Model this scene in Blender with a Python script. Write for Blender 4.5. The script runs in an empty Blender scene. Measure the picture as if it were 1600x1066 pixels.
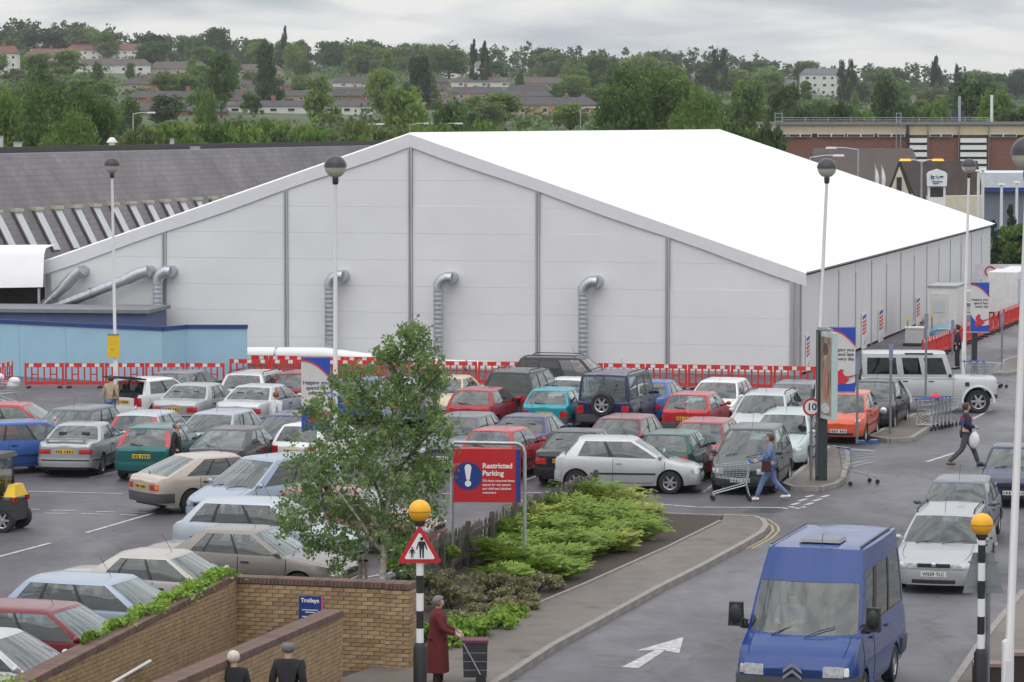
import bpy, math, random
from mathutils import Vector
R = math.radians
rnd = random.Random(11)
sc = bpy.context.scene
COL = sc.collection

# ---------------------------------------------------------------- camera
CAMZ, FPX, PITCH = 9.8, 5000.0, math.atan(341 / 5000.0)
cam = bpy.data.cameras.new('camera')
cam.sensor_width = 36.0
cam.lens = FPX / 1600.0 * 36.0
cam.clip_start, cam.clip_end = 0.5, 8000
camo = bpy.data.objects.new('camera', cam)
camo.location = (0, 0, CAMZ)
camo.rotation_euler = (R(90) - PITCH, 0, 0)
COL.objects.link(camo)
sc.camera = camo

# ---------------------------------------------------------------- overcast sky
SUN_EL, SUN_AZ = R(58), R(200)
world = bpy.data.worlds.new('World')
sc.world = world
world.use_nodes = True
nt = world.node_tree
nt.nodes.clear()
def wn(t, **k):
    n = nt.nodes.new(t)
    for a, b in k.items(): setattr(n, a, b)
    return n
def wl(a, b): nt.links.new(a, b)
out = wn('ShaderNodeOutputWorld')
sky = wn('ShaderNodeTexSky', sky_type='NISHITA', sun_disc=False, sun_elevation=SUN_EL, sun_rotation=SUN_AZ)
bg1 = wn('ShaderNodeBackground'); bg1.inputs[1].default_value = 0.09
wl(sky.outputs[0], bg1.inputs[0])
tc = wn('ShaderNodeTexCoord')
mp = wn('ShaderNodeMapping'); mp.inputs['Scale'].default_value = (11, 11, 60)
wl(tc.outputs['Generated'], mp.inputs[0])
nz = wn('ShaderNodeTexNoise'); nz.inputs['Scale'].default_value = 1.0; nz.inputs['Detail'].default_value = 7; nz.inputs['Roughness'].default_value = 0.5
nz.inputs['Distortion'].default_value = 0.3
wl(mp.outputs[0], nz.inputs['Vector'])
cr = wn('ShaderNodeValToRGB')
cr.color_ramp.elements[0].position = 0.38; cr.color_ramp.elements[0].color = (0.58, 0.63, 0.70, 1)
cr.color_ramp.elements[1].position = 0.58; cr.color_ramp.elements[1].color = (1.05, 1.04, 1.03, 1)
wl(nz.outputs[0], cr.inputs[0])
sx = wn('ShaderNodeSeparateXYZ'); wl(tc.outputs['Generated'], sx.inputs[0])
# overcast luminance: zenith three times the horizon
m1 = wn('ShaderNodeMath', operation='MAXIMUM'); wl(sx.outputs[2], m1.inputs[0]); m1.inputs[1].default_value = 0.0
m2 = wn('ShaderNodeMath', operation='MULTIPLY_ADD'); wl(m1.outputs[0], m2.inputs[0]); m2.inputs[1].default_value = 1.15; m2.inputs[2].default_value = 0.93
mx = wn('ShaderNodeMix', data_type='RGBA', blend_type='MULTIPLY'); mx.inputs[0].default_value = 1
wl(cr.outputs[0], mx.inputs[6]); wl(m2.outputs[0], mx.inputs[7])
bg2 = wn('ShaderNodeBackground'); bg2.inputs[1].default_value = 0.92
wl(mx.outputs[2], bg2.inputs[0])
ms = wn('ShaderNodeMixShader'); ms.inputs[0].default_value = 0.9
wl(bg1.outputs[0], ms.inputs[1]); wl(bg2.outputs[0], ms.inputs[2]); wl(ms.outputs[0], out.inputs[0])

sl = bpy.data.lights.new('sun', 'SUN'); sl.energy = 0.7; sl.angle = R(65); sl.color = (1.0, 0.96, 0.9)
so = bpy.data.objects.new('sun', sl); COL.objects.link(so)
so.rotation_euler = (R(90) - SUN_EL, 0, R(180) - SUN_AZ)
so.location = (0, 40, 60)
vs = sc.view_settings
vs.view_transform = 'Standard'; vs.look = 'None'; vs.exposure = 0.0; vs.gamma = 1.0; vs.use_curve_mapping = False

# ---------------------------------------------------------------- helpers
CP, SP = math.cos(PITCH), math.sin(PITCH)
def ray(px, py):
    a = (px - 800) / FPX; b = -(py - 533) / FPX
    return Vector((a, CP + b * SP, -SP + b * CP))
def G(px, py, z=0.0):
    """the point at height z that the photograph shows at (px, py)"""
    d = ray(px, py); t = (z - CAMZ) / d.z
    return Vector((d.x * t, d.y * t, z))
def PY(px, py, Y):
    d = ray(px, py); t = Y / d.y
    return Vector((d.x * t, Y, CAMZ + d.z * t))
DD = Vector((math.cos(R(74.5)), math.sin(R(74.5)), 0))      # the grid of the site: away from the viewer
EE = Vector((DD.y, -DD.x, 0))                                # and to the right

def lin(c):
    return tuple(((v / 255) / 12.92 if v / 255 <= 0.04045 else (((v / 255) + 0.055) / 1.055) ** 2.4) for v in c)
MATS = {}
def mat(name, rgb, rough=0.6, metal=0.0, var=0.12, scale=3.0, bump=0.0, bscale=40.0, coat=0.0, spec=0.5, emit=0.0, streak=None):
    """procedural surface: base colour broken up by noise, optional fine relief"""
    if name in MATS: return MATS[name]
    m = bpy.data.materials.new(name); m.use_nodes = True
    t = m.node_tree; b = t.nodes['Principled BSDF']
    b.inputs['Roughness'].default_value = rough; b.inputs['Metallic'].default_value = metal
    b.inputs['Coat Weight'].default_value = coat; b.inputs['Coat Roughness'].default_value = 0.06
    b.inputs['Specular IOR Level'].default_value = spec
    c = tuple(rgb) + (1,)
    b.inputs['Base Color'].default_value = c
    if var > 0 or bump > 0:
        co = t.nodes.new('ShaderNodeTexCoord')
        mpn = t.nodes.new('ShaderNodeMapping')
        t.links.new(co.outputs['Object'], mpn.inputs[0])
        if streak: mpn.inputs['Scale'].default_value = streak
    if var > 0:
        n = t.nodes.new('ShaderNodeTexNoise'); n.inputs['Scale'].default_value = scale; n.inputs['Detail'].default_value = 5
        n.inputs['Roughness'].default_value = 0.65
        t.links.new(mpn.outputs[0], n.inputs['Vector'])
        r = t.nodes.new('ShaderNodeValToRGB')
        r.color_ramp.elements[0].position = 0.3; r.color_ramp.elements[1].position = 0.7
        r.color_ramp.elements[0].color = tuple(max(0, v * (1 - var)) for v in rgb) + (1,)
        r.color_ramp.elements[1].color = tuple(min(1, v * (1 + var)) for v in rgb) + (1,)
        t.links.new(n.outputs[0], r.inputs[0]); t.links.new(r.outputs[0], b.inputs['Base Color'])
        mr = t.nodes.new('ShaderNodeMapRange'); mr.inputs[3].default_value = max(0.02, rough * 0.85); mr.inputs[4].default_value = min(1, rough * 1.15)
        t.links.new(n.outputs[0], mr.inputs[0]); t.links.new(mr.outputs[0], b.inputs['Roughness'])
    if bump > 0:
        n2 = t.nodes.new('ShaderNodeTexNoise'); n2.inputs['Scale'].default_value = bscale; n2.inputs['Detail'].default_value = 3
        t.links.new(mpn.outputs[0], n2.inputs['Vector'])
        bp = t.nodes.new('ShaderNodeBump'); bp.inputs['Strength'].default_value = bump; bp.inputs['Distance'].default_value = 0.02
        t.links.new(n2.outputs[0], bp.inputs['Height']); t.links.new(bp.outputs[0], b.inputs['Normal'])
    if emit > 0:
        b.inputs['Emission Color'].default_value = c; b.inputs['Emission Strength'].default_value = emit
    MATS[name] = m
    return m
def leafmat(name, rgb, var=0.45, scale=0.8, trans=0.35):
    if name in MATS: return MATS[name]
    m = mat(name, rgb, rough=0.55, var=var, scale=scale, spec=0.3)
    t = m.node_tree; b = t.nodes['Principled BSDF']
    tr = t.nodes.new('ShaderNodeBsdfTranslucent'); mxs = t.nodes.new('ShaderNodeMixShader'); mxs.inputs[0].default_value = trans
    src = b.inputs['Base Color'].links[0].from_socket
    t.links.new(src, tr.inputs[0]); t.links.new(b.outputs[0], mxs.inputs[1]); t.links.new(tr.outputs[0], mxs.inputs[2])
    t.links.new(mxs.outputs[0], t.nodes['Material Output'].inputs[0])
    return m
def glassmat(name, tint, base=.14, rough=0.02):
    if name in MATS: return MATS[name]
    m = bpy.data.materials.new(name); m.use_nodes = True; t = m.node_tree
    t.nodes.remove(t.nodes['Principled BSDF'])
    tr = t.nodes.new('ShaderNodeBsdfTransparent'); tr.inputs[0].default_value = tuple(tint) + (1,)
    gl = t.nodes.new('ShaderNodeBsdfGlossy'); gl.inputs['Roughness'].default_value = rough; gl.inputs[0].default_value = (0.95, 1, 0.99, 1)
    fr = t.nodes.new('ShaderNodeLayerWeight'); fr.inputs[0].default_value = .5
    pw = t.nodes.new('ShaderNodeMath'); pw.operation = 'POWER'; pw.inputs[1].default_value = 3.2
    mxs = t.nodes.new('ShaderNodeMixShader')
    mul = t.nodes.new('ShaderNodeMath'); mul.operation = 'MULTIPLY_ADD'; mul.use_clamp = True
    mul.inputs[1].default_value = .86; mul.inputs[2].default_value = base
    t.links.new(fr.outputs[1], pw.inputs[0]); t.links.new(pw.outputs[0], mul.inputs[0]); t.links.new(mul.outputs[0], mxs.inputs[0])
    t.links.new(tr.outputs[0], mxs.inputs[1]); t.links.new(gl.outputs[0], mxs.inputs[2])
    t.links.new(mxs.outputs[0], t.nodes['Material Output'].inputs[0])
    MATS[name] = m
    return m

class MB:
    """collects shapes for ONE mesh"""
    def __init__(s): s.v = []; s.f = []
    def add(s, vs, fs):
        o = len(s.v); s.v += [tuple(v) for v in vs]; s.f += [tuple(i + o for i in f) for f in fs]; return s
    def box(s, c, d, rz=0.0, taper=1.0, rx=0.0):
        hx, hy, hz = d[0] / 2, d[1] / 2, d[2] / 2; vs = []
        for z, k in ((-hz, 1.0), (hz, taper)):
            for x, y in ((-hx, -hy), (hx, -hy), (hx, hy), (-hx, hy)):
                vs.append(Vector((x * k, y * k, z)))
        ca, sa = math.cos(rz), math.sin(rz); cb, sb = math.cos(rx), math.sin(rx)
        vs = [Vector((v.x, v.y * cb - v.z * sb, v.y * sb + v.z * cb)) for v in vs]
        vs = [(v.x * ca - v.y * sa + c[0], v.x * sa + v.y * ca + c[1], v.z + c[2]) for v in vs]
        return s.add(vs, [(0, 3, 2, 1), (4, 5, 6, 7), (0, 1, 5, 4), (1, 2, 6, 5), (2, 3, 7, 6), (3, 0, 4, 7)])
    def tube(s, pts, r, n=8, caps=True):
        pts = [Vector(p) for p in pts]; rs = r if isinstance(r, (list, tuple)) else [r] * len(pts)
        vs = []; prev = None
        for i, p in enumerate(pts):
            d = (pts[min(i + 1, len(pts) - 1)] - pts[max(i - 1, 0)])
            d = d.normalized() if d.length > 1e-9 else Vector((0, 0, 1))
            if prev is None:
                a = d.cross(Vector((0, 0, 1)) if abs(d.z) < 0.9 else Vector((1, 0, 0))).normalized()
            else:
                a = prev - d * prev.dot(d)
                a = a.normalized() if a.length > 1e-6 else d.orthogonal().normalized()
            prev = a; b = d.cross(a)
            for k in range(n):
                t = 2 * math.pi * k / n
                vs.append(p + (a * math.cos(t) + b * math.sin(t)) * rs[i])
        fs = []
        for i in range(len(pts) - 1):
            for k in range(n):
                fs.append((i * n + k, i * n + (k + 1) % n, (i + 1) * n + (k + 1) % n, (i + 1) * n + k))
        if caps:
            fs.append(tuple(range(n))[::-1]); fs.append(tuple((len(pts) - 1) * n + k for k in range(n)))
        return s.add(vs, fs)
    def lathe(s, prof, n=16, c=(0, 0, 0), axis='z'):
        vs = []; fs = []
        for (r, h) in prof:
            for k in range(n):
                t = 2 * math.pi * k / n; a, b = r * math.cos(t), r * math.sin(t)
                p = (a, b, h) if axis == 'z' else ((a, h, b) if axis == 'y' else (h, a, b))
                vs.append((p[0] + c[0], p[1] + c[1], p[2] + c[2]))
        for i in range(len(prof) - 1):
            for k in range(n):
                q = (i * n + k, i * n + (k + 1) % n, (i + 1) * n + (k + 1) % n, (i + 1) * n + k)
                fs.append(q if axis != 'y' else q[::-1])
        return s.add(vs, fs)
    def prism(s, poly, z0, z1):
        """extrude a plan polygon (list of xy) from z0 to z1"""
        n = len(poly); a = sum(poly[i][0] * poly[(i + 1) % n][1] - poly[(i + 1) % n][0] * poly[i][1] for i in range(n))
        if a < 0: poly = poly[::-1]
        vs = [(p[0], p[1], z0) for p in poly] + [(p[0], p[1], z1) for p in poly]
        fs = [tuple(range(n))[::-1], tuple(range(n, 2 * n))]
        for i in range(n):
            j = (i + 1) % n; fs.append((i, j, n + j, n + i))
        return s.add(vs, fs)
    def slab(s, poly3, thick):
        """a flat polygon in space given thickness along its normal"""
        p = [Vector(q) for q in poly3]; n = len(p)
        nn = Vector((0, 0, 0))
        for i in range(n): nn += p[i].cross(p[(i + 1) % n])
        nn.normalize()
        vs = [q + nn * thick for q in p] + [q for q in p]
        fs = [tuple(range(n)), tuple(range(n, 2 * n))[::-1]]
        for i in range(n):
            j = (i + 1) % n; fs.append((n + i, n + j, j, i))
        return s.add(vs, fs)
    def grid(s, rows):
        m = len(rows[0]); vs = [p for r in rows for p in r]; fs = []
        for i in range(len(rows) - 1):
            for j in range(m - 1):
                fs.append((i * m + j, i * m + j + 1, (i + 1) * m + j + 1, (i + 1) * m + j))
        return s.add(vs, fs)
    def ball(s, c, r, n=12, m=8, sc3=(1, 1, 1)):
        prof = []
        vs = [(c[0], c[1], c[2] - r * sc3[2])]
        for i in range(1, m):
            a = -math.pi / 2 + math.pi * i / m
            for k in range(n):
                t = 2 * math.pi * k / n
                vs.append((c[0] + r * math.cos(a) * math.cos(t) * sc3[0], c[1] + r * math.cos(a) * math.sin(t) * sc3[1], c[2] + r * math.sin(a) * sc3[2]))
        vs.append((c[0], c[1], c[2] + r * sc3[2]))
        fs = []
        for k in range(n): fs.append((0, 1 + (k + 1) % n, 1 + k))
        for i in range(m - 2):
            for k in range(n):
                fs.append((1 + i * n + k, 1 + i * n + (k + 1) % n, 1 + (i + 1) * n + (k + 1) % n, 1 + (i + 1) * n + k))
        L = len(vs) - 1
        for k in range(n): fs.append((1 + (m - 2) * n + k, 1 + (m - 2) * n + (k + 1) % n, L))
        return s.add(vs, fs)
    def mesh(s, name, smooth=None):
        me = bpy.data.meshes.new(name); me.from_pydata(s.v, [], s.f); me.materials.append(None)
        if smooth is not None:
            me.polygons.foreach_set('use_smooth', [True] * len(me.polygons))
            if smooth < 180: me.set_sharp_from_angle(angle=R(smooth))
        me.update(); return me
    def build(s, name, m, parent=None, smooth=None, **kw):
        return obj(name, s.mesh(name, smooth), m, parent, **kw)

def obj(name, me, m, parent=None, loc=None, rot=None, scale=None):
    o = bpy.data.objects.new(name, me); COL.objects.link(o)
    if m is not None:
        if len(me.materials) == 0: me.materials.append(None)
        o.material_slots[0].link = 'OBJECT'; o.material_slots[0].material = m
    if parent is not None: o.parent = parent
    if loc is not None: o.location = loc
    if rot is not None: o.rotation_euler = rot
    if scale is not None: o.scale = scale
    return o
def tag(o, label=None, cat=None, group=None, kind=None):
    if label: o['label'] = label
    if cat: o['category'] = cat
    if group: o['group'] = group
    if kind: o['kind'] = kind
    return o
def thing(name, label, cat, loc=(0, 0, 0), rz=0.0, group=None):
    o = bpy.data.objects.new(name, None); o.empty_display_size = 0.2; COL.objects.link(o)
    o.location = loc; o.rotation_euler = (0, 0, rz)
    return tag(o, label, cat, group)

_text = {}
def text_mesh(body, bold=0.0, align='CENTER'):
    k = (body, bold, align)
    if k in _text: return _text[k]
    cu = bpy.data.curves.new('t', 'FONT'); cu.body = body; cu.align_x = align; cu.align_y = 'CENTER'; cu.offset = bold; cu.extrude = 0.01; cu.resolution_u = 3
    o = bpy.data.objects.new('t', cu); COL.objects.link(o)
    dg = bpy.context.evaluated_depsgraph_get()
    me = bpy.data.meshes.new_from_object(o.evaluated_get(dg)); me.name = 'lettering'
    bpy.data.objects.remove(o); bpy.data.curves.remove(cu)
    me.materials.clear(); me.materials.append(None)
    _text[k] = me
    return me
# all lettering is made first, while the scene is still small
for t_, b_, a_ in (('Restricted', .03, 'LEFT'), ('Parking', .03, 'LEFT'), ('We have reserved these', .02, 'LEFT'), ('spaces for our parent', .02, 'LEFT'),
                   ('and child and disabled', .02, 'LEFT'), ('customers', .02, 'LEFT'), ('Trolleys', .03, 'CENTER'), ('Helping you', .02, 'CENTER'),
                   ('spend less', .02, 'CENTER'), ('every day', .02, 'CENTER'), ('10', .02, 'CENTER'), ('W559 TLC', .02, 'CENTER')):
    text_mesh(t_, b_, a_)
def text(body, size, m, parent, loc, rot=(R(90), 0, 0), bold=0.0, align='CENTER', name='lettering'):
    return obj(name, text_mesh(body, bold, align), m, parent, loc, rot, (size, size, size * 0.3))

# ---------------------------------------------------------------- shared materials
WHITE = mat('white_paint', (.78, .78, .78), .45, var=.05)
BLACKP = mat('black_plastic', (.018, .018, .02), .5, var=.2)
RUBBER = mat('rubber', (.02, .02, .022), .8, var=.2)
CHROME = mat('bright_metal', (.62, .63, .65), .25, metal=1.0, var=.08)
GALV = mat('galvanised_steel', (.42, .44, .46), .42, metal=.85, var=.18, scale=6)
GREYM = mat('grey_metal', (.22, .23, .25), .5, metal=.3, var=.15)
DARKM = mat('dark_metal', (.03, .032, .035), .45, var=.2)
RED = mat('sign_red', (.50, .018, .025), .4, var=.08)
BLUE = mat('sign_blue', (.018, .045, .22), .4, var=.08)
ROYAL = mat('banner_blue', (.02, .07, .42), .5, var=.08)
BRED = mat('barrier_red', (.62, .035, .028), .45, var=.14)
REFL = mat('white_reflector', (.75, .75, .74), .35, var=.08)
YELLOW = mat('yellow_plastic', (.80, .52, .02), .4, var=.08)
# ================================================================ ground
def asphalt(name, rgb, wet):
    m = bpy.data.materials.new(name); m.use_nodes = True; t = m.node_tree; b = t.nodes['Principled BSDF']
    co = t.nodes.new('ShaderNodeTexCoord')
    def noise(s, d, v=None):
        n = t.nodes.new('ShaderNodeTexNoise'); n.inputs['Scale'].default_value = s; n.inputs['Detail'].default_value = d; n.inputs['Roughness'].default_value = .6
        if v:
            mpn = t.nodes.new('ShaderNodeMapping'); mpn.inputs['Scale'].default_value = v; mpn.inputs['Rotation'].default_value = (0, 0, R(-15)); t.links.new(co.outputs['Object'], mpn.inputs[0]); t.links.new(mpn.outputs[0], n.inputs['Vector'])
        else: t.links.new(co.outputs['Object'], n.inputs['Vector'])
        return n.outputs[0]
    def ramp(src, p0, c0, p1, c1):
        r = t.nodes.new('ShaderNodeValToRGB'); r.color_ramp.elements[0].position = p0; r.color_ramp.elements[1].position = p1
        r.color_ramp.elements[0].color = c0 + (1,); r.color_ramp.elements[1].color = c1 + (1,); t.links.new(src, r.inputs[0]); return r.outputs[0]
    def mul(a, c):
        x = t.nodes.new('ShaderNodeMix'); x.data_type = 'RGBA'; x.blend_type = 'MULTIPLY'; x.inputs[0].default_value = 1; t.links.new(a, x.inputs[6]); t.links.new(c, x.inputs[7]); return x.outputs[2]
    big = noise(.22, 6, (1, .35, 1)); fine = noise(55, 2); mid = noise(1.6, 6)
    k = lambda f: tuple(v * f for v in rgb)
    c = mul(ramp(big, .35, k(.72), .65, k(1.2)), ramp(fine, .3, (.72,) * 3, .7, (1.2,) * 3))
    c = mul(c, ramp(mid, .35, (.86,) * 3, .65, (1.08,) * 3))
    # oil spots and hairline cracks
    c = mul(c, ramp(noise(.9, 3), .30, (.62,) * 3, .36, (1.0,) * 3))
    vo = t.nodes.new('ShaderNodeTexVoronoi'); vo.feature = 'DISTANCE_TO_EDGE'; vo.inputs['Scale'].default_value = .16
    va = t.nodes.new('ShaderNodeVectorMath'); va.operation = 'MULTIPLY_ADD'; va.inputs[1].default_value = (3, 3, 3)
    nc = t.nodes.new('ShaderNodeTexNoise'); nc.inputs['Scale'].default_value = .5; nc.inputs['Detail'].default_value = 6; t.links.new(co.outputs['Object'], nc.inputs['Vector'])
    t.links.new(nc.outputs[1], va.inputs[0]); t.links.new(co.outputs['Object'], va.inputs[2]); t.links.new(va.outputs[0], vo.inputs['Vector'])
    c = mul(c, ramp(vo.outputs['Distance'], .003, (.72,) * 3, .007, (1.0,) * 3))
    t.links.new(c, b.inputs['Base Color'])
    rr = ramp(noise(.35, 5, (1, .4, 1)), .40, (wet,) * 3, .62, (.74,) * 3); t.links.new(rr, b.inputs['Roughness'])
    bp = t.nodes.new('ShaderNodeBump'); bp.inputs['Strength'].default_value = .35; bp.inputs['Distance'].default_value = .012
    t.links.new(fine, bp.inputs['Height']); t.links.new(bp.outputs[0], b.inputs['Normal'])
    b.inputs['Specular IOR Level'].default_value = .4
    return m
ASPH = asphalt('asphalt_car_park', (.096, .09, .103), .42)
ASPHR = asphalt('asphalt_road', (.122, .117, .13), .42)
PAVE = asphalt('pavement_surface', (.16, .138, .12), .6)
KERB = mat('kerb_stone', (.26, .24, .22), .75, var=.2, scale=5, bump=.3)
MARK = mat('road_paint', (.44, .43, .42), .6, var=.5, scale=7)
YPAINT = mat('yellow_road_paint', (.36, .28, .12), .6, var=.4, scale=9)
GRASSG = mat('rough_grass', (.06, .085, .03), .9, var=.6, scale=.06)
MULCH = mat('bark_mulch', (.05, .034, .026), .9, var=.55, scale=14, bump=.9, bscale=25)

def hillz(x, y):
    if y < 250: return -0.04
    a = max(-.2, min(.2, x / y))
    top = 24.2 - a * 48 + 1.0 * math.sin(a * 30 + 1)
    t = min(1.25, (y - 250) / 950.0)
    z = top * (t ** 1.15)
    if y > 1450: z -= (y - 1450) * .02
    return z + 1.2 * math.sin(x * .021 + y * .013) * min(1, t * 3) - .04
mb = MB(); rows = []
ys = [10, 60, 120, 180, 230, 250] + [250 + 32 * i for i in range(1, 42)] + [1700, 2000, 2600, 3600]
for y in ys:
    rows.append([(a * max(y, 120) * 0.02, y, hillz(a * max(y, 120) * .02, y)) for a in range(-28, 29)])
tag(mb.grid(rows).build('ground', GRASSG, smooth=180), kind='structure')

def sheet(name, pix, m, z, z0=None, parent=None):
    pts = [G(*p) for p in pix]
    b = MB()
    if z0 is None:
        n = len(pts); b.add([(p.x, p.y, z) for p in pts], [tuple(range(n))])
        a = sum(pts[i].x * pts[(i + 1) % n].y - pts[(i + 1) % n].x * pts[i].y for i in range(n))
        if a < 0: b.f = [f[::-1] for f in b.f]
    else: b.prism([(p.x, p.y) for p in pts], z0, z)
    return tag(b.build(name, m, parent), kind='structure' if parent is None else None)
b = MB(); b.add([(-75, 20, 0), (75, 20, 0), (95, 232, 0), (-95, 232, 0)], [(0, 1, 2, 3)])
car_park = tag(b.build('car_park', ASPH), kind='structure')
road = sheet('road', [(760, 1130), (800, 1064), (861, 1018), (964, 961), (1100, 887), (1162, 853), (1197, 829), (1215, 795), (1300, 766), (1365, 700), (1460, 655), (1475, 600), (1560, 500), (1640, 470), (1900, 560), (2000, 1130)], ASPHR, .004)

# pavement beside the planted bed, with its kerb stones
kerb_px = [(720, 1108), (792, 1064), (861, 1018), (964, 961), (1029, 925), (1100, 889), (1162, 855), (1190, 838), (1197, 828), (1192, 819), (1178, 814), (1131, 812)]
inner_px = [(1128, 820), (1100, 834), (1046, 861), (909, 923), (806, 966), (737, 999), (690, 1020), (645, 1028), (560, 1060), (420, 1110)]
sheet('pavement', kerb_px + inner_px, PAVE, .115, 0.0)
def strip(pts, w, z0, z1, name, m, parent, n_len=.9, gap=.012):
    """kerb stones laid along a line, each its own piece"""
    acc = [];
    for a, c in zip(pts[:-1], pts[1:]):
        L = (c - a).length; k = max(1, round(L / n_len))
        for i in range(k): acc.append((a.lerp(c, i / k), a.lerp(c, (i + 1) / k)))
    for a, c in acc:
        d = (c - a); L = d.length; d.normalize()
        q = MB(); q.box((0, 0, (z0 + z1) / 2), (L - gap, w, z1 - z0), 0, .985)
        obj(name, q.mesh(name), m, parent, ((a + c) / 2).to_tuple(), (0, 0, math.atan2(d.y, d.x)))
def kerb(name, px, label=None):
    pts = [G(*p) for p in px]
    root = bpy.data.objects.new(name, None); COL.objects.link(root); root['kind'] = 'structure'
    strip([Vector((p.x, p.y, 0)) for p in pts], .14, 0.0, .128, 'kerb_stone', KERB, root)
    return root
kerb('kerb', kerb_px)
bed = sheet('planted_bed', [(1130, 813), (1118, 826), (1046, 862), (909, 924), (806, 967), (737, 1000), (660, 1024), (645, 1000), (640, 925), (930, 800), (1020, 809)], MULCH, .10, 0.0)
strip([Vector((G(*p).x, G(*p).y, 0)) for p in [(1126, 822), (1046, 862), (909, 924), (806, 967), (737, 1000)]], .07, .1, .15, 'edging_stone', KERB, bed, 1.0)
strip([Vector((G(*p).x, G(*p).y, 0)) for p in [(1020, 809), (1131, 812.5)]], .12, 0.0, .13, 'edging_stone', KERB, bed, 1.0)

def island(px):
    o = sheet('traffic_island', px, PAVE, .12, 0.0)
    strip([Vector((G(*p).x, G(*p).y, 0)) for p in px + px[:1]], .15, 0.0, .132, 'kerb_stone', KERB, o)
island([(1226, 762), (1240, 767), (1282, 768), (1306, 762), (1316, 754), (1326, 722), (1322, 706), (1296, 703)])
island([(1359, 687), (1390, 692), (1424, 690), (1450, 673), (1456, 656), (1446, 650), (1430, 652)])
island([(1548, 584), (1570, 588), (1594, 583), (1606, 566), (1596, 560), (1572, 566)])
# far side pavement at the lower right
sheet('pavement', [(1494, 1072), (1528, 1018), (1562, 975), (1600, 930), (1760, 930), (1760, 1130), (1470, 1130)], PAVE, .115, 0.0)
kerb('kerb', [(1462, 1120), (1494, 1070), (1528, 1019), (1562, 976), (1600, 931)])

# painted markings: one object each
def line(px0, px1, w, m=MARK, z=.009, name='painted_line'):
    a, c = G(*px0), G(*px1); d = (c - a).normalized(); n = Vector((-d.y, d.x, 0)) * w / 2
    b = MB(); b.add([(p.x, p.y, z) for p in (a - n, c - n, c + n, a + n)], [(0, 1, 2, 3)])
    return tag(b.build(name, m), kind='structure')
for a, c, w in (((135, 833), (241, 802), .11), ((-30, 878), (79, 849), .11), ((40, 768), (192, 772), .10), ((140, 747), (185, 737), .1), ((185, 747), (230, 748), .1),
                ((1090, 793), (1258, 794), .12), ((1000, 786), (1090, 793), .12), ((690, 772), (860, 770), .1), ((690, 783), (850, 782), .1), ((600, 702), (700, 682), .1), ((818, 752), (855, 738), .1), ((1098, 770), (1116, 757), .1),
                ((1096, 766), (1235, 764), .1), ((0, 742), (120, 722), .1), ((1290, 692), (1346, 693), .1), ((560, 905), (640, 890), .1), ((560, 860), (660, 838), .1),
                ((1448, 722), (1492, 708), .12), ((1520, 655), (1550, 640), .12)):
    line(a, c, w)
for x0, x1, y in ((50, 62, 796), (68, 104, 802.5), (80, 118, 798), (128, 160, 803.5), (150, 180, 800), (188, 215, 805), (205, 232, 801)):
    line((x0, y), (x1, y + .6), .10)
for i in range(4):
    line((1226 + i * 11, 795.5 - i * 6), (1238 + i * 11, 792 - i * 6), .13); line((1246 + i * 12.5, 795.5 - i * 6), (1258 + i * 12.5, 792 - i * 6), .13)
for off in (0, 9):
    pts = [(1166 + off, 858), (1196 + off, 842), (1208 + off, 830), (1206 + off, 822), (1190 + off, 813 - off * .2), (1160, 809 - off * .5), (1130, 808 - off * .5)]
    for a, c in zip(pts[:-1], pts[1:]): line(a, c, .055, YPAINT)
# arrow
a0, a1 = G(984, 1044), G(1068, 996); d = (a1 - a0).normalized(); n = Vector((-d.y, d.x, 0)); LA = (a1 - a0).length
def ap(u, v): p = a0 + d * u + n * v; return (p.x, p.y, .009)
b = MB(); b.add([ap(0, -.16), ap(LA * .56, -.09), ap(LA * .56, .09), ap(0, .16)], [(0, 1, 2, 3)])
b.add([ap(LA * .5, -.42), ap(LA, 0), ap(LA * .5, .42), ap(LA * .56, 0)], [(0, 1, 3), (1, 2, 3)])
tag(b.build('painted_arrow', MARK), kind='structure')
b = MB(); p = G(1194, 797); b.add([(p.x - .55, p.y - .5, .008), (p.x + .35, p.y - .5, .008), (p.x + .6, p.y + .4, .008), (p.x - .3, p.y + .4, .008)], [(0, 1, 2, 3)])
tag(b.build('drain_cover', DARKM), kind='structure')

# ================================================================ the marquee
TENT_W = mat('marquee_panel', (.735, .737, .745), .5, var=.05, scale=.35, bump=.12, bscale=1.2)
TENT_S = mat('marquee_side_panel', (.70, .695, .70), .5, var=.03, scale=.7)
TENT_R = mat('marquee_roof_fabric', (.84, .84, .84), .5, var=.015, scale=.4)
TENT_F = mat('marquee_fascia', (.80, .80, .82), .5, var=.03)
ALU = mat('aluminium_profile', (.46, .46, .47), .42, metal=.55, var=.12, streak=(1, 1, .1))
T0 = G(1250, 587); TL = 61.5; TW = 31.6; TE, TR = 4.02, 9.30
gx = Vector((-0.9654, 0.2636, 0)); gy = Vector((0.2636, 0.9654, 0))
tent_rz = math.atan2(gy.y, gy.x) - R(90)
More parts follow.
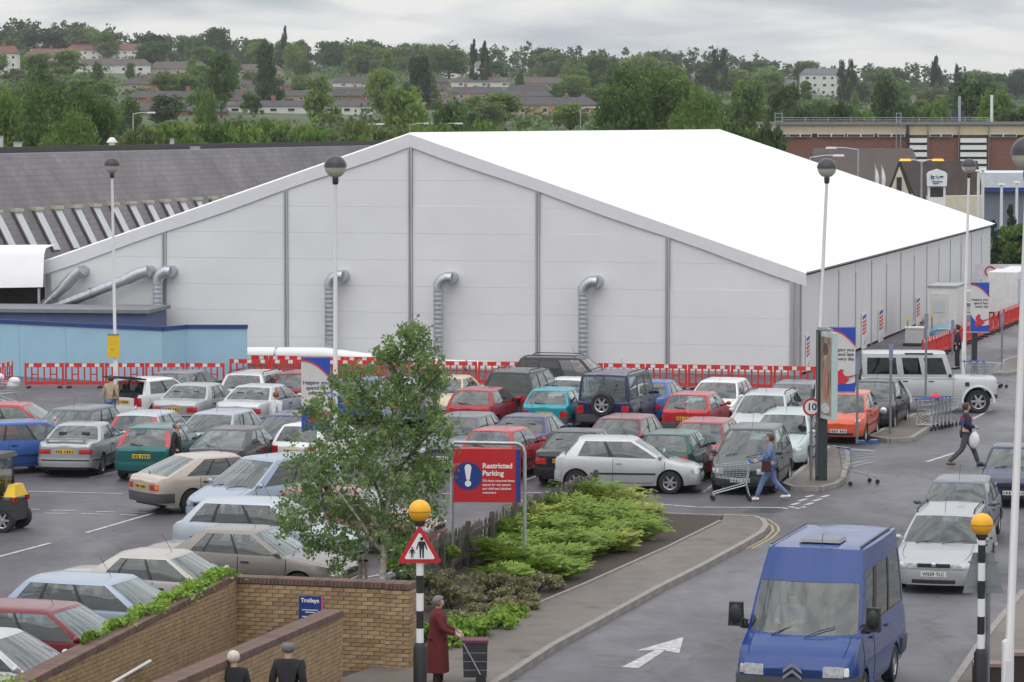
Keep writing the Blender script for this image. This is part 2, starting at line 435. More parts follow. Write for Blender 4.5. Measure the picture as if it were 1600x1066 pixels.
# local frame: x to the left along the gable is negative, y goes back
tent = thing('marquee', 'huge white frame marquee with grey panelled gable and brilliant white roof', 'marquee', (T0.x, T0.y, 0), tent_rz)
def tz(x): return TE + (TR - TE) * (1 - abs(x + TW / 2) / (TW / 2))
bay = TW / 6
for i in range(6):
    xa, xb = -TW + i * bay + .09, -TW + (i + 1) * bay - .09
    z = .12; k = 0
    hs = [1.02] + [1.06] * 12
    while True:
        z1 = z + hs[k]; top = max(tz(xa), tz(xb)) - .3
        if z >= top: break
        ta, tb = tz(xa) - .3, tz(xb) - .3
        if z1 >= min(ta, tb):
            pl = [(xa, z), (xb, z)]
            if z1 >= tb and tb > z: pl.append((xb, min(tb, z1)))
            elif tb > z: pl.append((xb, z1))
            cross = [(xa + (xb - xa) * ((zz - ta) / (tb - ta)), zz) for zz in (z1, z) if min(ta, tb) < zz < max(ta, tb)]
            if tb > ta:
                pl = [(xb, z)] + [(xb, min(tb, z1))] + ([cross[0]] if (z1 < tb and cross and cross[0][1] == z1) else [])
                pl += [(xa, min(ta, z1))] if ta > z else []
                lowx = xa if ta > z else xa + (xb - xa) * ((z - ta) / (tb - ta))
                pl += [(lowx, z)]
            else:
                pl = [(xa, z)] + [(xa, min(ta, z1))] + ([cross[0]] if (z1 < ta and cross and cross[0][1] == z1) else [])
                pl += [(xb, min(tb, z1))] if tb > z else []
                lowx = xb if tb > z else xa + (xb - xa) * ((z - ta) / (tb - ta))
                pl += [(lowx, z)]
        else: pl = [(xa, z), (xb, z), (xb, z1), (xa, z1)]
        q = MB(); q.slab([(x, 0, zz - (.005 if zz == z1 else 0)) for x, zz in pl], .03)
        q.build('wall_panel', TENT_W, tent)
        z = z1; k += 1
for i in range(7):
    x = -TW + i * bay; w = .26 if i in (0, 6) else .17
    zt = tz(x) - .3
    q = MB(); xx = min(max(x, -TW + .13), -.16)
    if i == 6: xx, w = -.2, .4
    q.box((xx - w * .32, -.055, zt / 2), (w * .36, .09, zt)).box((xx + w * .32, -.055, zt / 2), (w * .36, .09, zt)).box((xx, -.03, zt / 2), (w * .3, .05, zt))
    q.build('gable_column', ALU, tent)
q = MB(); q.box((-TW / 2, -.05, .06), (TW, .12, .12)); q.build('base_rail', ALU, tent)
# sagging fabric fascia along the gable edge, and the roof sheets bay by bay
for s in (0, 1):
    pts = []
    for k in range(13):
        x = -TW / 2 + (TW / 2 + .25) * (k / 12) * (1 if s else -1)
        pts.append((x, tz(x)))
    q = MB(); q.grid([[(x, -.10, z - .46 - .03 * math.sin(i * 1.3)) for i, (x, z) in enumerate(pts)], [(x, -.16, z + .05) for x, z in pts], [(x, .0, z + .12) for x, z in pts]])
    q.build('fascia', TENT_F, tent, 60)
NB = 14; bl = TL / NB
for s in (0, 1):
    for j in range(NB):
        q = MB(); rows = []
        for i in range(9):
            u = i / 8; x = -TW / 2 + (TW / 2 + .3) * u * (1 if s else -1)
            rows.append([(x, bl * j + bl * v, TR + (TE - TR) * u * (TW / 2 + .3) / (TW / 2) + .12 - .05 * math.sin(math.pi * v) * (1 - abs(2 * u - 1) ** 3)) for v in (.004, .25, .5, .75, .996)])
        q.grid(rows); q.build('roof_panel', TENT_R, tent, 180)
for j in range(NB):
    y0, y1 = j * bl + .05, (j + 1) * bl - .05
    for (ya, yb) in ((y0, (y0 + y1) / 2 - .006), ((y0 + y1) / 2 + .006, y1)):
        q = MB(); q.box((0, (ya + yb) / 2, (TE - .28) / 2 + .1), (.04, yb - ya, TE - .28)); q.build('wall_panel', TENT_S, tent)
    q = MB(); q.box((.035, j * bl, (TE - .3) / 2), (.04, .12, TE - .9 if j % 2 else TE - .35)); q.build('side_column', ALU, tent)
q = MB(); q.box((.06, TL / 2, TE - .04), (.16, TL, .1)); q.build('eaves_gutter', ALU, tent)
q = MB(); q.box((-TW, TL / 2, TE / 2), (.05, TL, TE)); q.build('far_side_wall', TENT_S, tent)
q = MB(); q.slab([(0, TL, 0), (0, TL, TE), (-TW / 2, TL, TR), (-TW, TL, TE), (-TW, TL, 0)], .05); q.build('back_wall', TENT_S, tent)

def tentp(px, py, off=0.0):
    """a point on the gable plane, in the marquee's frame -> world"""
    d = ray(px, py); n = gy; t = (T0 - Vector((0, 0, CAMZ))).dot(n) / d.dot(n)
    return Vector((0, 0, CAMZ)) + d * t - n * off

# ---- flexible air ducts on the gable
DUCT = mat('duct_foil', (.50, .52, .55), .36, metal=.8, var=.12, scale=7)
def ribbed(mb, a, c, r, n=14, pitch=.09):
    L = (c - a).length; k = max(2, int(L / pitch)); pts = []; rs = []
    for i in range(k + 1):
        pts.append(a.lerp(c, i / k)); rs.append(r * (1.0 if i % 2 else .965))
    mb.tube(pts, rs, n)
def duct(px, py, ybot, label, end=None, r=.21):
    c = tentp(px + 14, py, 0); root = thing('air_duct', label, 'duct', (c.x, c.y, 0), 0, 'silver air ducts along the marquee gable')
    o = Vector((c.x, c.y, 0)); n = -gy; left = gx
    p = c - o
    q = MB(); q.tube([p + n * .05, p + n * .55], r * 1.18, 16); q.build('spigot_collar', DUCT, root, 40)
    e0 = p + n * .5
    if end is None:
        e2 = e0 + left * .46 + Vector((0, 0, -.42)); bot = Vector((e2.x, e2.y, ybot))
        pts = [e0 + left * -.1, e0 + left * .12 + Vector((0, 0, .02)), e0 + left * .33 + Vector((0, 0, -.1)), e0 + left * .44 + Vector((0, 0, -.26)), e2]
        q = MB(); q.tube(pts, r * 1.12, 14); q.build('elbow', DUCT, root, 50)
        q = MB(); ribbed(q, e2 + Vector((0, 0, .03)), bot, r); q.build('hose', DUCT, root)
    else:
        ew = tentp(*end, off=.6) - o
        d = (ew - e0).normalized(); mid = e0 + d * .9
        q = MB(); q.tube([e0 - d * .1 + Vector((0, 0, .0)), e0 + d * .35 + Vector((0, 0, .05)), mid], r * 1.15, 14); q.build('elbow', DUCT, root, 50)
        q = MB(); ribbed(q, mid, ew, r * .98, pitch=.16); q.build('hose', DUCT, root)
        for f in (.35, .62):
            q = MB(); pp = mid.lerp(ew, f); q.tube([pp - d * .05, pp + d * .05], r * 1.08, 14); q.build('joint_band', GALV, root, 40)
duct(118, 424, 0, 'short silver duct slanting down left beside the white canopy', end=(62, 492))
duct(222, 424, 0, 'long silver duct slanting down left across the marquee gable', end=(52, 496))
duct(256, 424, 1.7, 'vertical ribbed duct behind the blue hoarding')
duct(524, 431, .5, 'vertical ribbed duct behind the lamp post with the banner')
duct(694, 434, .5, 'vertical ribbed duct right of the gable ridge column')
duct(920, 440, .4, 'rightmost vertical ribbed duct on the marquee gable')
def groundduct(pts, r, label):
    P = [tentp(x, y, off) for x, y, off in pts]; root = thing('ground_duct', label, 'duct', (P[0].x, P[0].y, 0), 0, 'white ducts lying along the gable')
    o = Vector((P[0].x, P[0].y, 0)); Q = []
    for a, c in zip(P[:-1], P[1:]):
        for i in range(8): Q.append(a.lerp(c, i / 8) - o)
    Q.append(P[-1] - o)
    q = MB(); q.tube(Q, [r * (1 + .02 * (i % 2)) for i in range(len(Q))], 14); q.build('duct_sleeve', TENT_R, root, 40)
    for f in (.3, .65):
        p0 = Q[int(f * (len(Q) - 1))]; d = (Q[-1] - Q[0]).normalized(); q = MB(); q.tube([p0 - d * .04, p0 + d * .04], r * 1.06, 14); q.build('joint_band', GALV, root, 40)
groundduct([(372, 551, 1.0), (520, 552, 1.0), (600, 562, 1.2)], .30, 'fat white duct lying along the gable foot left of the birch')
groundduct([(655, 566, .9), (790, 571, .9)], .22, 'thin white duct lying along the gable foot right of the birch')

# ---- posters on the side wall
def sidep(px, py, off=.05):
    d = ray(px, py); n = EE.copy(); n = Vector((gy.y, -gy.x, 0)); o = T0 + n * off
    t = (o - Vector((0, 0, CAMZ))).dot(n) / d.dot(n); return Vector((0, 0, CAMZ)) + d * t
PRED = mat('poster_red', (.62, .05, .06), .5); PBLUE = mat('poster_blue', (.05, .07, .36), .5); PLIL = mat('poster_lilac', (.50, .46, .62), .5)
for i, (px, y0, y1, lab) in enumerate(((1262, 522, 580, 'tall red and blue poster nearest the marquee corner'), (1350, 488, 545, 'red and blue poster just above the silver off-roader, left of a pair'),
                                      (1376, 481, 538, 'red and blue poster just above the silver off-roader, right of a pair'), (1434, 463, 515, 'red and blue poster left of the white site cabin'), (1501, 441, 484, 'small red and blue poster behind the far banner'))):
    a, c = sidep(px, y1), sidep(px, y0); h = (c - a).length; w = h * .36 if i != 0 else h * .40
    w = max(w, .9) * (1.0 if i < 1 else 1.55)
    t = thing('wall_poster', lab, 'poster', (a.x, a.y, a.z), math.atan2(gy.y, gy.x), 'posters on the marquee side wall')
    q = MB(); q.box((0, 0, h / 2), (w, .02, h)); q.build('sheet', WHITE, t)
    q = MB(); q.slab([(-w * .36, -.014, h * .80), (w * .36, -.014, h * .86), (w * .36, -.014, h * .94), (-w * .36, -.014, h * .90)], .006); q.build('blue_print', PBLUE, t)
    q = MB()
    for k in range(4):
        zc = h * (.76 - k * .10); q.slab([(-w * .36, -.014, zc - h * .07), (w * .1, -.014, zc - h * .045), (w * .36, -.014, zc - h * .02), (w * .36, -.014, zc + h * .045), (-w * .05, -.014, zc + h * .0), (-w * .36, -.014, zc + h * .012)], .006)
    q.build('red_print', PRED, t)
    q = MB(); q.slab([(-w * .2, -.014, h * .10), (w * .3, -.014, h * .14), (w * .28, -.014, h * .3), (w * .05, -.014, h * .22)], .006); q.build('lilac_print', PLIL, t)

# ================================================================ white canopy, low shed, hoarding at the left
CANV = mat('canopy_canvas', (.76, .75, .77), .55, var=.04, scale=1.0)
cp = thing('entrance_canopy', 'white canvas canopy with dark opening at the left end of the marquee', 'canopy', (-23.95, 131.5, 0))
q = MB(); rows = []
for i in range(13):
    u = i / 12; z = 4.45 + .18 * math.sin(u * math.pi * .5)
    rows.append([(u * 7.7 - 3, 3.2, z + .05), (u * 7.7 - 3, .6, z), (u * 7.7 - 3, .1, z - .25), (u * 7.7 - 3, -.35, 2.95 + .12 * u)])
q.grid(rows); q.build('canvas', CANV, cp, 60)
q = MB(); q.box((.9, 1.2, 1.5), (7.4, .1, 3.0)); q.build('shade_board', mat('opening_shade', (.035, .028, .024), .9, var=.6, scale=3), cp)  # near-black board, its colour stands in for the shade under the canopy
for x in (-2.5, 1.2, 4.5):
    q = MB(); q.box((x, -.1, 1.5), (.1, .1, 3.0)); q.build('post', ALU, cp)
q = MB(); q.box((.9, .5, 1.75), (7.3, .12, .10)); q.build('rail', mat('tan_timber', (.30, .19, .10), .7), cp)
sh = thing('low_shed', 'low grey flat-roofed shed behind the blue hoarding', 'shed', (G(0, 575).x, G(0, 575).y, 0), R(-8))
q = MB(); q.box((2.2, 1.5, 2.32), (8.0, 3.6, .14)); q.build('roof', mat('grey_felt', (.20, .20, .22), .7), sh)
q = MB(); q.box((2.2, 1.5, 1.12), (7.7, 3.2, 2.24)); q.build('wall', mat('shed_wall', (.10, .13, .25), .7), sh)
HOARD = mat('hoarding_pale_blue', (.33, .54, .66), .55, var=.07, scale=.8)
NAVY = mat('hoarding_navy_trim', (.015, .05, .19), .5)
hd = thing('site_hoarding', 'pale blue hoarding with navy top rail below the marquee', 'hoarding')
hp = [G(-40, 584), G(255, 601), G(292, 597), G(387, 597)]
for a, c in zip(hp[:-1], hp[1:]):
    L = (c - a).length; k = max(1, round(L / 2.3)); rz = math.atan2(c.y - a.y, c.x - a.x)
    for i in range(k):
        m_ = a.lerp(c, (i + .5) / k); q = MB(); q.box((0, 0, 1.02), (L / k - .015, .05, 2.04)); q.build('panel', HOARD, hd, loc=(m_.x, m_.y, 0), rot=(0, 0, rz))
    m_ = (a + c) / 2; q = MB(); q.box((0, -.01, 2.10), (L + .04, .12, .15)); q.build('top_rail', NAVY, hd, loc=(m_.x, m_.y, 0), rot=(0, 0, rz))

# ================================================================ long building with steep shingled roof at the left
def shingle(name, rgb):
    m = mat(name, rgb, .85, var=.25, scale=.35)
    t = m.node_tree; b = t.nodes['Principled BSDF']
    co = t.nodes.new('ShaderNodeTexCoord'); br = t.nodes.new('ShaderNodeTexBrick')
    br.inputs['Scale'].default_value = 1.0; br.inputs['Brick Width'].default_value = .5; br.inputs['Row Height'].default_value = .27; br.inputs['Mortar Size'].default_value = .018
    br.inputs['Color1'].default_value = (.9, .9, .9, 1); br.inputs['Color2'].default_value = (1.05, 1.04, 1.05, 1); br.inputs['Mortar'].default_value = (.75, .75, .75, 1)
    sep = t.nodes.new('ShaderNodeSeparateXYZ'); cmb = t.nodes.new('ShaderNodeCombineXYZ')
    t.links.new(co.outputs['Object'], sep.inputs[0]); t.links.new(sep.outputs[1], cmb.inputs[0]); t.links.new(sep.outputs[2], cmb.inputs[1]); t.links.new(cmb.outputs[0], br.inputs['Vector'])
    mxn = t.nodes.new('ShaderNodeMix'); mxn.data_type = 'RGBA'; mxn.blend_type = 'MULTIPLY'; mxn.inputs[0].default_value = 1
    src = b.inputs['Base Color'].links[0].from_socket
    t.links.new(src, mxn.inputs[6]); t.links.new(br.outputs[0], mxn.inputs[7]); t.links.new(mxn.outputs[2], b.inputs['Base Color'])
    return m
SHING = shingle('grey_brown_shingle', (.185, .17, .178))
# local frame: y along the building (site grid), x to the right, downslope
lb0 = G(16, 334, 5.6)
lb = thing('long_store_building', 'long store with steep grey shingled roof and slanting white rooflights', 'building', (lb0.x, lb0.y, 0), R(74.5) - R(90))
def lx(z): return (5.6 - z) / math.tan(R(62))
q = MB(); q.slab([(lx(8.25), -6, 8.25), (lx(8.25), 78, 8.25), (lx(2.2), 78, 2.2), (lx(2.2), -6, 2.2)][::-1], .1); q.build('shingle_roof', SHING, lb)
q = MB(); q.box((lx(8.25) - 20, 36, 4.0), (40, 84, 8.1)); q.build('wall', mat('store_wall', (.22, .15, .11), .8), lb)
q = MB(); q.box((lx(2.2) - .5, 36, 1.1), (.3, 84, 2.2)); q.build('front_wall', mat('store_wall', (.22, .15, .11), .8), lb)
q = MB(); q.box((lx(8.25) - .22, 36, 8.28), (.62, 84.3, .14)); q.build('parapet_flashing', mat('lead_flashing', (.23, .23, .25), .5, metal=.2), lb)
q = MB(); q.box((lx(8.25) - 3.2, 36, 8.35), (.3, 84, .5)); q.build('roof_upstand', mat('dark_upstand', (.05, .05, .055), .7), lb)
RLIT = mat('rooflight_white', (.50, .52, .54), .35, var=.08); RCAP = mat('rooflight_cap', (.42, .40, .30), .6)
for k in range(-3, 14):
    y = k * 2.32; zt_, zb_ = 5.6, 3.75
    w = .80
    q = MB(); q.slab([(lx(zt_) + .12, y, zt_ + .06), (lx(zt_) + .12, y + w, zt_ + .06), (lx(zb_) + .12, y + w, zb_ + .06), (lx(zb_) + .12, y, zb_ + .06)][::-1], .06); r_ = q.build('rooflight', RLIT, lb)
    q = MB(); q.box((lx(zt_) + .12, y + w / 2, zt_ + .15), (.34, w + .2, .14)); q.build('cap', RCAP, r_)
    q = MB(); q.box(((lx(zt_) + lx(zb_)) / 2 + .1, y - .05, (zt_ + zb_) / 2 + .05), (.1, .06, .1)); 
    q = MB(); q.slab([(lx(zt_) + .17, y - .12, zt_), (lx(zt_) + .17, y - .02, zt_), (lx(zb_) + .17, y - .02, zb_), (lx(zb_) + .17, y - .12, zb_)][::-1], .08); q.build('side_frame', mat('rooflight_frame', (.11, .10, .10), .7), r_)
# things standing on that flat roof
def rooftop(px, py, name, label, cat, shape):
    z0 = 8.3; o = PY(px, py, G(px, 237, 8.2).y + 3); t = thing(name, label, cat, (o.x, o.y, 8.1))
    shape(t)
def cowl(t):
    q = MB(); q.lathe([(.0, 0), (.24, 0), (.24, .15), (.17, .2), (.17, .55), (.3, .58), (.3, .64), (.12, .86), (0, .88)], 14); q.build('cowl', WHITE, t, 40)
    q = MB(); q.box((0, 0, .04), (.7, .7, .08)); q.build('base_plate', GALV, t)
rooftop(175, 230, 'roof_cowl', 'white mushroom vent cowl on the long store roof', 'vent', cowl)
def dome(t):
    q = MB(); q.lathe([(.6, 0), (.6, .18), (.5, .34), (.2, .44), (0, .46)], 16); q.build('dome', mat('tan_dome', (.36, .25, .14), .6), t, 50)
    q = MB(); q.box((0, 0, .05), (1.5, 1.3, .1)); q.build('upstand', mat('light_grey', (.5, .5, .5), .6), t)
rooftop(233, 233, 'roof_dome', 'tan domed roof fan on the long store roof', 'vent', dome)
def rbox(w, h, m):
    def f(t):
        q = MB(); q.box((0, 0, h / 2), (w, .7, h), 0, .94); q.build('casing', m, t); q = MB(); q.box((0, 0, h + .03), (w * 1.05, .75, .06)); q.build('lid', GALV, t)
    return f
LG = mat('light_grey', (.5, .5, .5), .6)
for px, w, h, lab in ((28, .4, .55, 'grey upright vent box at the left end of the store roof'), (2, .15, .9, 'thin grey pipe stack at the far left of the store roof'), (90, .75, .18, 'flat pale hatch left of the roof cowl'), (112, .75, .18, 'flat pale hatch beside the roof cowl'),
                      (262, .45, .35, 'small pale box right of the tan dome'), (269, .18, .75, 'narrow white pipe right of the tan dome'), (305, .5, .3, 'small grey box on the store roof nearest the marquee')):
    rooftop(px, 236, 'roof_vent', lab, 'vent', rbox(w, h, LG))

# ================================================================ buildings at the right
BRICKR = mat('red_brick_far', (.21, .10, .08), .85, var=.25, scale=2, streak=(1, 1, 3))
CREAM = mat('cream_panel', (.56, .46, .32), .7, var=.08)
DGLASS = mat('dark_window', (.03, .035, .04), .15, var=.2)
WFRAME = mat('white_frame', (.70, .70, .68), .5)
ib = thing('brick_factory', 'long red brick factory with cream fascia, strip windows and roof railings', 'building', (0, 0, 0))
YB = 330.0
def fp(px, py): p = PY(px, py, YB); return p.x, p.z
def fbox(name, x0, y0, x1, y1, m, off, dep=.2, parent=None):
    (xa, za), (xb, zb) = fp(x0, y1), fp(x1, y0); q = MB(); q.box(((xa + xb) / 2, YB - off + dep / 2, (za + zb) / 2), (xb - xa, dep, zb - za)); return q.build(name, m, parent or ib)
fbox('brick_wall', 1212, 215, 1760, 300, BRICKR, 0, 25)
fbox('cream_fascia', 1212, 195, 1416, 209, CREAM, .2, 24)
fbox('cream_fascia', 1420, 196, 1760, 211, CREAM, .2, 24)
fbox('roof_coping', 1210, 190, 1760, 195, mat('grey_coping', (.22, .22, .24), .6), .5, 25)
fbox('dark_pier', 1416, 195, 1420, 300, DARKM, .5, .6)
for x0, x1 in ((1214, 1230), (1232, 1268), (1277, 1320), (1323, 1366), (1371, 1414), (1452, 1488), (1546, 1588)):
    w_ = fbox('window', x0, 209, x1, 214.5, WFRAME, .25, .2)
    n = 2 if x1 - x0 > 20 else 1
    for k in range(n):
        xa = x0 + (x1 - x0) * k / n + 1.2; fbox('pane', xa, 210, xa + (x1 - x0) / n - 2.4, 213.6, DGLASS, .3, .06, w_)
for x0, x1 in ((1420, 1448), (1499, 1541)):
    fbox('louvre_recess', x0, 211, x1, 262, DARKM, .22, .2)
    for y in range(216, 262, 11): fbox('white_louvre', x0 + .6, y, x1 - .6, y + 7, WHITE, .5, .25)
for x in (1448, 1496, 1543): fbox('drainpipe', x, 195, x + 2, 300, GREYM, .45, .2)
for y in (183.5, 187): fbox('guard_rail', 1225, y, 1560, y + .9, GALV, 3 - 6, .08)
for x in range(1226, 1560, 36): fbox('rail_post', x, 183, x + 1.2, 191, GALV, -3.1, .08)
for x0 in (1209, 1398):
    for x in (x0, x0 + 11 if x0 < 1300 else x0 + 7): fbox('ladder_rail', x, 176, x + 1.5, 235, GALV, 1.0, .1)
    for y in (177, 183, 189): fbox('ladder_hoop', x0, y, x0 + (12 if x0 < 1300 else 8), y + 1, GALV, 1.1, .08)
fbox('chimney_flue', 1506, 150, 1510, 192, GALV, -4, .4); fbox('chimney_flue', 1557, 148, 1561, 192, WFRAME, -4, .4)
fbox('plant_box', 1498, 172, 1518, 191, mat('dark_green_box', (.03, .05, .05), .6), -5, 1.5)

BROWNR = mat('brown_tile', (.085, .066, .062), .85, var=.22, scale=1.5)
def hiproof(name, label, cat, x0, x1, ytop, yeave, ybase, Y, ridge_in, rm, wm, depth=12.0, extras=None):
    a, b_ = PY(x0, yeave, Y), PY(x1, yeave, Y); zt_ = PY(x0, ytop, Y + depth * .35).z; ze = a.z; zb_ = min(PY(x0, ybase, Y).z, ze - 2)
    w = b_.x - a.x; t = thing(name, label, cat, (a.x, Y, zb_))
    q = MB(); q.box((w / 2, depth / 2, (ze - zb_) / 2), (w - .5, depth - .5, ze - zb_)); q.build('wall', wm, t)
    h = ze - zb_; H2 = zt_ - zb_; ri = ridge_in * w
    q = MB(); q.add([(0, 0, h), (w, 0, h), (w, depth, h), (0, depth, h), (ri, depth / 2, H2), (w - ri, depth / 2, H2)], [(0, 1, 5, 4), (1, 2, 5), (2, 3, 4, 5), (3, 0, 4), (3, 2, 1, 0)]); q.build('roof', rm, t)
    return t, w, h, H2
hiproof('tiled_hall', 'long brown tiled roof in front of the brick factory', 'building', 1268, 1452, 232, 292, 320, 262, .07, BROWNR, mat('brown_wall', (.16, .1, .07), .8))
# half timbered pub with steep gable
pb = PY(1386, 305, 232); pub = thing('gabled_pub', 'steep dark roofed building with cream gable end', 'building', (pb.x, 232, 0), R(-9))
zt_, ze = PY(1408, 255, 232).z, PY(1408, 306, 232).z
wg = PY(1424, 300, 232).x - pb.x; wl_ = PY(1532, 300, 232).x - pb.x
q = MB(); q.slab([(.12, -.36, 0), (wg - .12, -.36, 0), (wg - .12, -.36, ze), (wg * .5, -.36, zt_ - .25), (.12, -.36, ze)], .06); q.build('gable_wall', mat('cream_render', (.62, .57, .44), .8), pub)
q = MB(); q.box((wl_ / 2, 4, ze / 2), (wl_, 7.6, ze)); q.build('wall', mat('cream_render', (.62, .57, .44), .8), pub)
q = MB(); q.slab([(wg * .5, -.3, zt_ + .1), (wl_ * .93, 4.0, zt_ + .1), (wl_, 4, ze - .2), (wg + .25, -.3, ze - .3)][::-1], .18); q.build('roof', BROWNR, pub)
q = MB(); q.slab([(-.25, -.3, ze - .3), (wg * .5, -.3, zt_ + .1), (wg * .5, 8, zt_ + .1), (-.25, 8, ze - .3)][::-1], .18); q.build('roof', BROWNR, pub)
q = MB(); q.box((wg * .5, -.45, ze + (zt_ - ze) * .34), (.36, .08, 1.1)); q.build('window', DGLASS, pub)
q = MB(); q.slab([(-.1, -.32, ze - .1), (wg * .5, -.32, zt_ + .3), (wg * .5, -.32, zt_ - .02), (.1, -.32, ze - .1)], .1); q.build('bargeboard', DARKM, pub)
q = MB(); q.slab([(wg * .5, -.34, zt_ + .3), (wg + .1, -.34, ze - .1), (wg - .1, -.34, ze - .1), (wg * .5, -.34, zt_ - .02)], .1); q.build('bargeboard', DARKM, pub)
# retail shed with pale roof band
rs = PY(1532, 330, 262); shd = thing('retail_shed', 'blue retail shed with pale roof band at the right edge', 'building', (rs.x, 262, 0))
q = MB(); q.box((12, 6, PY(1532, 294, 262).z / 2), (24, 12, PY(1532, 294, 262).z)); q.build('wall', mat('shed_blue_grey', (.16, .19, .26), .6), shd)
zz0, zz1 = PY(1532, 293, 262).z, PY(1532, 270, 262).z
q = MB(); q.box((12, 5.8, (zz0 + zz1) / 2), (24.4, 12.6, zz1 - zz0)); q.build('roof_band', mat('pale_band', (.60, .64, .70), .5), shd)
q = MB(); q.box((12, -.55, zz0 - .2), (24.4, .1, .3)); q.build('blue_trim', BLUE, shd)
# pylon sign
py0 = PY(1463, 330, 205); ps = thing('pylon_sign', 'white two-legged pylon sign with arched top and dark lettering', 'sign', (py0.x, 205, 0))
k = 205 / FPX
def sy(y): return PY(1463, y, 205).z
for s in (-1, 1): q = MB(); q.box((s * 12 * k, 0, sy(292) / 2), (3.5 * k, .2, sy(292))); q.build('leg', WHITE, ps)
q = MB(); W_ = 15 * k; pl = [(-W_, 0, sy(291)), (W_, 0, sy(291)), (W_ * 1.05, 0, sy(272)), (W_ * .8, 0, sy(268)), (W_ * .35, 0, sy(266)), (0, 0, sy(264)), (-W_ * .35, 0, sy(266)), (-W_ * .8, 0, sy(268)), (-W_ * 1.05, 0, sy(272))]
q.slab(pl, .3); q.build('sign_board', WHITE, ps)
q = MB()
for x, w, y0, y1 in ((-9.5, 1.2, 273, 280), (-6.5, 3.5, 275, 277), (-6, 2.5, 278.5, 280), (-1.5, 1.2, 274, 277), (1, 1.2, 276, 280), (6.5, 6, 275, 277), (0, 16, 283, 284), (-2, 9, 286, 287)): q.box((x * k, -.34, (sy(y0) + sy(y1)) / 2), (w * k, .04, sy(y0) - sy(y1)))
q.build('lettering', BLUE, ps)
q = MB(); q.box((0, -.02, (sy(293) + sy(308)) / 2), (20 * k, .12, sy(293) - sy(308))); q.build('menu_board', DARKM, ps)
q = MB(); q.box((0, -.03, (sy(309) + sy(325)) / 2), (23 * k, .15, sy(309) - sy(325))); q.build('lower_panel', WHITE, ps)

def lerp_(a, b, t): return a + (b - a) * t
POSTW0 = mat('mast_white', (.68, .67, .67), .45, var=.06)
# feather flags and slim white masts by the pub
for px, lab in ((1367, 'left white feather flag in front of the brown tiled hall'), (1377, 'right white feather flag in front of the brown tiled hall')):
    a = PY(px, 292, 226); t = thing('feather_flag', lab, 'flag', (a.x, 226, 0)); zt_ = PY(px, 258, 226).z
    q = MB(); q.tube([(0, 0, 0), (0, 0, zt_ + .1)], .05, 6); q.build('mast', GALV, t)
    q = MB(); n_ = 8; q.grid([[(.02 + .28 * math.sin(math.pi * k / n_) * u, .04 * math.sin(k), lerp_(a.z - .6, zt_, k / n_)) for u in (0, .5, 1)] for k in range(n_ + 1)]); q.build('cloth', WHITE, t, 60)
for px, yt, Y, lab in ((1529, 268, 206, 'left of two slim white masts beside the far lamp post'), (1536, 266, 206, 'right of two slim white masts beside the far lamp post'), (1565, 289, 212, 'slim white mast in front of the retail shed'), (1589, 286, 215, 'slim white mast nearest the right edge')):
    a = PY(px, yt, Y); t = thing('white_mast', lab, 'mast', (a.x, Y, 0)); q = MB(); q.tube([(0, 0, 0), (0, 0, a.z)], [.12, .09], 8); q.build('shaft', POSTW0, t, 40); q = MB(); q.box((0, 0, a.z + .06), (.42, .3, .12), 0, .7); q.build('lantern', WFRAME, t)
# ================================================================ vehicles
GLASS = glassmat('car_glass', (.48, .55, .56), .095)
GLASSD = glassmat('car_glass_tinted', (.10, .11, .11), .05)
SEAT = mat('seat_cloth', (.045, .045, .05), .9, var=.3)
INTER = mat('car_interior', (.035, .035, .038), .85, var=.3)
LAMPW = mat('headlamp', (.72, .74, .76), .12, metal=.55, var=.35, scale=14)
LAMPR = mat('tail_lamp', (.42, .012, .015), .18, var=.25, scale=12, coat=.6)
LAMPO = mat('indicator_lamp', (.70, .20, .02), .2, var=.2, coat=.5)
PLY = mat('rear_plate', (.72, .46, .03), .5, var=.05)
PLW = mat('front_plate', (.72, .72, .68), .5, var=.05)
PLTXT = mat('plate_print', (.02, .02, .02), .6, var=0)
BUMPG = mat('grey_bumper', (.06, .06, .065), .6, var=.15)
RIM = mat('alloy_rim', (.50, .51, .53), .3, metal=.8, var=.1)
HUBD = mat('rim_shadow', (.02, .02, .02), .8, var=0)
SEAM = mat('panel_gap', (.012, .012, .012), .9, var=0)
def paint(name, rgb, metallic=.0):
    return mat('paint_' + name, rgb, .32 if metallic else .28, metal=metallic * .55, var=.05, scale=1.2, coat=.45, spec=.3)
PAINT = {k: paint(k, c, m_) for k, (c, m_) in dict(
    silver=((.40, .41, .42), 1), palesilver=((.52, .53, .54), .9), white=((.72, .72, .71), 0), blue=((.035, .10, .34), .6), lightblue=((.34, .40, .49), .9), iceblue=((.46, .505, .56), .9),
    navy=((.015, .02, .075), .4), indigo=((.05, .05, .14), .6), black=((.012, .012, .015), .2), charcoal=((.045, .04, .045), .6), slate=((.12, .13, .16), .8),
    teal=((.015, .30, .38), .4), seagreen=((.012, .11, .115), .6), green=((.012, .07, .06), .5), greygreen=((.045, .065, .062), .7), mint=((.48, .56, .55), .8),
    red=((.42, .02, .03), 0), maroon=((.17, .018, .028), .4), cherry=((.30, .02, .035), .3), orange=((.62, .10, .045), .2), cream=((.60, .47, .28), .2),
    rose=((.49, .425, .365), .7), taupe=((.24, .215, .195), .9), champagne=((.44, .41, .375), .9), lilac=((.40, .41, .50), .9), plum=((.10, .095, .13), .7), vanblue=((.006, .042, .20), 0),
    rosered=((.34, .15, .16), .3)).items()}

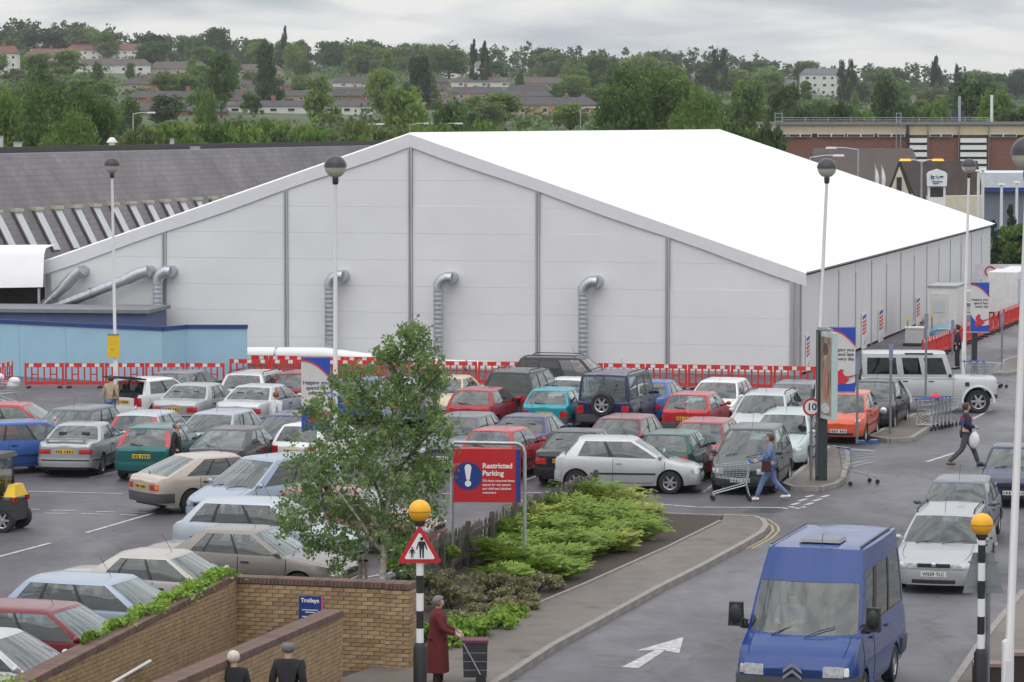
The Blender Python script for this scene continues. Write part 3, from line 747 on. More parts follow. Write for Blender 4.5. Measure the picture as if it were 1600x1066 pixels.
def lerp(a, b, t): return a + (b - a) * t
def interp(tab, x):
    if x <= tab[0][0]: return tab[0][1]
    for (x0, y0), (x1, y1) in zip(tab[:-1], tab[1:]):
        if x <= x1: return y0 + (y1 - y0) * (x - x0) / (x1 - x0)
    return tab[-1][1]
GT = [(0, .93), (.2, .983), (.45, 1.0), (.7, .992), (.9, .965), (1, .935)]
FR = [0, .06, .25, .45, .65, .82, .94, 1.0]

def wheel_meshes():
    r, w = .30, .19
    t = MB(); t.lathe([(r * .64, -w / 2), (r * .93, -w / 2), (r, -w * .36), (r, w * .36), (r * .93, w / 2), (r * .64, w / 2)], 24, axis='y')
    d = MB(); d.lathe([(0, w * .18), (r * .66, w * .18), (r * .66, -w * .3)], 20, axis='y')
    a = MB(); a.lathe([(r * .56, w * .30), (r * .66, w * .46), (r * .66, w * .2), (r * .56, w * .2)], 24, axis='y')
    for k in range(6):
        an = k * math.pi / 3
        pts = [(r * .06, -.032), (r * .60, -.022), (r * .60, .022), (r * .06, .032)]
        vs = []
        for yy in (w * .22, w * .40):
            for (u, v) in pts: vs.append((u * math.cos(an) - v * math.sin(an), yy, u * math.sin(an) + v * math.cos(an)))
        a.add(vs, [(0, 1, 2, 3), (7, 6, 5, 4), (0, 4, 5, 1), (1, 5, 6, 2), (2, 6, 7, 3), (3, 7, 4, 0)])
    a.lathe([(0, w * .44), (r * .17, w * .42), (r * .2, w * .2)], 12, axis='y')
    return t.mesh('wheel', 35), d.mesh('rim_backing'), a.mesh('rim', 35)
WHEEL = wheel_meshes()

def car_model(p):
    """all meshes of one kind of car: list of (name, mesh, material key, parent index, location, scale)"""
    L, W, Ht = p['L'], p['W'], p['H']; hw = W / 2; r = p.get('r', .30)
    top = p['top']; xf = L / 2 - p.get('fo', .82); xr = xf - p['wb']; sill = p.get('sill', .20); ra = r + p.get('gap', .06)
    nr, tr_ = p.get('nose', .26), p.get('tailr', .18); nl, tl = p.get('nosel', .6), p.get('taill', .4)
    xb, xc, xr1, xr0 = p['xb'], p['xc'], p['xr1'], p['xr0']; tum = p.get('tum', .77); bow = p.get('bow', .05)
    def zt(x): return interp(top, x)
    def wf(x):
        d = L / 2 - x; f = 1.0
        if d < nl: f -= nr * (1 - d / nl) ** 2.3
        d = x + L / 2
        if d < tl: f -= tr_ * (1 - d / tl) ** 2.3
        return hw * f
    def zb(x):
        z = sill + .06 * max(0, 1 - (L / 2 - x) / .5) + .10 * max(0, 1 - (x + L / 2) / .45)
        for xa in (xf, xr):
            if abs(x - xa) < ra: z = max(z, r + math.sqrt(ra * ra - (x - xa) ** 2) - .005)
        return z
    def yz(x, z):
        t = (z - .2) / max(.1, zt(x) - .2); return wf(x) * interp(GT, max(0, min(1, t)))
    xs = {-L / 2, L / 2, xb, xc}
    n = 30
    for i in range(n + 1): xs.add(-L / 2 + L * i / n)
    for i in range(6): xs.add(L / 2 - .015 * 1.9 ** i); xs.add(-L / 2 + .012 * 1.9 ** i)
    for xa in (xf, xr):
        for k in range(-6, 7): xs.add(xa + ra * math.sin(k * math.pi / 12) * .999)
        xs.add(xa - ra - .01); xs.add(xa + ra + .01)
    xs = sorted(xs); q = [xs[0]]
    for x in xs[1:]:
        if x - q[-1] > .008: q.append(x)
        elif x in (xb, xc): q[-1] = x
    xs = q
    crown = p.get('crown', .03)
    def section(x):
        b0, t0 = zb(x), zt(x); w = wf(x)
        pts = [(yz(x, b0) - .07, b0 + .01)] + [(yz(x, b0 + (t0 - .01 - b0) * f), b0 + (t0 - .01 - b0) * f) for f in FR]
        pts += [(w * .88, t0 + .004), (w * .5, t0 + crown * .75), (0, t0 + crown)]
        return pts
    parts = []
    def add(name, mb, key, parent=-1, smooth=40, loc=None, scale=None):
        parts.append((name, mb.mesh(name, smooth) if isinstance(mb, MB) else mb, key, parent, loc, scale)); return len(parts) - 1
    body = MB(); S = [section(x) for x in xs]; K = len(S[0]); V = []
    for x, s in zip(xs, S):
        V += [(x, y, z) for y, z in s] + [(x, -y, z) for y, z in s]
    F = []
    JS = len(FR)        # index of shoulder point
    for i in range(len(xs) - 1):
        cab = xs[i] >= xb - 1e-6 and xs[i + 1] <= xc + 1e-6
        for j in range(K - 1):
            if cab and j >= JS: continue
            a, c = i * 2 * K + j, (i + 1) * 2 * K + j
            F.append((a, a + 1, c + 1, c)); F.append((a + K, c + K, c + K + 1, a + K + 1))
    for e, i in ((1, len(xs) - 1), (-1, 0)):
        base = i * 2 * K; o = len(V); cols = 5
        for j in range(K):
            y, z = S[i][j]
            for k in range(1, cols):
                u = 1 - 2 * k / cols; V.append((xs[i] + e * bow * (1 - u * u), y * u, z))
        def vid(j, k): return base + j if k == 0 else (base + K + j if k == cols else o + j * (cols - 1) + k - 1)
        for j in range(K - 1):
            for k in range(cols):
                f = (vid(j, k), vid(j + 1, k), vid(j + 1, k + 1), vid(j, k + 1)); F.append(f[::-1] if e > 0 else f)
    body.add(V, F)
    # greenhouse
    gh = {}
    def seg(tagname, B, T):
        """B,T lists of bottom/top points for the left half; mirrored to the right"""
        vr = p.get('vr', [0, .05, .35, .65, .93, 1]); glass = tagname not in ('body', 'tail', 'black')
        fv = p.get('fv', .93)
        if tagname == 'windscreen': vr = [0, .03, fv * .35, fv * .7, fv, 1]
        for sgn in (1, -1):
            def pt(bv, tv, v, inset=0.0):
                c = [lerp(bv[i], tv[i], v) for i in range(3)]; bu = p.get('bulge', .022) * 4 * v * (1 - v)
                nx = bv[0] - (xb + xc) / 2; l = math.hypot(nx * .4, bv[1]) or 1
                c[0] += (bu - inset) * nx * .4 / l; c[1] += (bu - inset) * bv[1] / l
                return (c[0], sgn * c[1], c[2])
            for lo, hi, dest in ((0, 1, 'body'), (1, 4, tagname), (4, 5, 'body')):
                rows = [[pt(b_, t_, vr[k], .008 if (glass and dest == tagname) else 0) for b_, t_ in zip(B, T)] for k in range(lo, hi + 1)]
                if sgn < 0: rows = [row[::-1] for row in rows]
                key = dest
                if dest in ('body',): tgt = body
                else:
                    if dest not in ('windscreen', 'rear_window') : key = dest + ('L' if sgn > 0 else 'R')
                    tgt = gh.setdefault(key, MB())
                tgt.grid([row[::-1] for row in rows])
    ys = lambda x: yz(x, zt(x) - .012)
    zr = Ht - .05
    def sb(u): x = lerp(xb, xc, u); return (x, ys(x), zt(x) - .012)
    yroof = lambda u: tum * hw * .96 * (1 - .05 * (2 * u - 1) ** 2)
    def st(u): return (lerp(xr1, xr0, u), yroof(u), zr)
    rb, fb = p.get('rbow', .07), p.get('fbow', .16)
    def rbp(s): y = sb(0)[1] * s; x = xb - rb * (1 - s * s); return (x, y, zt(x) + crown * (1 - s) * .9 - .008)
    def rtp(s): return (xr1 - rb * .6 * (1 - s * s), yroof(0) * s, zr + .03 * (1 - s * s))
    def fbp(s): y = sb(1)[1] * s; x = xc + fb * (1 - s * s); return (x, y, zt(x) + crown * (1 - s) * .9 - .008)
    def ftp(s): return (xr0 + fb * .55 * (1 - s * s), yroof(1) * s, zr + .03 * (1 - s * s))
    er, ef = p.get('re', .86), p.get('fe', .93)
    SS = [0, .3, .6, er]; seg('rear_window' if not p.get('panelrear') else 'body', [rbp(s) for s in SS], [rtp(s) for s in SS])
    SS = [er, (er + 1) / 2, 1]; seg('tail' if p.get('hitail') else 'body', [rbp(s) for s in SS], [rtp(s) for s in SS])
    u0 = 0.0; wi = 0
    for (ua, ub, nm) in p['win'] + [(1, 1, None)]:
        if ua > u0 + 1e-6:
            us = [u0, ua]; kind_ = 'black' if (0 < u0 and ua < 1 and p.get('bpillar', True)) else 'body'
            seg(kind_, [sb(u) for u in us], [st(u) for u in us])
        if nm:
            us = [lerp(ua, ub, k / 4) for k in range(5)]; seg(nm, [sb(u) for u in us], [st(u) for u in us])
        u0 = ub
    SS = [1, (ef + 1) / 2, ef]; seg('body', [fbp(s) for s in SS], [ftp(s) for s in SS])
    SS = [ef, .6, .3, 0]; seg('windscreen', [fbp(s) for s in SS], [ftp(s) for s in SS])
    # roof skin
    loop = [rtp(s) for s in (0, .3, .6, er, 1)] + [st(u) for u in [k / 8 for k in range(1, 8)]] + [ftp(s) for s in (1, ef, .6, .3, 0)]
    full = loop + [(x, -y, z) for x, y, z in loop[-2:0:-1]]
    cx = (xr0 + xr1) / 2; rings = [full]
    for sc_, dz in ((.95, .022), (.8, .042), (.5, .05), (.15, .052)):
        rings.append([(cx + (x - cx) * (sc_ if sc_ > .6 else sc_), y * sc_, zr + dz * p.get('rc', 1) if dz > z - zr else z + .004 * (1 - sc_)) for x, y, z in full])
    m_ = len(full); V = [v for rg in rings for v in rg]; F = []
    for i in range(len(rings) - 1):
        for k in range(m_): F.append((i * m_ + k, (i + 1) * m_ + k, (i + 1) * m_ + (k + 1) % m_, i * m_ + (k + 1) % m_))
    F.append(tuple((len(rings) - 1) * m_ + k for k in range(m_))[::-1]); body.add(V, F)
    add('body', body, 'paint', smooth=38)
    for key, mb in gh.items():
        nm = key[:-1] if key[-1] in 'LR' else key
        add({'tail': 'tail_lamp', 'black': 'door_pillar'}.get(nm, nm), mb, {'tail': 'lampr', 'black': 'black'}.get(nm, 'glassd' if p.get('tint') and (p.get('tintall') or nm not in ('windscreen', 'front_window')) else 'glass'))
    # interior
    q = MB(); fl = p.get('floor', .5); x0, x1 = xb - .05, xc + .05; wI = hw * .87
    q.add([(x0, -wI, fl), (x1, -wI, fl), (x1, wI, fl), (x0, wI, fl), (x0 + .02, -wI, zt(xb) - .05), (x1, -wI, zt(xc) - .06), (x1, wI, zt(xc) - .06), (x0 + .02, wI, zt(xb) - .05)],
          [(0, 1, 2, 3), (0, 4, 5, 1), (1, 5, 6, 2), (2, 6, 7, 3), (3, 7, 4, 0)])
    q.box((xc - .12, 0, zt(xc) - .1), (.45, wI * 1.9, .16)); q.tube([(xc - .38, -.32 + .18 * math.cos(t_ * math.pi / 5), zt(xc) - .02 + .17 * math.sin(t_ * math.pi / 5)) for t_ in range(11)], .017, 5)
    if not p.get('noshelf'): q.box((lerp(xb, xc, .05), 0, zt(xb) - .06), ((xc - xb) * .12, wI * 1.85, .04))
    q.box((xc - .9 - 1.1, 0, (sill + .05 + fl) / 2), (.05, .05, .05))
    add('interior', q, 'inter', smooth=None)
    for (sx, sy_, wd) in [(xc - .95, .36, .46), (xc - .95, -.36, .46)] + [(x_, 0, 1.2) for x_ in p.get('rearseats', [xc - 1.85])]:
        q = MB(); zc = fl; hh = min(Ht - .38, zt(xc) + .22) - zc
        q.box((sx - .05, sy_, zc + .06), (.5, wd, .22)).box((sx - .30, sy_, zc + hh * .5), (.14, wd, hh), 0, .9)
        for hy in ((sy_,) if wd < .6 else (-.33, .33)): q.box((sx - .32, hy, zc + hh + .1), (.09, .25, .17), 0, .85)
        add('seat', q, 'seat', smooth=None)
    # underbody
    q = MB(); q.box((0, 0, (sill + .64) / 2), (L * .93, hw * 1.42, .64 - sill)); add('underbody', q, 'black', smooth=None)
    # conforming patches
    def outline(z, e):
        pts = []
        xe = L / 2 * e; ye = yz(xe, z)
        for k in range(9): y = ye * k / 8; pts.append((xe + e * bow * (1 - (y / ye) ** 2), y))
        for x in (xs[::-1] if e > 0 else xs)[1:]:
            if e * x < 0: break
            pts.append((x, yz(x, z)))
        return pts
    def at(pts, a):
        s = abs(a); sg = 1 if a >= 0 else -1
        for (x0, y0), (x1, y1) in zip(pts[:-1], pts[1:]):
            l = math.hypot(x1 - x0, y1 - y0)
            if s <= l or (x1, y1) == pts[-1]:
                f = s / l; nx, ny = (y1 - y0), -(x1 - x0)
                if nx * (1 if pts[0][0] > 0 else -1) < 0 or (abs(nx) < 1e-9 and ny < 0): nx, ny = -nx, -ny
                if ny < 0 and abs(nx) < abs(ny): nx, ny = -nx, -ny
                l2 = math.hypot(nx, ny); return x0 + (x1 - x0) * f, sg * (y0 + (y1 - y0) * f), nx / l2, sg * ny / l2
            s -= l
    def epatch(a0, a1, z0, z1, off, e, na=8, nz=3, shape=None):
        q = MB(); rows = []
        N, Mz = na, nz
        for j in range(-1, Mz + 2):
            jj = max(0, min(Mz, j)); row = []
            for i in range(-1, N + 2):
                ii = max(0, min(N, i)); border = (i < 0 or i > N or j < 0 or j > Mz)
                u, v = ii / N, jj / Mz; zz = lerp(z0, z1, v); A0, A1 = a0, a1
                if shape: A0, A1, zz = shape(u, v, a0, a1, z0, z1)
                x, y, nx, ny = at(outline(zz, e), lerp(A0, A1, u)); o_ = -.02 if border else off * (1 - .25 * (abs(2 * v - 1) ** 4))
                row.append((x + nx * o_, y + ny * o_, zz))
            rows.append(row)
        q.grid(rows if e > 0 else [r_[::-1] for r_ in rows]); return q
    def spatch(x0, x1, z0, z1, off, s, nx_=8, nz=5, arch=True):
        q = MB(); rows = []
        for j in range(-1, nz + 2):
            jj = max(0, min(nz, j)); row = []
            for i in range(-1, nx_ + 2):
                ii = max(0, min(nx_, i)); border = (i < 0 or i > nx_ or j < 0 or j > nz); x = lerp(x0, x1, ii / nx_)
                zz0 = max(z0, zb(x) + .03) if arch else z0; zz1 = min(z1, zt(x) - .03); zz = lerp(zz0, zz1, jj / nz)
                row.append((x, s * (yz(x, zz) + (-.015 if border else off)), zz))
            rows.append(row)
        q.grid(rows if s < 0 else [r_[::-1] for r_ in rows]); return q
    bz0, bz1 = p.get('bump', (.24, .50)); bk = p.get('bumpkey', 'paint')
    def arcto(e, xlim):
        pts = outline((bz0 + bz1) / 2, e); a = 0
        for (x0, y0), (x1, y1) in zip(pts[:-1], pts[1:]):
            if e * x1 < xlim: return a
            a += math.hypot(x1 - x0, y1 - y0)
        return a
    arcF, arcR = arcto(1, xf + ra + .03), arcto(-1, -xr + ra + .03)
    add('front_bumper', epatch(-arcF, arcF, bz0, bz1, .03, 1, 22, 4), bk); add('rear_bumper', epatch(-arcR, arcR, bz0 + .06, bz1 + .04, .03, -1, 22, 4), bk)
    if p.get('bstrip'): add('bumper_strip', epatch(-arcF, arcF, bz1 - .07, bz1 - .03, .042, 1, 18, 1), 'black'); add('bumper_strip', epatch(-arcR, arcR, bz1 - .03, bz1 + .01, .042, -1, 18, 1), 'black')
    h0, h1, hz0, hz1 = p['head']; t0_, t1_, tz0, tz1 = p['tail']
    for s in (1, -1):
        if p.get('roundhead'):
            x, y, nx, ny = at(outline((hz0 + hz1) / 2, 1), s * (h0 + h1) / 2); q = MB(); q.ball((x, y, (hz0 + hz1) / 2), (hz1 - hz0) / 2, 14, 8, (.5, 1, 1)); add('headlight', q, 'lampw')
        else:
            add('headlight', epatch(s * h0, s * h1, hz0, hz1, .014, 1, 8, 3, p.get('hshape')), 'lampw')
            add('indicator', epatch(s * (h1 + .005), s * (h1 + .10), hz0 + .02, hz1 - .02, .012, 1, 3, 2), 'lampo' if p.get('orange') else 'lampw')
        if t1_ > t0_: add('tail_light', epatch(s * t0_, s * t1_, tz0, tz1, .014, -1, 8, 3), 'lampr')
        if p.get('tailo'): add('indicator', epatch(s * (t1_ - .12), s * t1_, tz0 + .02, tz1 - .02, .02, -1, 3, 2), 'lampo')
    g0, gz0, gz1 = p.get('grille', (.36, .55, .63))
    add('grille', epatch(-g0, g0, gz0, gz1, .010, 1, 8, 2), p.get('grillekey', 'black'))
    if p.get('slats'):
        for f in (.22, .52, .82): add('grille_slot', epatch(-g0 * .95, g0 * .95, lerp(gz0, gz1, f) - .008, lerp(gz0, gz1, f) + .008, .014, 1, 8, 1), 'black')
    add('air_intake', epatch(-.45, .45, bz0 + .03, bz0 + .13, .036, 1, 8, 2), 'black')
    pz = p.get('fplate', .40)
    ip = add('front_plate', epatch(-.26, .26, pz - .055, pz + .055, .045, 1, 6, 1), 'plw')
    def glyphs(e, zc, off):
        q = MB()
        for k in range(7):
            a = -.21 + k * .07 + (.015 if k > 3 else -.015); w = .018 if k % 3 else .012
            x, y, nx, ny = at(outline(zc, e), a)
            q.box((x + nx * off, y + ny * off, zc), (.006, w * 2, .07)); 
        return q
    if not p.get('platetext'): add('plate_print', glyphs(1, pz, .05), 'pltxt', ip, None)
    pz = p.get('rplate', .72); po = p.get('rpoff', .012)
    ip = add('rear_plate', epatch(-.26, .26, pz - .055, pz + .055, po, -1, 6, 1), 'ply')
    add('plate_print', glyphs(-1, pz, po + .005), 'pltxt', ip, None)
    # doors with gaps, handles, side trims, mirrors
    for s in (1, -1):
        for (d0, d1) in p['doors']:
            add('door_gap', spatch(d0 - .012, d1 + .012, sill + .07, 2, .003, s), 'seam')
            di = add('door', spatch(d0, d1, sill + .085, 2, .007, s), 'paint')
            hz = zt((d0 + d1) / 2) - .13; hx = d0 + .15
            q = MB(); q.box((hx, s * (yz(hx, hz) + .022), hz), (.17, .03, .032)); add('handle', q, p.get('handlekey', 'black'), di)
        if p.get('strip', True):
            add('side_strip', spatch(xr + ra + .02, xf - ra - .02, .50, .545, .022, s, 10, 1, False), p.get('stripkey', 'black'))
        x = xc - .12; z = zt(x) + .04; y = s * (ys(x) + .085)
        q = MB(); q.ball((x, y, z + .04), .092, 12, 8, (.6, .95, .68)); q.box((x + .01, y - s * .07, z + .01), (.07, .12, .05)); mi = add('wing_mirror', q, p.get('mirkey', 'paint'), smooth=60)
        for xa in (xf, xr):
            i_ = add('wheel', WHEEL[0], 'rubber', loc=(xa, s * (hw - .115), r), scale=(r / .3, s * r / .3, r / .3))
            add('rim', WHEEL[2], p.get('rimkey', 'rim'), i_); add('rim_backing', WHEEL[1], 'hubd', i_)
    # wipers, aerial, bonnet gap
    q = MB()
    for y0, y1 in ((.05, .55), (-.52, -.02)):
        a = fbp(abs(y0) / sb(1)[1]); b_ = (lerp(a[0], xr0, .16) + .03, y1, lerp(a[2], Ht, .14))
        q.tube([(a[0] + .02, y0, a[2] + .02), (lerp(a[0], b_[0], .5) + .02, (y0 + y1) / 2, lerp(a[2], b_[2], .6) + .012), b_], .009, 5)
    add('wiper', q, 'black', smooth=None)
    if p.get('rwiper'):
        a = rbp(0); q = MB(); q.tube([(a[0] - .02, 0, a[2] + .04), (lerp(a[0], xr1, .2) - .02, .38, lerp(a[2], zr, .16))], .01, 5); add('rear_wiper', q, 'black', smooth=None)
    if p.get('aerial', True):
        q = MB(); ax = lerp(xr0, xr1, p.get('aex', .12)); q.tube([(ax, 0, Ht - .01), (ax - .22, 0, Ht + .34)], .005, 4); add('aerial', q, 'black', smooth=None)
    if p.get('rails'):
        for s in (1, -1):
            q = MB(); y = s * yroof(.5) * .93; q.tube([(xr0 - .15, y, Ht - .03), (xr0 - .25, y, Ht + .045), (xr1 + .25, y, Ht + .045), (xr1 + .1, y, Ht - .03)], .017, 6); add('roof_rail', q, 'black', smooth=60)
    if p.get('sunroof'):
        q = MB(); x = lerp(xr0, xr1, .3); q.box((x, 0, Ht + .004), (.5, .8, .012)); add('sunroof', q, 'black', smooth=None)
    if p.get('spoiler'):
        q = MB(); x = -L / 2 + .12; z = zt(x) + .10; q.box((x, 0, z), (.16, hw * 1.4, .03)).box((x, hw * .62, z - .06), (.1, .04, .12)).box((x, -hw * .62, z - .06), (.1, .04, .12)); add('spoiler', q, 'paint', smooth=None)
    if p.get('spare'):
        i_ = add('spare_wheel', WHEEL[0], 'rubber', loc=(-L / 2 - bow - .08, p.get('sparey', .1), p.get('sparez', 1.0)), scale=(1.2, 1.0, 1.2)); parts[i_] = parts[i_] + (R(90),)
        add('rim', WHEEL[2], 'rim', i_); add('rim_backing', WHEEL[1], 'hubd', i_)
    if p.get('badge') == 'chevrons':
        x, y, nx, ny = at(outline(p['badgez'], 1), 0); q = MB(); zc = p['badgez']
        for dz in (.055, -.055):
            for s in (1, -1): q.slab([(x + .03, 0, zc + dz + .045), (x + .03, s * .16, zc + dz - .075), (x + .03, s * .16, zc + dz - .02), (x + .03, 0, zc + dz + .10)][::s], .02)
        add('emblem', q, 'chrome', smooth=None)
    elif p.get('badge'):
        x, y, nx, ny = at(outline(p['badgez'], 1), 0); q = MB(); q.ball((x + .012, 0, p['badgez']), .055, 10, 6, (.25, 1, .9)); add('emblem', q, 'chrome')
    # gap round the bonnet
    q = MB(); xx = L / 2 - .16
    for s in (1, -1): q.add([(lerp(xc + .1, xx, k / 8), s * wf(lerp(xc + .1, xx, k / 8)) * .80, zt(lerp(xc + .1, xx, k / 8)) + crown * .34 + .003) for k in range(9)] + [(lerp(xc + .1, xx, k / 8), s * wf(lerp(xc + .1, xx, k / 8)) * .81, zt(lerp(xc + .1, xx, k / 8)) + crown * .32 + .003) for k in range(9)], [((k, k + 1, k + 10, k + 9) if s < 0 else (k + 9, k + 10, k + 1, k)) for k in range(8)])
    add('bonnet_gap', q, 'seam', smooth=None)
    return dict(parts=parts, p=p, L=L, H=Ht, xr0=xr0 + .08, xr1=xr1 - .04)

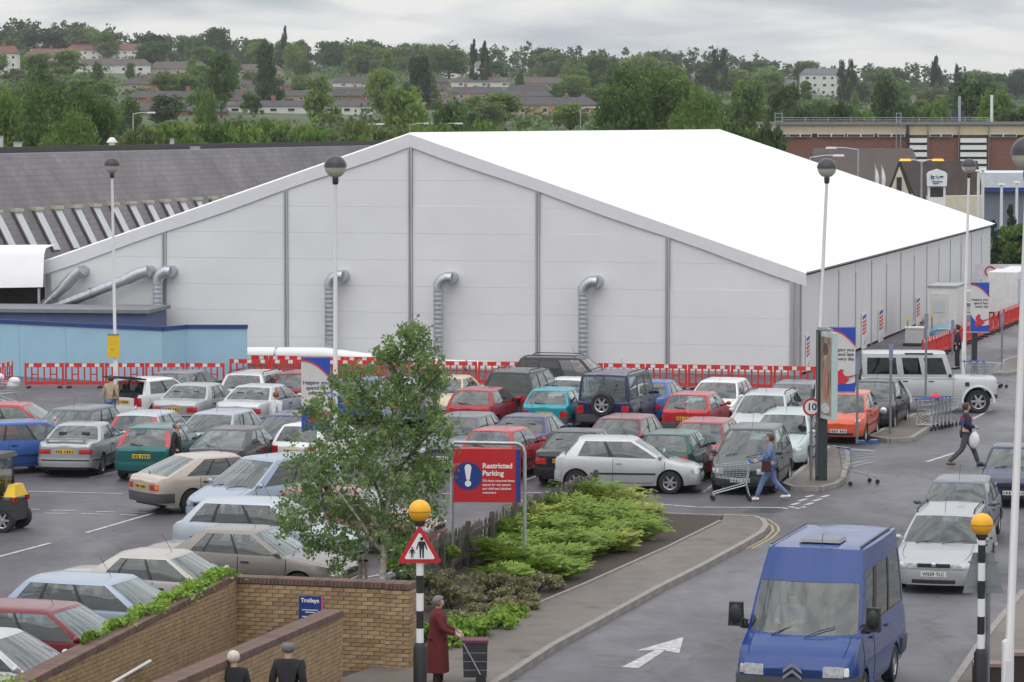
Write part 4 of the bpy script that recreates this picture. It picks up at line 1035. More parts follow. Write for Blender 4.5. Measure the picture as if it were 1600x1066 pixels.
BASE = dict(win=[(.06, .30, 'rear_quarter_window'), (.33, .60, 'rear_door_window'), (.64, .95, 'front_window')], head=(.42, .74, .53, .655), tail=(.50, .80, .58, .80), doors=[(-.93, .12), (.14, 1.12)])
def P(**k): d = dict(BASE); d.update(k); return d
SPEC = dict(
    hatch5=P(L=4.15, W=1.70, H=1.43, wb=2.6, top=[(-2.08, .86), (-1.98, .93), (-1.5, .94), (.9, .90), (1.05, .90), (1.55, .80), (1.9, .71), (2.075, .64)], xb=-1.86, xc=.98, xr1=-1.45, xr0=.18, win=[(.10, .26, 'rear_quarter_window'), (.29, .58, 'rear_door_window'), (.61, .95, 'front_window')], doors=[(-.95, .08), (.10, 1.1)], rwiper=1, tail=(.48, .76, .55, .82)),
    focus=P(L=4.15, W=1.70, H=1.44, wb=2.61, top=[(-2.08, .84), (-1.98, .92), (-1.5, .95), (.9, .91), (1.05, .90), (1.55, .79), (1.9, .70), (2.075, .62)], xb=-1.88, xc=1.02, xr1=-1.42, xr0=.22, hitail=1, tail=(.0, -.1, .6, .8), rwiper=1, re=.80, win=[(.08, .26, 'rear_quarter_window'), (.29, .58, 'rear_door_window'), (.61, .95, 'front_window')], rplate=.70, doors=[(-.95, .08), (.10, 1.1)]),
    hatch3=P(L=3.80, W=1.64, H=1.42, wb=2.47, fo=.75, top=[(-1.9, .84), (-1.82, .93), (-1.4, .95), (.8, .90), (.95, .89), (1.4, .78), (1.75, .69), (1.9, .62)], xb=-1.70, xc=.92, xr1=-1.38, xr0=.18, win=[(.10, .46, 'rear_quarter_window'), (.51, .95, 'front_window')], doors=[(-.38, .98)], rwiper=1, tail=(.46, .72, .58, .86), head=(.40, .70, .52, .66), bumpkey='paint'),
    corsa=P(L=3.82, W=1.65, H=1.44, wb=2.49, fo=.76, top=[(-1.91, .84), (-1.82, .95), (-1.4, .97), (.8, .91), (.98, .90), (1.4, .80), (1.75, .70), (1.91, .62)], xb=-1.66, xc=1.0, xr1=-1.28, xr0=.12, win=[(.13, .45, 'rear_quarter_window'), (.50, .94, 'front_window')], doors=[(-.36, 1.0)], rwiper=1, tail=(.0, -.1, .6, .8), hitail=1, head=(.40, .74, .53, .68), handlekey='paint', bstrip=0),
    box3=P(orange=1, L=3.75, W=1.60, H=1.38, wb=2.42, fo=.74, top=[(-1.87, .84), (-1.80, .90), (-1.4, .91), (.7, .87), (.85, .87), (1.4, .78), (1.72, .71), (1.87, .66)], xb=-1.68, xc=.80, xr1=-1.30, xr0=.10, win=[(.10, .47, 'rear_quarter_window'), (.51, .95, 'front_window')], doors=[(-.42, .88)], rwiper=1, tail=(.50, .72, .56, .76), bumpkey='bumpg', nose=.15, tailr=.10, head=(.40, .68, .54, .66), rplate=.66, re=.90),
    saloon=P(L=4.5, W=1.72, H=1.40, wb=2.68, fo=.85, top=[(-2.25, .84), (-2.15, .94), (-1.45, .97), (-1.2, .96), (1.0, .90), (1.1, .90), (1.7, .80), (2.08, .71), (2.25, .64)], xb=-1.42, xc=1.05, xr1=-.82, xr0=.28, win=[(.16, .27, 'rear_quarter_window'), (.29, .58, 'rear_door_window'), (.61, .95, 'front_window')], doors=[(-1.02, .06), (.08, 1.12)], tail=(.44, .80, .62, .79), re=.90, bstrip=1),
    bmw=P(orange=1, L=4.43, W=1.70, H=1.37, wb=2.70, fo=.80, top=[(-2.21, .86), (-2.12, .96), (-1.45, .98), (-1.2, .96), (.9, .89), (1.0, .89), (1.7, .80), (2.08, .72), (2.21, .66)], xb=-1.42, xc=.95, xr1=-.82, xr0=.20, win=[(.16, .55, 'rear_quarter_window'), (.60, .95, 'front_window')], doors=[(-.45, 1.0)], tail=(.40, .80, .66, .79), re=.90, bstrip=1, spoiler=1, rplate=.73),
    sierra=P(orange=1, L=4.43, W=1.69, H=1.40, wb=2.61, fo=.86, top=[(-2.21, .82), (-2.12, .92), (-1.9, .94), (-1.2, .93), (.9, .88), (1.05, .88), (1.7, .78), (2.05, .70), (2.21, .62)], xb=-1.92, xc=1.0, xr1=-.92, xr0=.25, win=[(.17, .36, 'rear_quarter_window'), (.39, .63, 'rear_door_window'), (.66, .95, 'front_window')], doors=[(-1.0, .06), (.08, 1.1)], tail=(.42, .76, .62, .76), tailo=1, bumpkey='bumpg', rplate=.69, rwiper=1, re=.88, bstrip=0),
    estate=P(L=4.6, W=1.75, H=1.47, wb=2.7, fo=.88, top=[(-2.3, .86), (-2.2, .94), (-1.9, .95), (1.0, .91), (1.15, .90), (1.75, .80), (2.12, .72), (2.3, .64)], xb=-2.1, xc=1.08, xr1=-1.82, xr0=.30, win=[(.05, .30, 'rear_quarter_window'), (.33, .60, 'rear_door_window'), (.63, .95, 'front_window')], doors=[(-.98, .10), (.12, 1.15)], rails=1, rwiper=1, tail=(.52, .80, .6, .9), rearseats=[-.78], grille=(.38, .56, .64), badge=1, badgez=.62),
    peugeot=P(L=4.73, W=1.77, H=1.48, wb=2.7, fo=.92, top=[(-2.36, .86), (-2.25, .94), (-1.9, .95), (1.0, .92), (1.15, .91), (1.75, .82), (2.15, .72), (2.365, .63)], xb=-2.15, xc=1.12, xr1=-1.85, xr0=.34, win=[(.05, .30, 'rear_quarter_window'), (.33, .60, 'rear_door_window'), (.63, .95, 'front_window')], doors=[(-.98, .10), (.12, 1.15)], rails=1, tail=(.52, .80, .6, .9), rearseats=[-.78], grille=(.34, .565, .645), badge=1, badgez=.62, head=(.36, .80, .545, .655), platetext=1, fplate=.43, bump=(.20, .50), aex=.0),
    mpv=P(L=4.18, W=1.72, H=1.62, wb=2.58, fo=.80, top=[(-2.09, .90), (-2.0, 1.0), (-1.5, 1.02), (1.1, .96), (1.28, .95), (1.6, .84), (1.92, .74), (2.09, .66)], xb=-1.92, xc=1.2, xr1=-1.55, xr0=.25, win=[(.05, .27, 'rear_quarter_window'), (.30, .57, 'rear_door_window'), (.60, .90, 'front_window')], doors=[(-.95, .12), (.14, 1.15)], rwiper=1, tail=(.52, .78, .65, .95), head=(.44, .80, .56, .70), r=.31, fbow=.2),
    micro=P(L=3.50, W=1.56, H=1.46, wb=2.34, fo=.66, top=[(-1.75, .86), (-1.68, .93), (-1.3, .95), (.85, .91), (1.0, .90), (1.3, .82), (1.6, .72), (1.75, .62)], xb=-1.62, xc=1.0, xr1=-1.28, xr0=.22, win=[(.08, .30, 'rear_quarter_window'), (.33, .60, 'rear_door_window'), (.63, .94, 'front_window')], doors=[(-.75, .10), (.12, .95)], head=(.52, .70, .60, .78), roundhead=1, tail=(.5, .7, .6, .8), grille=(.45, .36, .42), r=.28),
    round=P(L=3.9, W=1.70, H=1.48, wb=2.5, fo=.75, top=[(-1.95, .80), (-1.8, .93), (-1.4, .97), (.7, .94), (.9, .93), (1.4, .84), (1.75, .74), (1.95, .60)], xb=-1.55, xc=.90, xr1=-1.0, xr0=.05, win=[(.15, .42, 'rear_quarter_window'), (.5, .95, 'front_window')], doors=[(-.4, .95)], head=(.46, .70, .56, .78), roundhead=1, tail=(.5, .7, .6, .8), nose=.36),
    suv=P(L=4.6, W=1.85, H=1.78, wb=2.75, fo=.85, top=[(-2.3, 1.0), (-2.2, 1.10), (-1.9, 1.12), (1.0, 1.08), (1.12, 1.08), (1.75, 1.02), (2.15, .95), (2.3, .82)], xb=-2.08, xc=1.02, xr1=-1.75, xr0=.35, win=[(.05, .30, 'rear_quarter_window'), (.33, .60, 'rear_door_window'), (.63, .95, 'front_window')], doors=[(-1.0, .08), (.10, 1.1)], r=.36, sill=.34, bump=(.36, .66), head=(.45, .78, .74, .88), tail=(.55, .80, .7, 1.05), rplate=.85, rpoff=.012, grille=(.4, .74, .88), fplate=.52, rearseats=[-.83], tint=1, nose=.16, rails=1, floor=.7, bumpkey='bumpg'),
    discovery=P(L=4.52, W=1.81, H=1.95, wb=2.54, fo=.85, top=[(-2.26, 1.05), (-2.2, 1.12), (1.0, 1.10), (1.1, 1.10), (1.8, 1.05), (2.15, 1.0), (2.26, .88)], xb=-2.20, xc=1.0, xr1=-2.05, xr0=.52, win=[(.04, .32, 'rear_quarter_window'), (.35, .63, 'rear_door_window'), (.66, .95, 'front_window')], doors=[(-.95, .08), (.10, 1.08)], r=.37, sill=.38, bump=(.40, .66), head=(.45, .78, .78, .92), tail=(.62, .84, .72, .98), rplate=.83, rpoff=.014, grille=(.4, .78, .92), fplate=.55, rearseats=[-.8], nose=.10, tailr=.07, tum=.90, spare=1, sparey=-.02, sparez=1.02, floor=.75, bumpkey='bumpg', rails=1, re=.88),
    defender=P(L=4.55, W=1.79, H=2.04, wb=2.79, fo=.62, top=[(-2.27, 1.18), (-2.2, 1.20), (.75, 1.20), (.85, 1.20), (1.0, 1.19), (1.9, 1.17), (2.23, 1.16), (2.27, 1.12)], xb=-2.24, xc=.82, xr1=-2.22, xr0=.55, win=[(.05, .39, 'rear_quarter_window'), (.46, .66, 'rear_door_window'), (.72, .94, 'front_window')], doors=[(-.95, -.10), (-.08, .80)], r=.40, gap=.08, sill=.48, bump=(.50, .64), bumpkey='black', head=(.48, .66, .80, .98), roundhead=1, tail=(.72, .84, .8, 1.0), grille=(.4, .78, 1.0), fplate=.56, rplate=.75, rearseats=[-.8], nose=.05, tailr=.02, nosel=.15, taill=.1, tum=.93, spare=1, sparey=.0, sparez=1.05, floor=.8, strip=False, bow=.01, fbow=.03, rbow=.01, bulge=.01, bpillar=False, mirkey='black', aerial=False, vr=[0, .14, .35, .6, .84, 1], re=.8, tint=1, tintall=1),
    van=P(L=4.95, W=2.06, H=2.62, wb=2.85, fo=.92, top=[(-2.475, 1.20), (-2.4, 1.26), (1.2, 1.27), (1.65, 1.26), (1.82, 1.22), (2.2, 1.06), (2.38, .92), (2.475, .80)], xb=-2.43, xc=1.66, xr1=-2.38, xr0=.72, win=[(.05, .36, 'rear_side_window'), (.40, .68, 'mid_side_window'), (.75, .93, 'front_window')], doors=[(-.62, .70), (.76, 1.62)], r=.33, sill=.30, bump=(.34, .66), bumpkey='bumpg', head=(.50, .84, .68, .86), tail=(.78, .90, .7, 1.1), grille=(.46, .69, .80), grillekey='paint', slats=1, fplate=.48, rplate=.8, rearseats=[-.4, -1.3], nose=.12, nosel=.45, tailr=.03, tum=.86, fv=.62, floor=.9, strip=False, mirkey='black', bow=.07, fbow=.22, rbow=.02, crown=.03, badge='chevrons', badgez=.76, fe=.95, vr=[0, .06, .35, .6, .74, 1], tint=1, noshelf=1, bwrap=.5, aerial=False, re=.8),
)
MODELS = {}
KEYS = dict(glass=GLASS, glassd=GLASSD, seat=SEAT, inter=INTER, black=BLACKP, lampw=LAMPW, lampr=LAMPR, lampo=LAMPO, plw=PLW, ply=PLY, pltxt=PLTXT, bumpg=BUMPG, rim=RIM, hubd=HUBD, rubber=RUBBER, seam=SEAM, chrome=CHROME)
def car(kind, colour, label, heading, px, py, anchor, name='parked_car', cat='car', group=None, skip=(), over=None):
    if kind not in MODELS: MODELS[kind] = car_model(SPEC[kind])
    M_ = MODELS[kind]; h = R(heading); d = Vector((math.cos(h), math.sin(h), 0))
    lx_, lz_ = {'rt': (M_['xr1'], M_['H'] - .02), 'ft': (M_['xr0'], M_['H'] - .02), 'ct': ((M_['xr0'] + M_['xr1']) / 2, M_['H']), 'c': (0, 0), 'fr': (M_['L'] / 2, .9)}[anchor]
    g = G(px, py, lz_); loc = g - d * lx_; loc.z = .006
    root = thing(name, label, cat, loc, h, group); made = []
    for pt in M_['parts']:
        nm, me, key, par, l, s = pt[:6]
        if nm in skip: made.append(None); continue
        m = PAINT[colour] if key == 'paint' else (over or {}).get(nm, KEYS.get(key))
        o = obj(nm, me, m, made[par] if par >= 0 and made[par] else root, l, (0, 0, pt[6]) if len(pt) > 6 else None, s); made.append(o)
    return root
LOT = 'cars parked in rows in front of the marquee'
def rowcar(*a, **k): return car(*a, group=LOT, **k)
# back row along the barriers
rowcar('hatch3', 'white', 'white hatchback with its tailgate raised beside the yellow lamp post notice', 62, 205, 594, 'rt', skip=('rear_window', 'rear_wiper'))
rowcar('hatch5', 'slate', 'dark slate hatchback by the hoarding, right of the raised white tailgate', 74, 268, 583, 'rt')
rowcar('saloon', 'silver', 'silver saloon with triangular red lamps in front of the slate hatchback', 74, 297, 602, 'rt')
rowcar('estate', 'palesilver', 'pale silver estate behind the pale saloon near the hoarding end', 76, 381, 585, 'rt')
rowcar('saloon', 'palesilver', 'pale silver saloon beside the woman in a white top', 73, 396, 604, 'rt')
rowcar('hatch5', 'maroon', 'maroon hatchback half hidden by the left banner', 78, 462, 584, 'rt')
rowcar('hatch5', 'blue', 'bright blue hatchback showing through the birch leaves by the barriers', 76, 555, 594, 'rt')
rowcar('estate', 'lightblue', 'light blue estate showing through the birch leaves by the barriers', 76, 625, 597, 'rt')
rowcar('saloon', 'cream', 'cream saloon facing us right of the birch top', -105, 694, 590, 'ft')
rowcar('suv', 'black', 'black off-roader with dark rear glass beside the cream saloon', 72, 796, 582, 'rt')
rowcar('suv', 'black', 'big black off-roader seen side-on above the other cars', -14, 868, 556, 'ct')
rowcar('saloon', 'white', 'white car mostly hidden left of the navy off-roader', 74, 886, 593, 'rt')
rowcar('box3', 'teal', 'turquoise hatchback left of the navy off-roader', 76, 857, 610, 'rt')
rowcar('discovery', 'navy', 'tall navy off-roader with spare wheel on its tailgate', 73, 944, 586, 'rt')
rowcar('saloon', 'blue', 'bright blue saloon right of the navy off-roader', 73, 1012, 597, 'rt')
rowcar('hatch5', 'white', 'white hatchback facing us by the barriers', -105, 1122, 596, 'ft')
rowcar('box3', 'red', 'red hatchback with a small flag below the white hatchback', 74, 1076, 617, 'rt')
rowcar('estate', 'palesilver', 'pale silver estate with roof rails facing us right of the red flag car', -105, 1194, 616, 'ft')
rowcar('hatch5', 'slate', 'grey hatchback facing us just left of the advertising column', -105, 1238, 600, 'ft')
rowcar('micro', 'orange', 'small orange-red car facing us below the right banner', -105, 1322, 615, 'ft')
rowcar('round', 'black', 'rounded black car with round headlamps beside the orange car', -106, 1368, 596, 'ft')
car('defender', 'palesilver', 'silver long-wheelbase off-roader seen side-on at the marquee corner', -4, 1449, 642, 'c', name='off_roader', cat='car')
# second row
rowcar('hatch5', 'red', 'bright red car at the far left edge above the blue one', -12, 2, 629, 'ct')
rowcar('focus', 'blue', 'mid blue hatchback with a flag at the left edge', 24, 22, 657, 'ct')
rowcar('mpv', 'plum', 'purple-grey people carrier facing us behind the silver coupe', -106, 108, 640, 'ft')
rowcar('bmw', 'silver', 'silver coupe with boot spoiler and yellow plate', 82, 122, 664, 'rt')
rowcar('focus', 'iceblue', 'ice blue hatchback with a flag behind the sea green one', 78, 213, 648, 'rt')
rowcar('focus', 'seagreen', 'sea green hatchback beside the bald man in a dark jacket', 80, 231, 669, 'rt')
rowcar('hatch5', 'lilac', 'silvery lilac hatchback facing us behind the charcoal saloon', -105, 333, 646, 'ft')
rowcar('sierra', 'charcoal', 'charcoal fastback with round red lamps right of the bald man', 76, 357, 671, 'rt', over={'rear_bumper': PAINT['charcoal'], 'front_bumper': PAINT['charcoal']})
rowcar('hatch5', 'indigo', 'dark blue hatchback facing us left of the banner foot', -105, 447, 649, 'ft')
rowcar('hatch3', 'white', 'white hatchback beside the birch leaves at the left', 66, 470, 665, 'rt')
rowcar('hatch3', 'cherry', 'cherry red hatchback left of the black off-roader', 74, 738, 610, 'rt')
rowcar('hatch5', 'slate', 'blue-grey car facing us between birch and indigo saloon', -105, 715, 651, 'ft')
rowcar('saloon', 'indigo', 'indigo saloon behind the small red car', 74, 818, 651, 'rt')
rowcar('box3', 'red', 'small red car right behind the restricted parking sign', 70, 767, 673, 'rt')
rowcar('saloon', 'black', 'black saloon behind the moving silver hatchback', 76, 897, 675, 'rt')
rowcar('hatch5', 'maroon', 'maroon car facing us below the navy off-roader', -107, 967, 654, 'ft')
rowcar('hatch5', 'cherry', 'cherry red car facing us behind the dark green hatchback', -105, 1095, 660, 'ft')
rowcar('hatch3', 'green', 'dark green hatchback with yellow plate right of the moving silver hatchback', 75, 1041, 679, 'rt')
rowcar('mpv', 'greygreen', 'grey-green people carrier facing us behind the woman in denim', -103, 1173, 670, 'ft')
rowcar('estate', 'mint', 'pale green-silver estate facing us beside the speed sign', -104, 1226, 646, 'ft')
# front row and the cars at the left edge, nose to the right
rowcar('sierra', 'rose', 'pinkish beige fastback with grey bumper showing its tail', 36, 290, 712, 'rt')
rowcar('mpv', 'lightblue', 'light blue people carrier facing us at the birch, nose to the left', -132, 402, 716, 'ft')
rowcar('focus', 'iceblue', 'pale blue hatchback just above the taupe saloon', -17, 385, 778, 'ct')
rowcar('hatch5', 'rosered', 'faded red car hidden behind the birch trunk and orange globe', -17, 512, 760, 'ct')
rowcar('saloon', 'taupe', 'taupe saloon right behind the brick wall corner', -17, 372, 823, 'ct', over={})
rowcar('saloon', 'champagne', 'champagne saloon with sunroof below the taupe one', -17, 240, 861, 'ct')
rowcar('focus', 'lightblue', 'light blue hatchback next to the ivy on the wall', -19, 128, 899, 'ct')
rowcar('hatch5', 'maroon', 'dark red car at the left edge, second from the bottom corner', -19, 36, 942, 'ct')
rowcar('hatch5', 'palesilver', 'pale silver car in the bottom left corner, only its bonnet in view', -19, -62, 984, 'ct')
car('corsa', 'palesilver', 'silver three-door hatchback driving to the right along the aisle', -7, 983, 766, 'c', name='moving_car')
# on the road
pg = car('peugeot', 'silver', 'silver estate with roof rails driving towards us behind the blue van', -104, 1476, 803, 'ft', name='moving_car')
_pm = MODELS['peugeot']
text('W559 TLC', .10, PLTXT, pg, (_pm['L'] / 2 + .10, 0, .43), (R(90), 0, R(90)), .02, name='plate_print')
car('hatch5', 'slate', 'blue-grey hatchback driving right behind the silver estate', -104, 1497, 753, 'ft', name='moving_car')
car('saloon', 'navy', 'dark blue saloon at the right edge facing us', -101, 1588, 699, 'ft', name='moving_car')
van = car('van', 'vanblue', 'blue high-roof minibus with double chevron emblem driving towards us', -107, 1240, 1036, 'fr', name='minibus', cat='van')
q = MB(); q.box((.1, 0, 2.66), (.62, .72, .05), 0, .9); q.build('roof_vent', GREYM, van)
for s in (1, -1):
    q = MB(); q.box((-.75, s * .77, 2.625), (2.9, .03, .02)); q.build('roof_gutter', DARKM, van)
    q = MB(); q.box((1.62, s * 1.17, 1.54), (.16, .25, .40), 0, .86); q.ball((1.67, s * 1.17, 1.54), .15, 12, 8, (.5, .8, 1.2)); q.tube([(1.6, s * .96, 1.42), (1.62, s * 1.08, 1.46)], .03, 6); q.build('door_mirror', BLACKP, van, 60)
q = MB(); q.tube([(.72, .1, 2.56), (.6, .1, 2.82)], .006, 5); q.build('aerial', BLACKP, van)

# wheel arch flares, roof strip and snorkel side of the long off-roader
_d = bpy.data.objects['off_roader']; _p = SPEC['defender']; _xf = _p['L'] / 2 - _p['fo']; FLARE = mat('pale_flare', (.62, .63, .64), .4)
for xa in (_xf, _xf - _p['wb']):
    for s in (1, -1):
        q = MB(); rows = []
        for k in range(11):
            t_ = R(-5 + 19 * k); c_, s_ = math.cos(t_), math.sin(t_)
            rows.append([(xa + .50 * c_, s * .86, .40 + .50 * s_), (xa + .50 * c_, s * .955, .40 + .50 * s_), (xa + .57 * c_, s * .945, .40 + .55 * s_), (xa + .585 * c_, s * .87, .40 + .56 * s_)])
        q.grid(rows if s < 0 else [r_[::-1] for r_ in rows]); q.build('wheel_arch', FLARE, _d, 50)
for s in (1, -1):
    q = MB(); q.box((-.35, s * .80, 2.0), (.95, .05, .05)); q.build('roof_bar', BLACKP, _d)
    q = MB(); q.box((-.62, s * .872, 1.185), (3.0, .03, .05)); q.build('waist_highlight', FLARE, _d)  # pale strip added as a painted highlight along the waist
    q = MB(); q.box((1.28, s * .905, .98), (.14, .02, .14)); q.build('side_vent', BLACKP, _d)
# small flags clipped to car windows
FLAGW = mat('flag_white', (.78, .76, .76), .7); FLAGR = mat('flag_red', (.60, .03, .04), .7)
for px, py, lab in ((88, 672, 'small white flag with red cross on the blue car at left'), (214, 655, 'small white flag with red cross on the ice blue car'), (1075, 646, 'small white and red flag on the red hatchback')):
    o = G(px, py, 1.15); t = thing('car_flag', lab, 'flag', o, R(70), 'flags clipped to car windows')
    q = MB(); q.tube([(0, 0, 0), (-.05, 0, .42)], .008, 5); q.build('stick', WHITE, t)
    q = MB(); q.grid([[(-.02 - .04 * v - u * .2, .03 * math.sin(u * 5), .2 + .2 * v - u * .1) for u in (0, .25, .5, .75, 1)] for v in (0, .5, 1)]); q.build('cloth', FLAGW, t)
    for dy in (-.012, .012):
        q = MB(); q.grid([[(-.02 - .04 * v - u * .2, .03 * math.sin(u * 5) + dy, .2 + .2 * v - u * .1) for u in (0, .25, .5, .75, 1)] for v in (.38, .62)]); q.grid([[(-.02 - .04 * v - u * .2, .03 * math.sin(u * 5) + dy, .2 + .2 * v - u * .1) for u in (.4, .6)] for v in (0, .5, 1)]); q.build('red_cross', FLAGR, t)
# raised tailgate of the white hatchback
_w = next(o for o in COL.objects if o.get('label', '').startswith('white hatchback with its tailgate'))
q = MB(); q.slab([(-1.42, -.6, 1.40), (-1.42, .6, 1.40), (-2.25, .55, 1.52), (-2.25, -.55, 1.52)], .05); tg_ = q.build('tailgate', PAINT['black'], _w)
q = MB(); q.slab([(-1.55, -.5, 1.475), (-1.55, .5, 1.475), (-2.1, .45, 1.555), (-2.1, -.45, 1.555)], .012); q.build('tailgate_glass', GLASSD, tg_)
for s in (1, -1):
    q = MB(); q.tube([(-1.6, s * .6, 1.0), (-1.95, s * .56, 1.47)], .014, 6); q.build('gas_strut', DARKM, tg_)
q = MB(); q.box((-1.86, 0, .75), (.12, 1.1, .5)); q.build('boot_opening', INTER, _w)
# ================================================================ barriers
def barrier_parts():
    a = MB(); L_, h = 1.52, .92
    a.box((0, 0, h - .08), (L_, .05, .16)).box((0, 0, .18), (L_, .05, .12))
    for x in (-.72, .72): a.box((x, 0, h / 2 + .04), (.08, .055, h - .1))
    for x in (-.48, -.24, 0, .24, .48): a.box((x, 0, .5), (.06, .035, .62))
    a.box((-.36, 0, .5), (.2, .03, .05)).box((.36, 0, .5), (.2, .03, .05))
    f = MB(); f.box((-.6, 0, .03), (.14, .5, .06)).box((.6, 0, .03), (.14, .5, .06))
    r1 = MB(); r1.box((0, 0, 0), (.17, .062, .13))
    return a.mesh('frame'), f.mesh('feet'), r1.mesh('reflector')
BAR = barrier_parts()
def barrier(p0, p1, label, group, n=None):
    a, c = Vector((p0.x, p0.y, 0)), Vector((p1.x, p1.y, 0)); L_ = (c - a).length; n = n or max(1, round(L_ / 1.58)); rz = math.atan2(c.y - a.y, c.x - a.x)
    for i in range(n):
        m_ = a.lerp(c, (i + .5) / n)
        t = thing('safety_barrier', (label[i] if isinstance(label, list) else label), 'barrier', (m_.x, m_.y, 0), rz + rnd.uniform(-.06, .06), group)
        k = min(1.15, L_ / n / 1.56); obj('frame', BAR[0], BRED, t, None, None, (k, 1, 1)); obj('foot', BAR[1], RUBBER, t, None, None, (k, 1, 1))
        for x in (-.5, 0, .5): obj('reflector', BAR[2], REFL, t, (x * k, 0, .84))
barrier(G(-28, 612), G(20, 603), 'red plastic barrier cut off by the left edge of the picture', 'barriers left')
barrier(G(38, 606), G(352, 606), ['leftmost red barrier in front of the pale blue hoarding', 'red barrier in front of the hoarding left of the raised tailgate', 'red barrier in front of the hoarding behind the raised tailgate', 'red barrier in front of the hoarding corner', 'rightmost red barrier in front of the pale blue hoarding'], 'barriers along the hoarding', 5)
barrier(G(358, 599), G(812, 604), 'red and white barrier in the line between birch and white ground ducts', 'barriers along the gable, left part')
barrier(G(360, 592), G(600, 596), 'red and white barrier in the rear line beside the white ground duct', 'barriers in the rear line')
barrier(G(812, 604), G(1275, 612), 'red and white barrier in the line at the gable foot behind the parked cars', 'barriers along the gable, right part')
barrier(G(1442, 566), G(1618, 492), 'red barrier in the long line running back beside the marquee side', 'barriers along the side road')

# ================================================================ lamp posts
POSTW = mat('post_white', (.68, .67, .67), .45, var=.06, streak=(1, 1, .2))
DOME = mat('lamp_dome', (.035, .035, .045), .3, var=.15)
BOWL = mat('lamp_bowl', (.46, .43, .36), .25, var=.06)
def lamp_meshes():
    d = MB(); d.lathe([(0, .30)] + [(.295 * math.sin(R(a)), .295 * math.cos(R(a))) for a in range(8, 91, 8)] + [(.30, -.005), (.27, -.006)], 22)
    b = MB(); b.lathe([(.275, -.01)] + [(.275 * math.cos(R(a)), -.275 * math.sin(R(a))) for a in range(8, 76, 8)] + [(.07, -.27)], 22)
    c = MB(); c.lathe([(.06, -.05), (.09, -.10), (.05, -.22), (.085, -.29), (.075, -.42), (.05, -.45)], 12)
    return d.mesh('lamp_dome', 40), b.mesh('lamp_bowl', 40), c.mesh('lamp_neck', 40)
LM = lamp_meshes()
def lamp(pxg, pyg, s, label, base_px=None, k=1.0):
    Y = FPX / s; g = PY(pxg, pyg, Y); bx = PY(base_px if base_px else pxg, pyg, Y).x
    t = thing('lamp_post', label, 'lamp post', (bx, Y, 0), 0, 'globe lamp posts')
    zc = g.z; dx = g.x - bx
    q = MB(); q.tube([(0, 0, 0), (0, 0, 1.3), (dx * .12, 0, 1.35), (dx, 0, zc - .4)], [.09 * k, .09 * k, .062 * k, .045 * k], 12); q.build('post', POSTW, t, 40)
    q = MB(); q.box((.0, -.085 * k, .8), (.09, .03, .4)); q.build('service_door', POSTW, t)
    obj('lamp_dome', LM[0], DOME, t, (dx, 0, zc)); obj('lamp_bowl', LM[1], BOWL, t, (dx, 0, zc)); obj('lamp_neck', LM[2], DARKM, t, (dx, 0, zc))
    return t, Y
lamp(175, 259, 44.0, 'white globe lamp post with yellow notice by the hoarding', 178)
lamp(524, 261, 61.0, 'white globe lamp post carrying the left banner', 522)
lamp(1292, 263, 53.5, 'white globe lamp post rising behind the advertising column', 1276)
lamp(1514, 260, 40.5, 'white globe lamp post near the silver off-roader', 1509)
lamp(1607, 241, 96.0, 'nearest globe lamp post at the right edge of the picture', 1583, 1.15)
p = PY(178, 541, FPX / 44.0); nt_ = thing('post_notice', 'yellow notice strapped to the lamp post by the hoarding', 'notice', (p.x, p.y - .12, p.z - .40))
q = MB(); q.box((0, 0, .40), (.44, .03, .80)); q.build('board', YELLOW, nt_)
q = MB(); q.box((0, -.022, .82), (.42, .012, .05)).box((-.05, -.022, .3), (.08, .012, .03)); q.build('print', GREYM, nt_)
for z in (.12, .7): q = MB(); q.box((0, .08, z), (.2, .14, .03)); q.build('strap', DARKM, nt_)

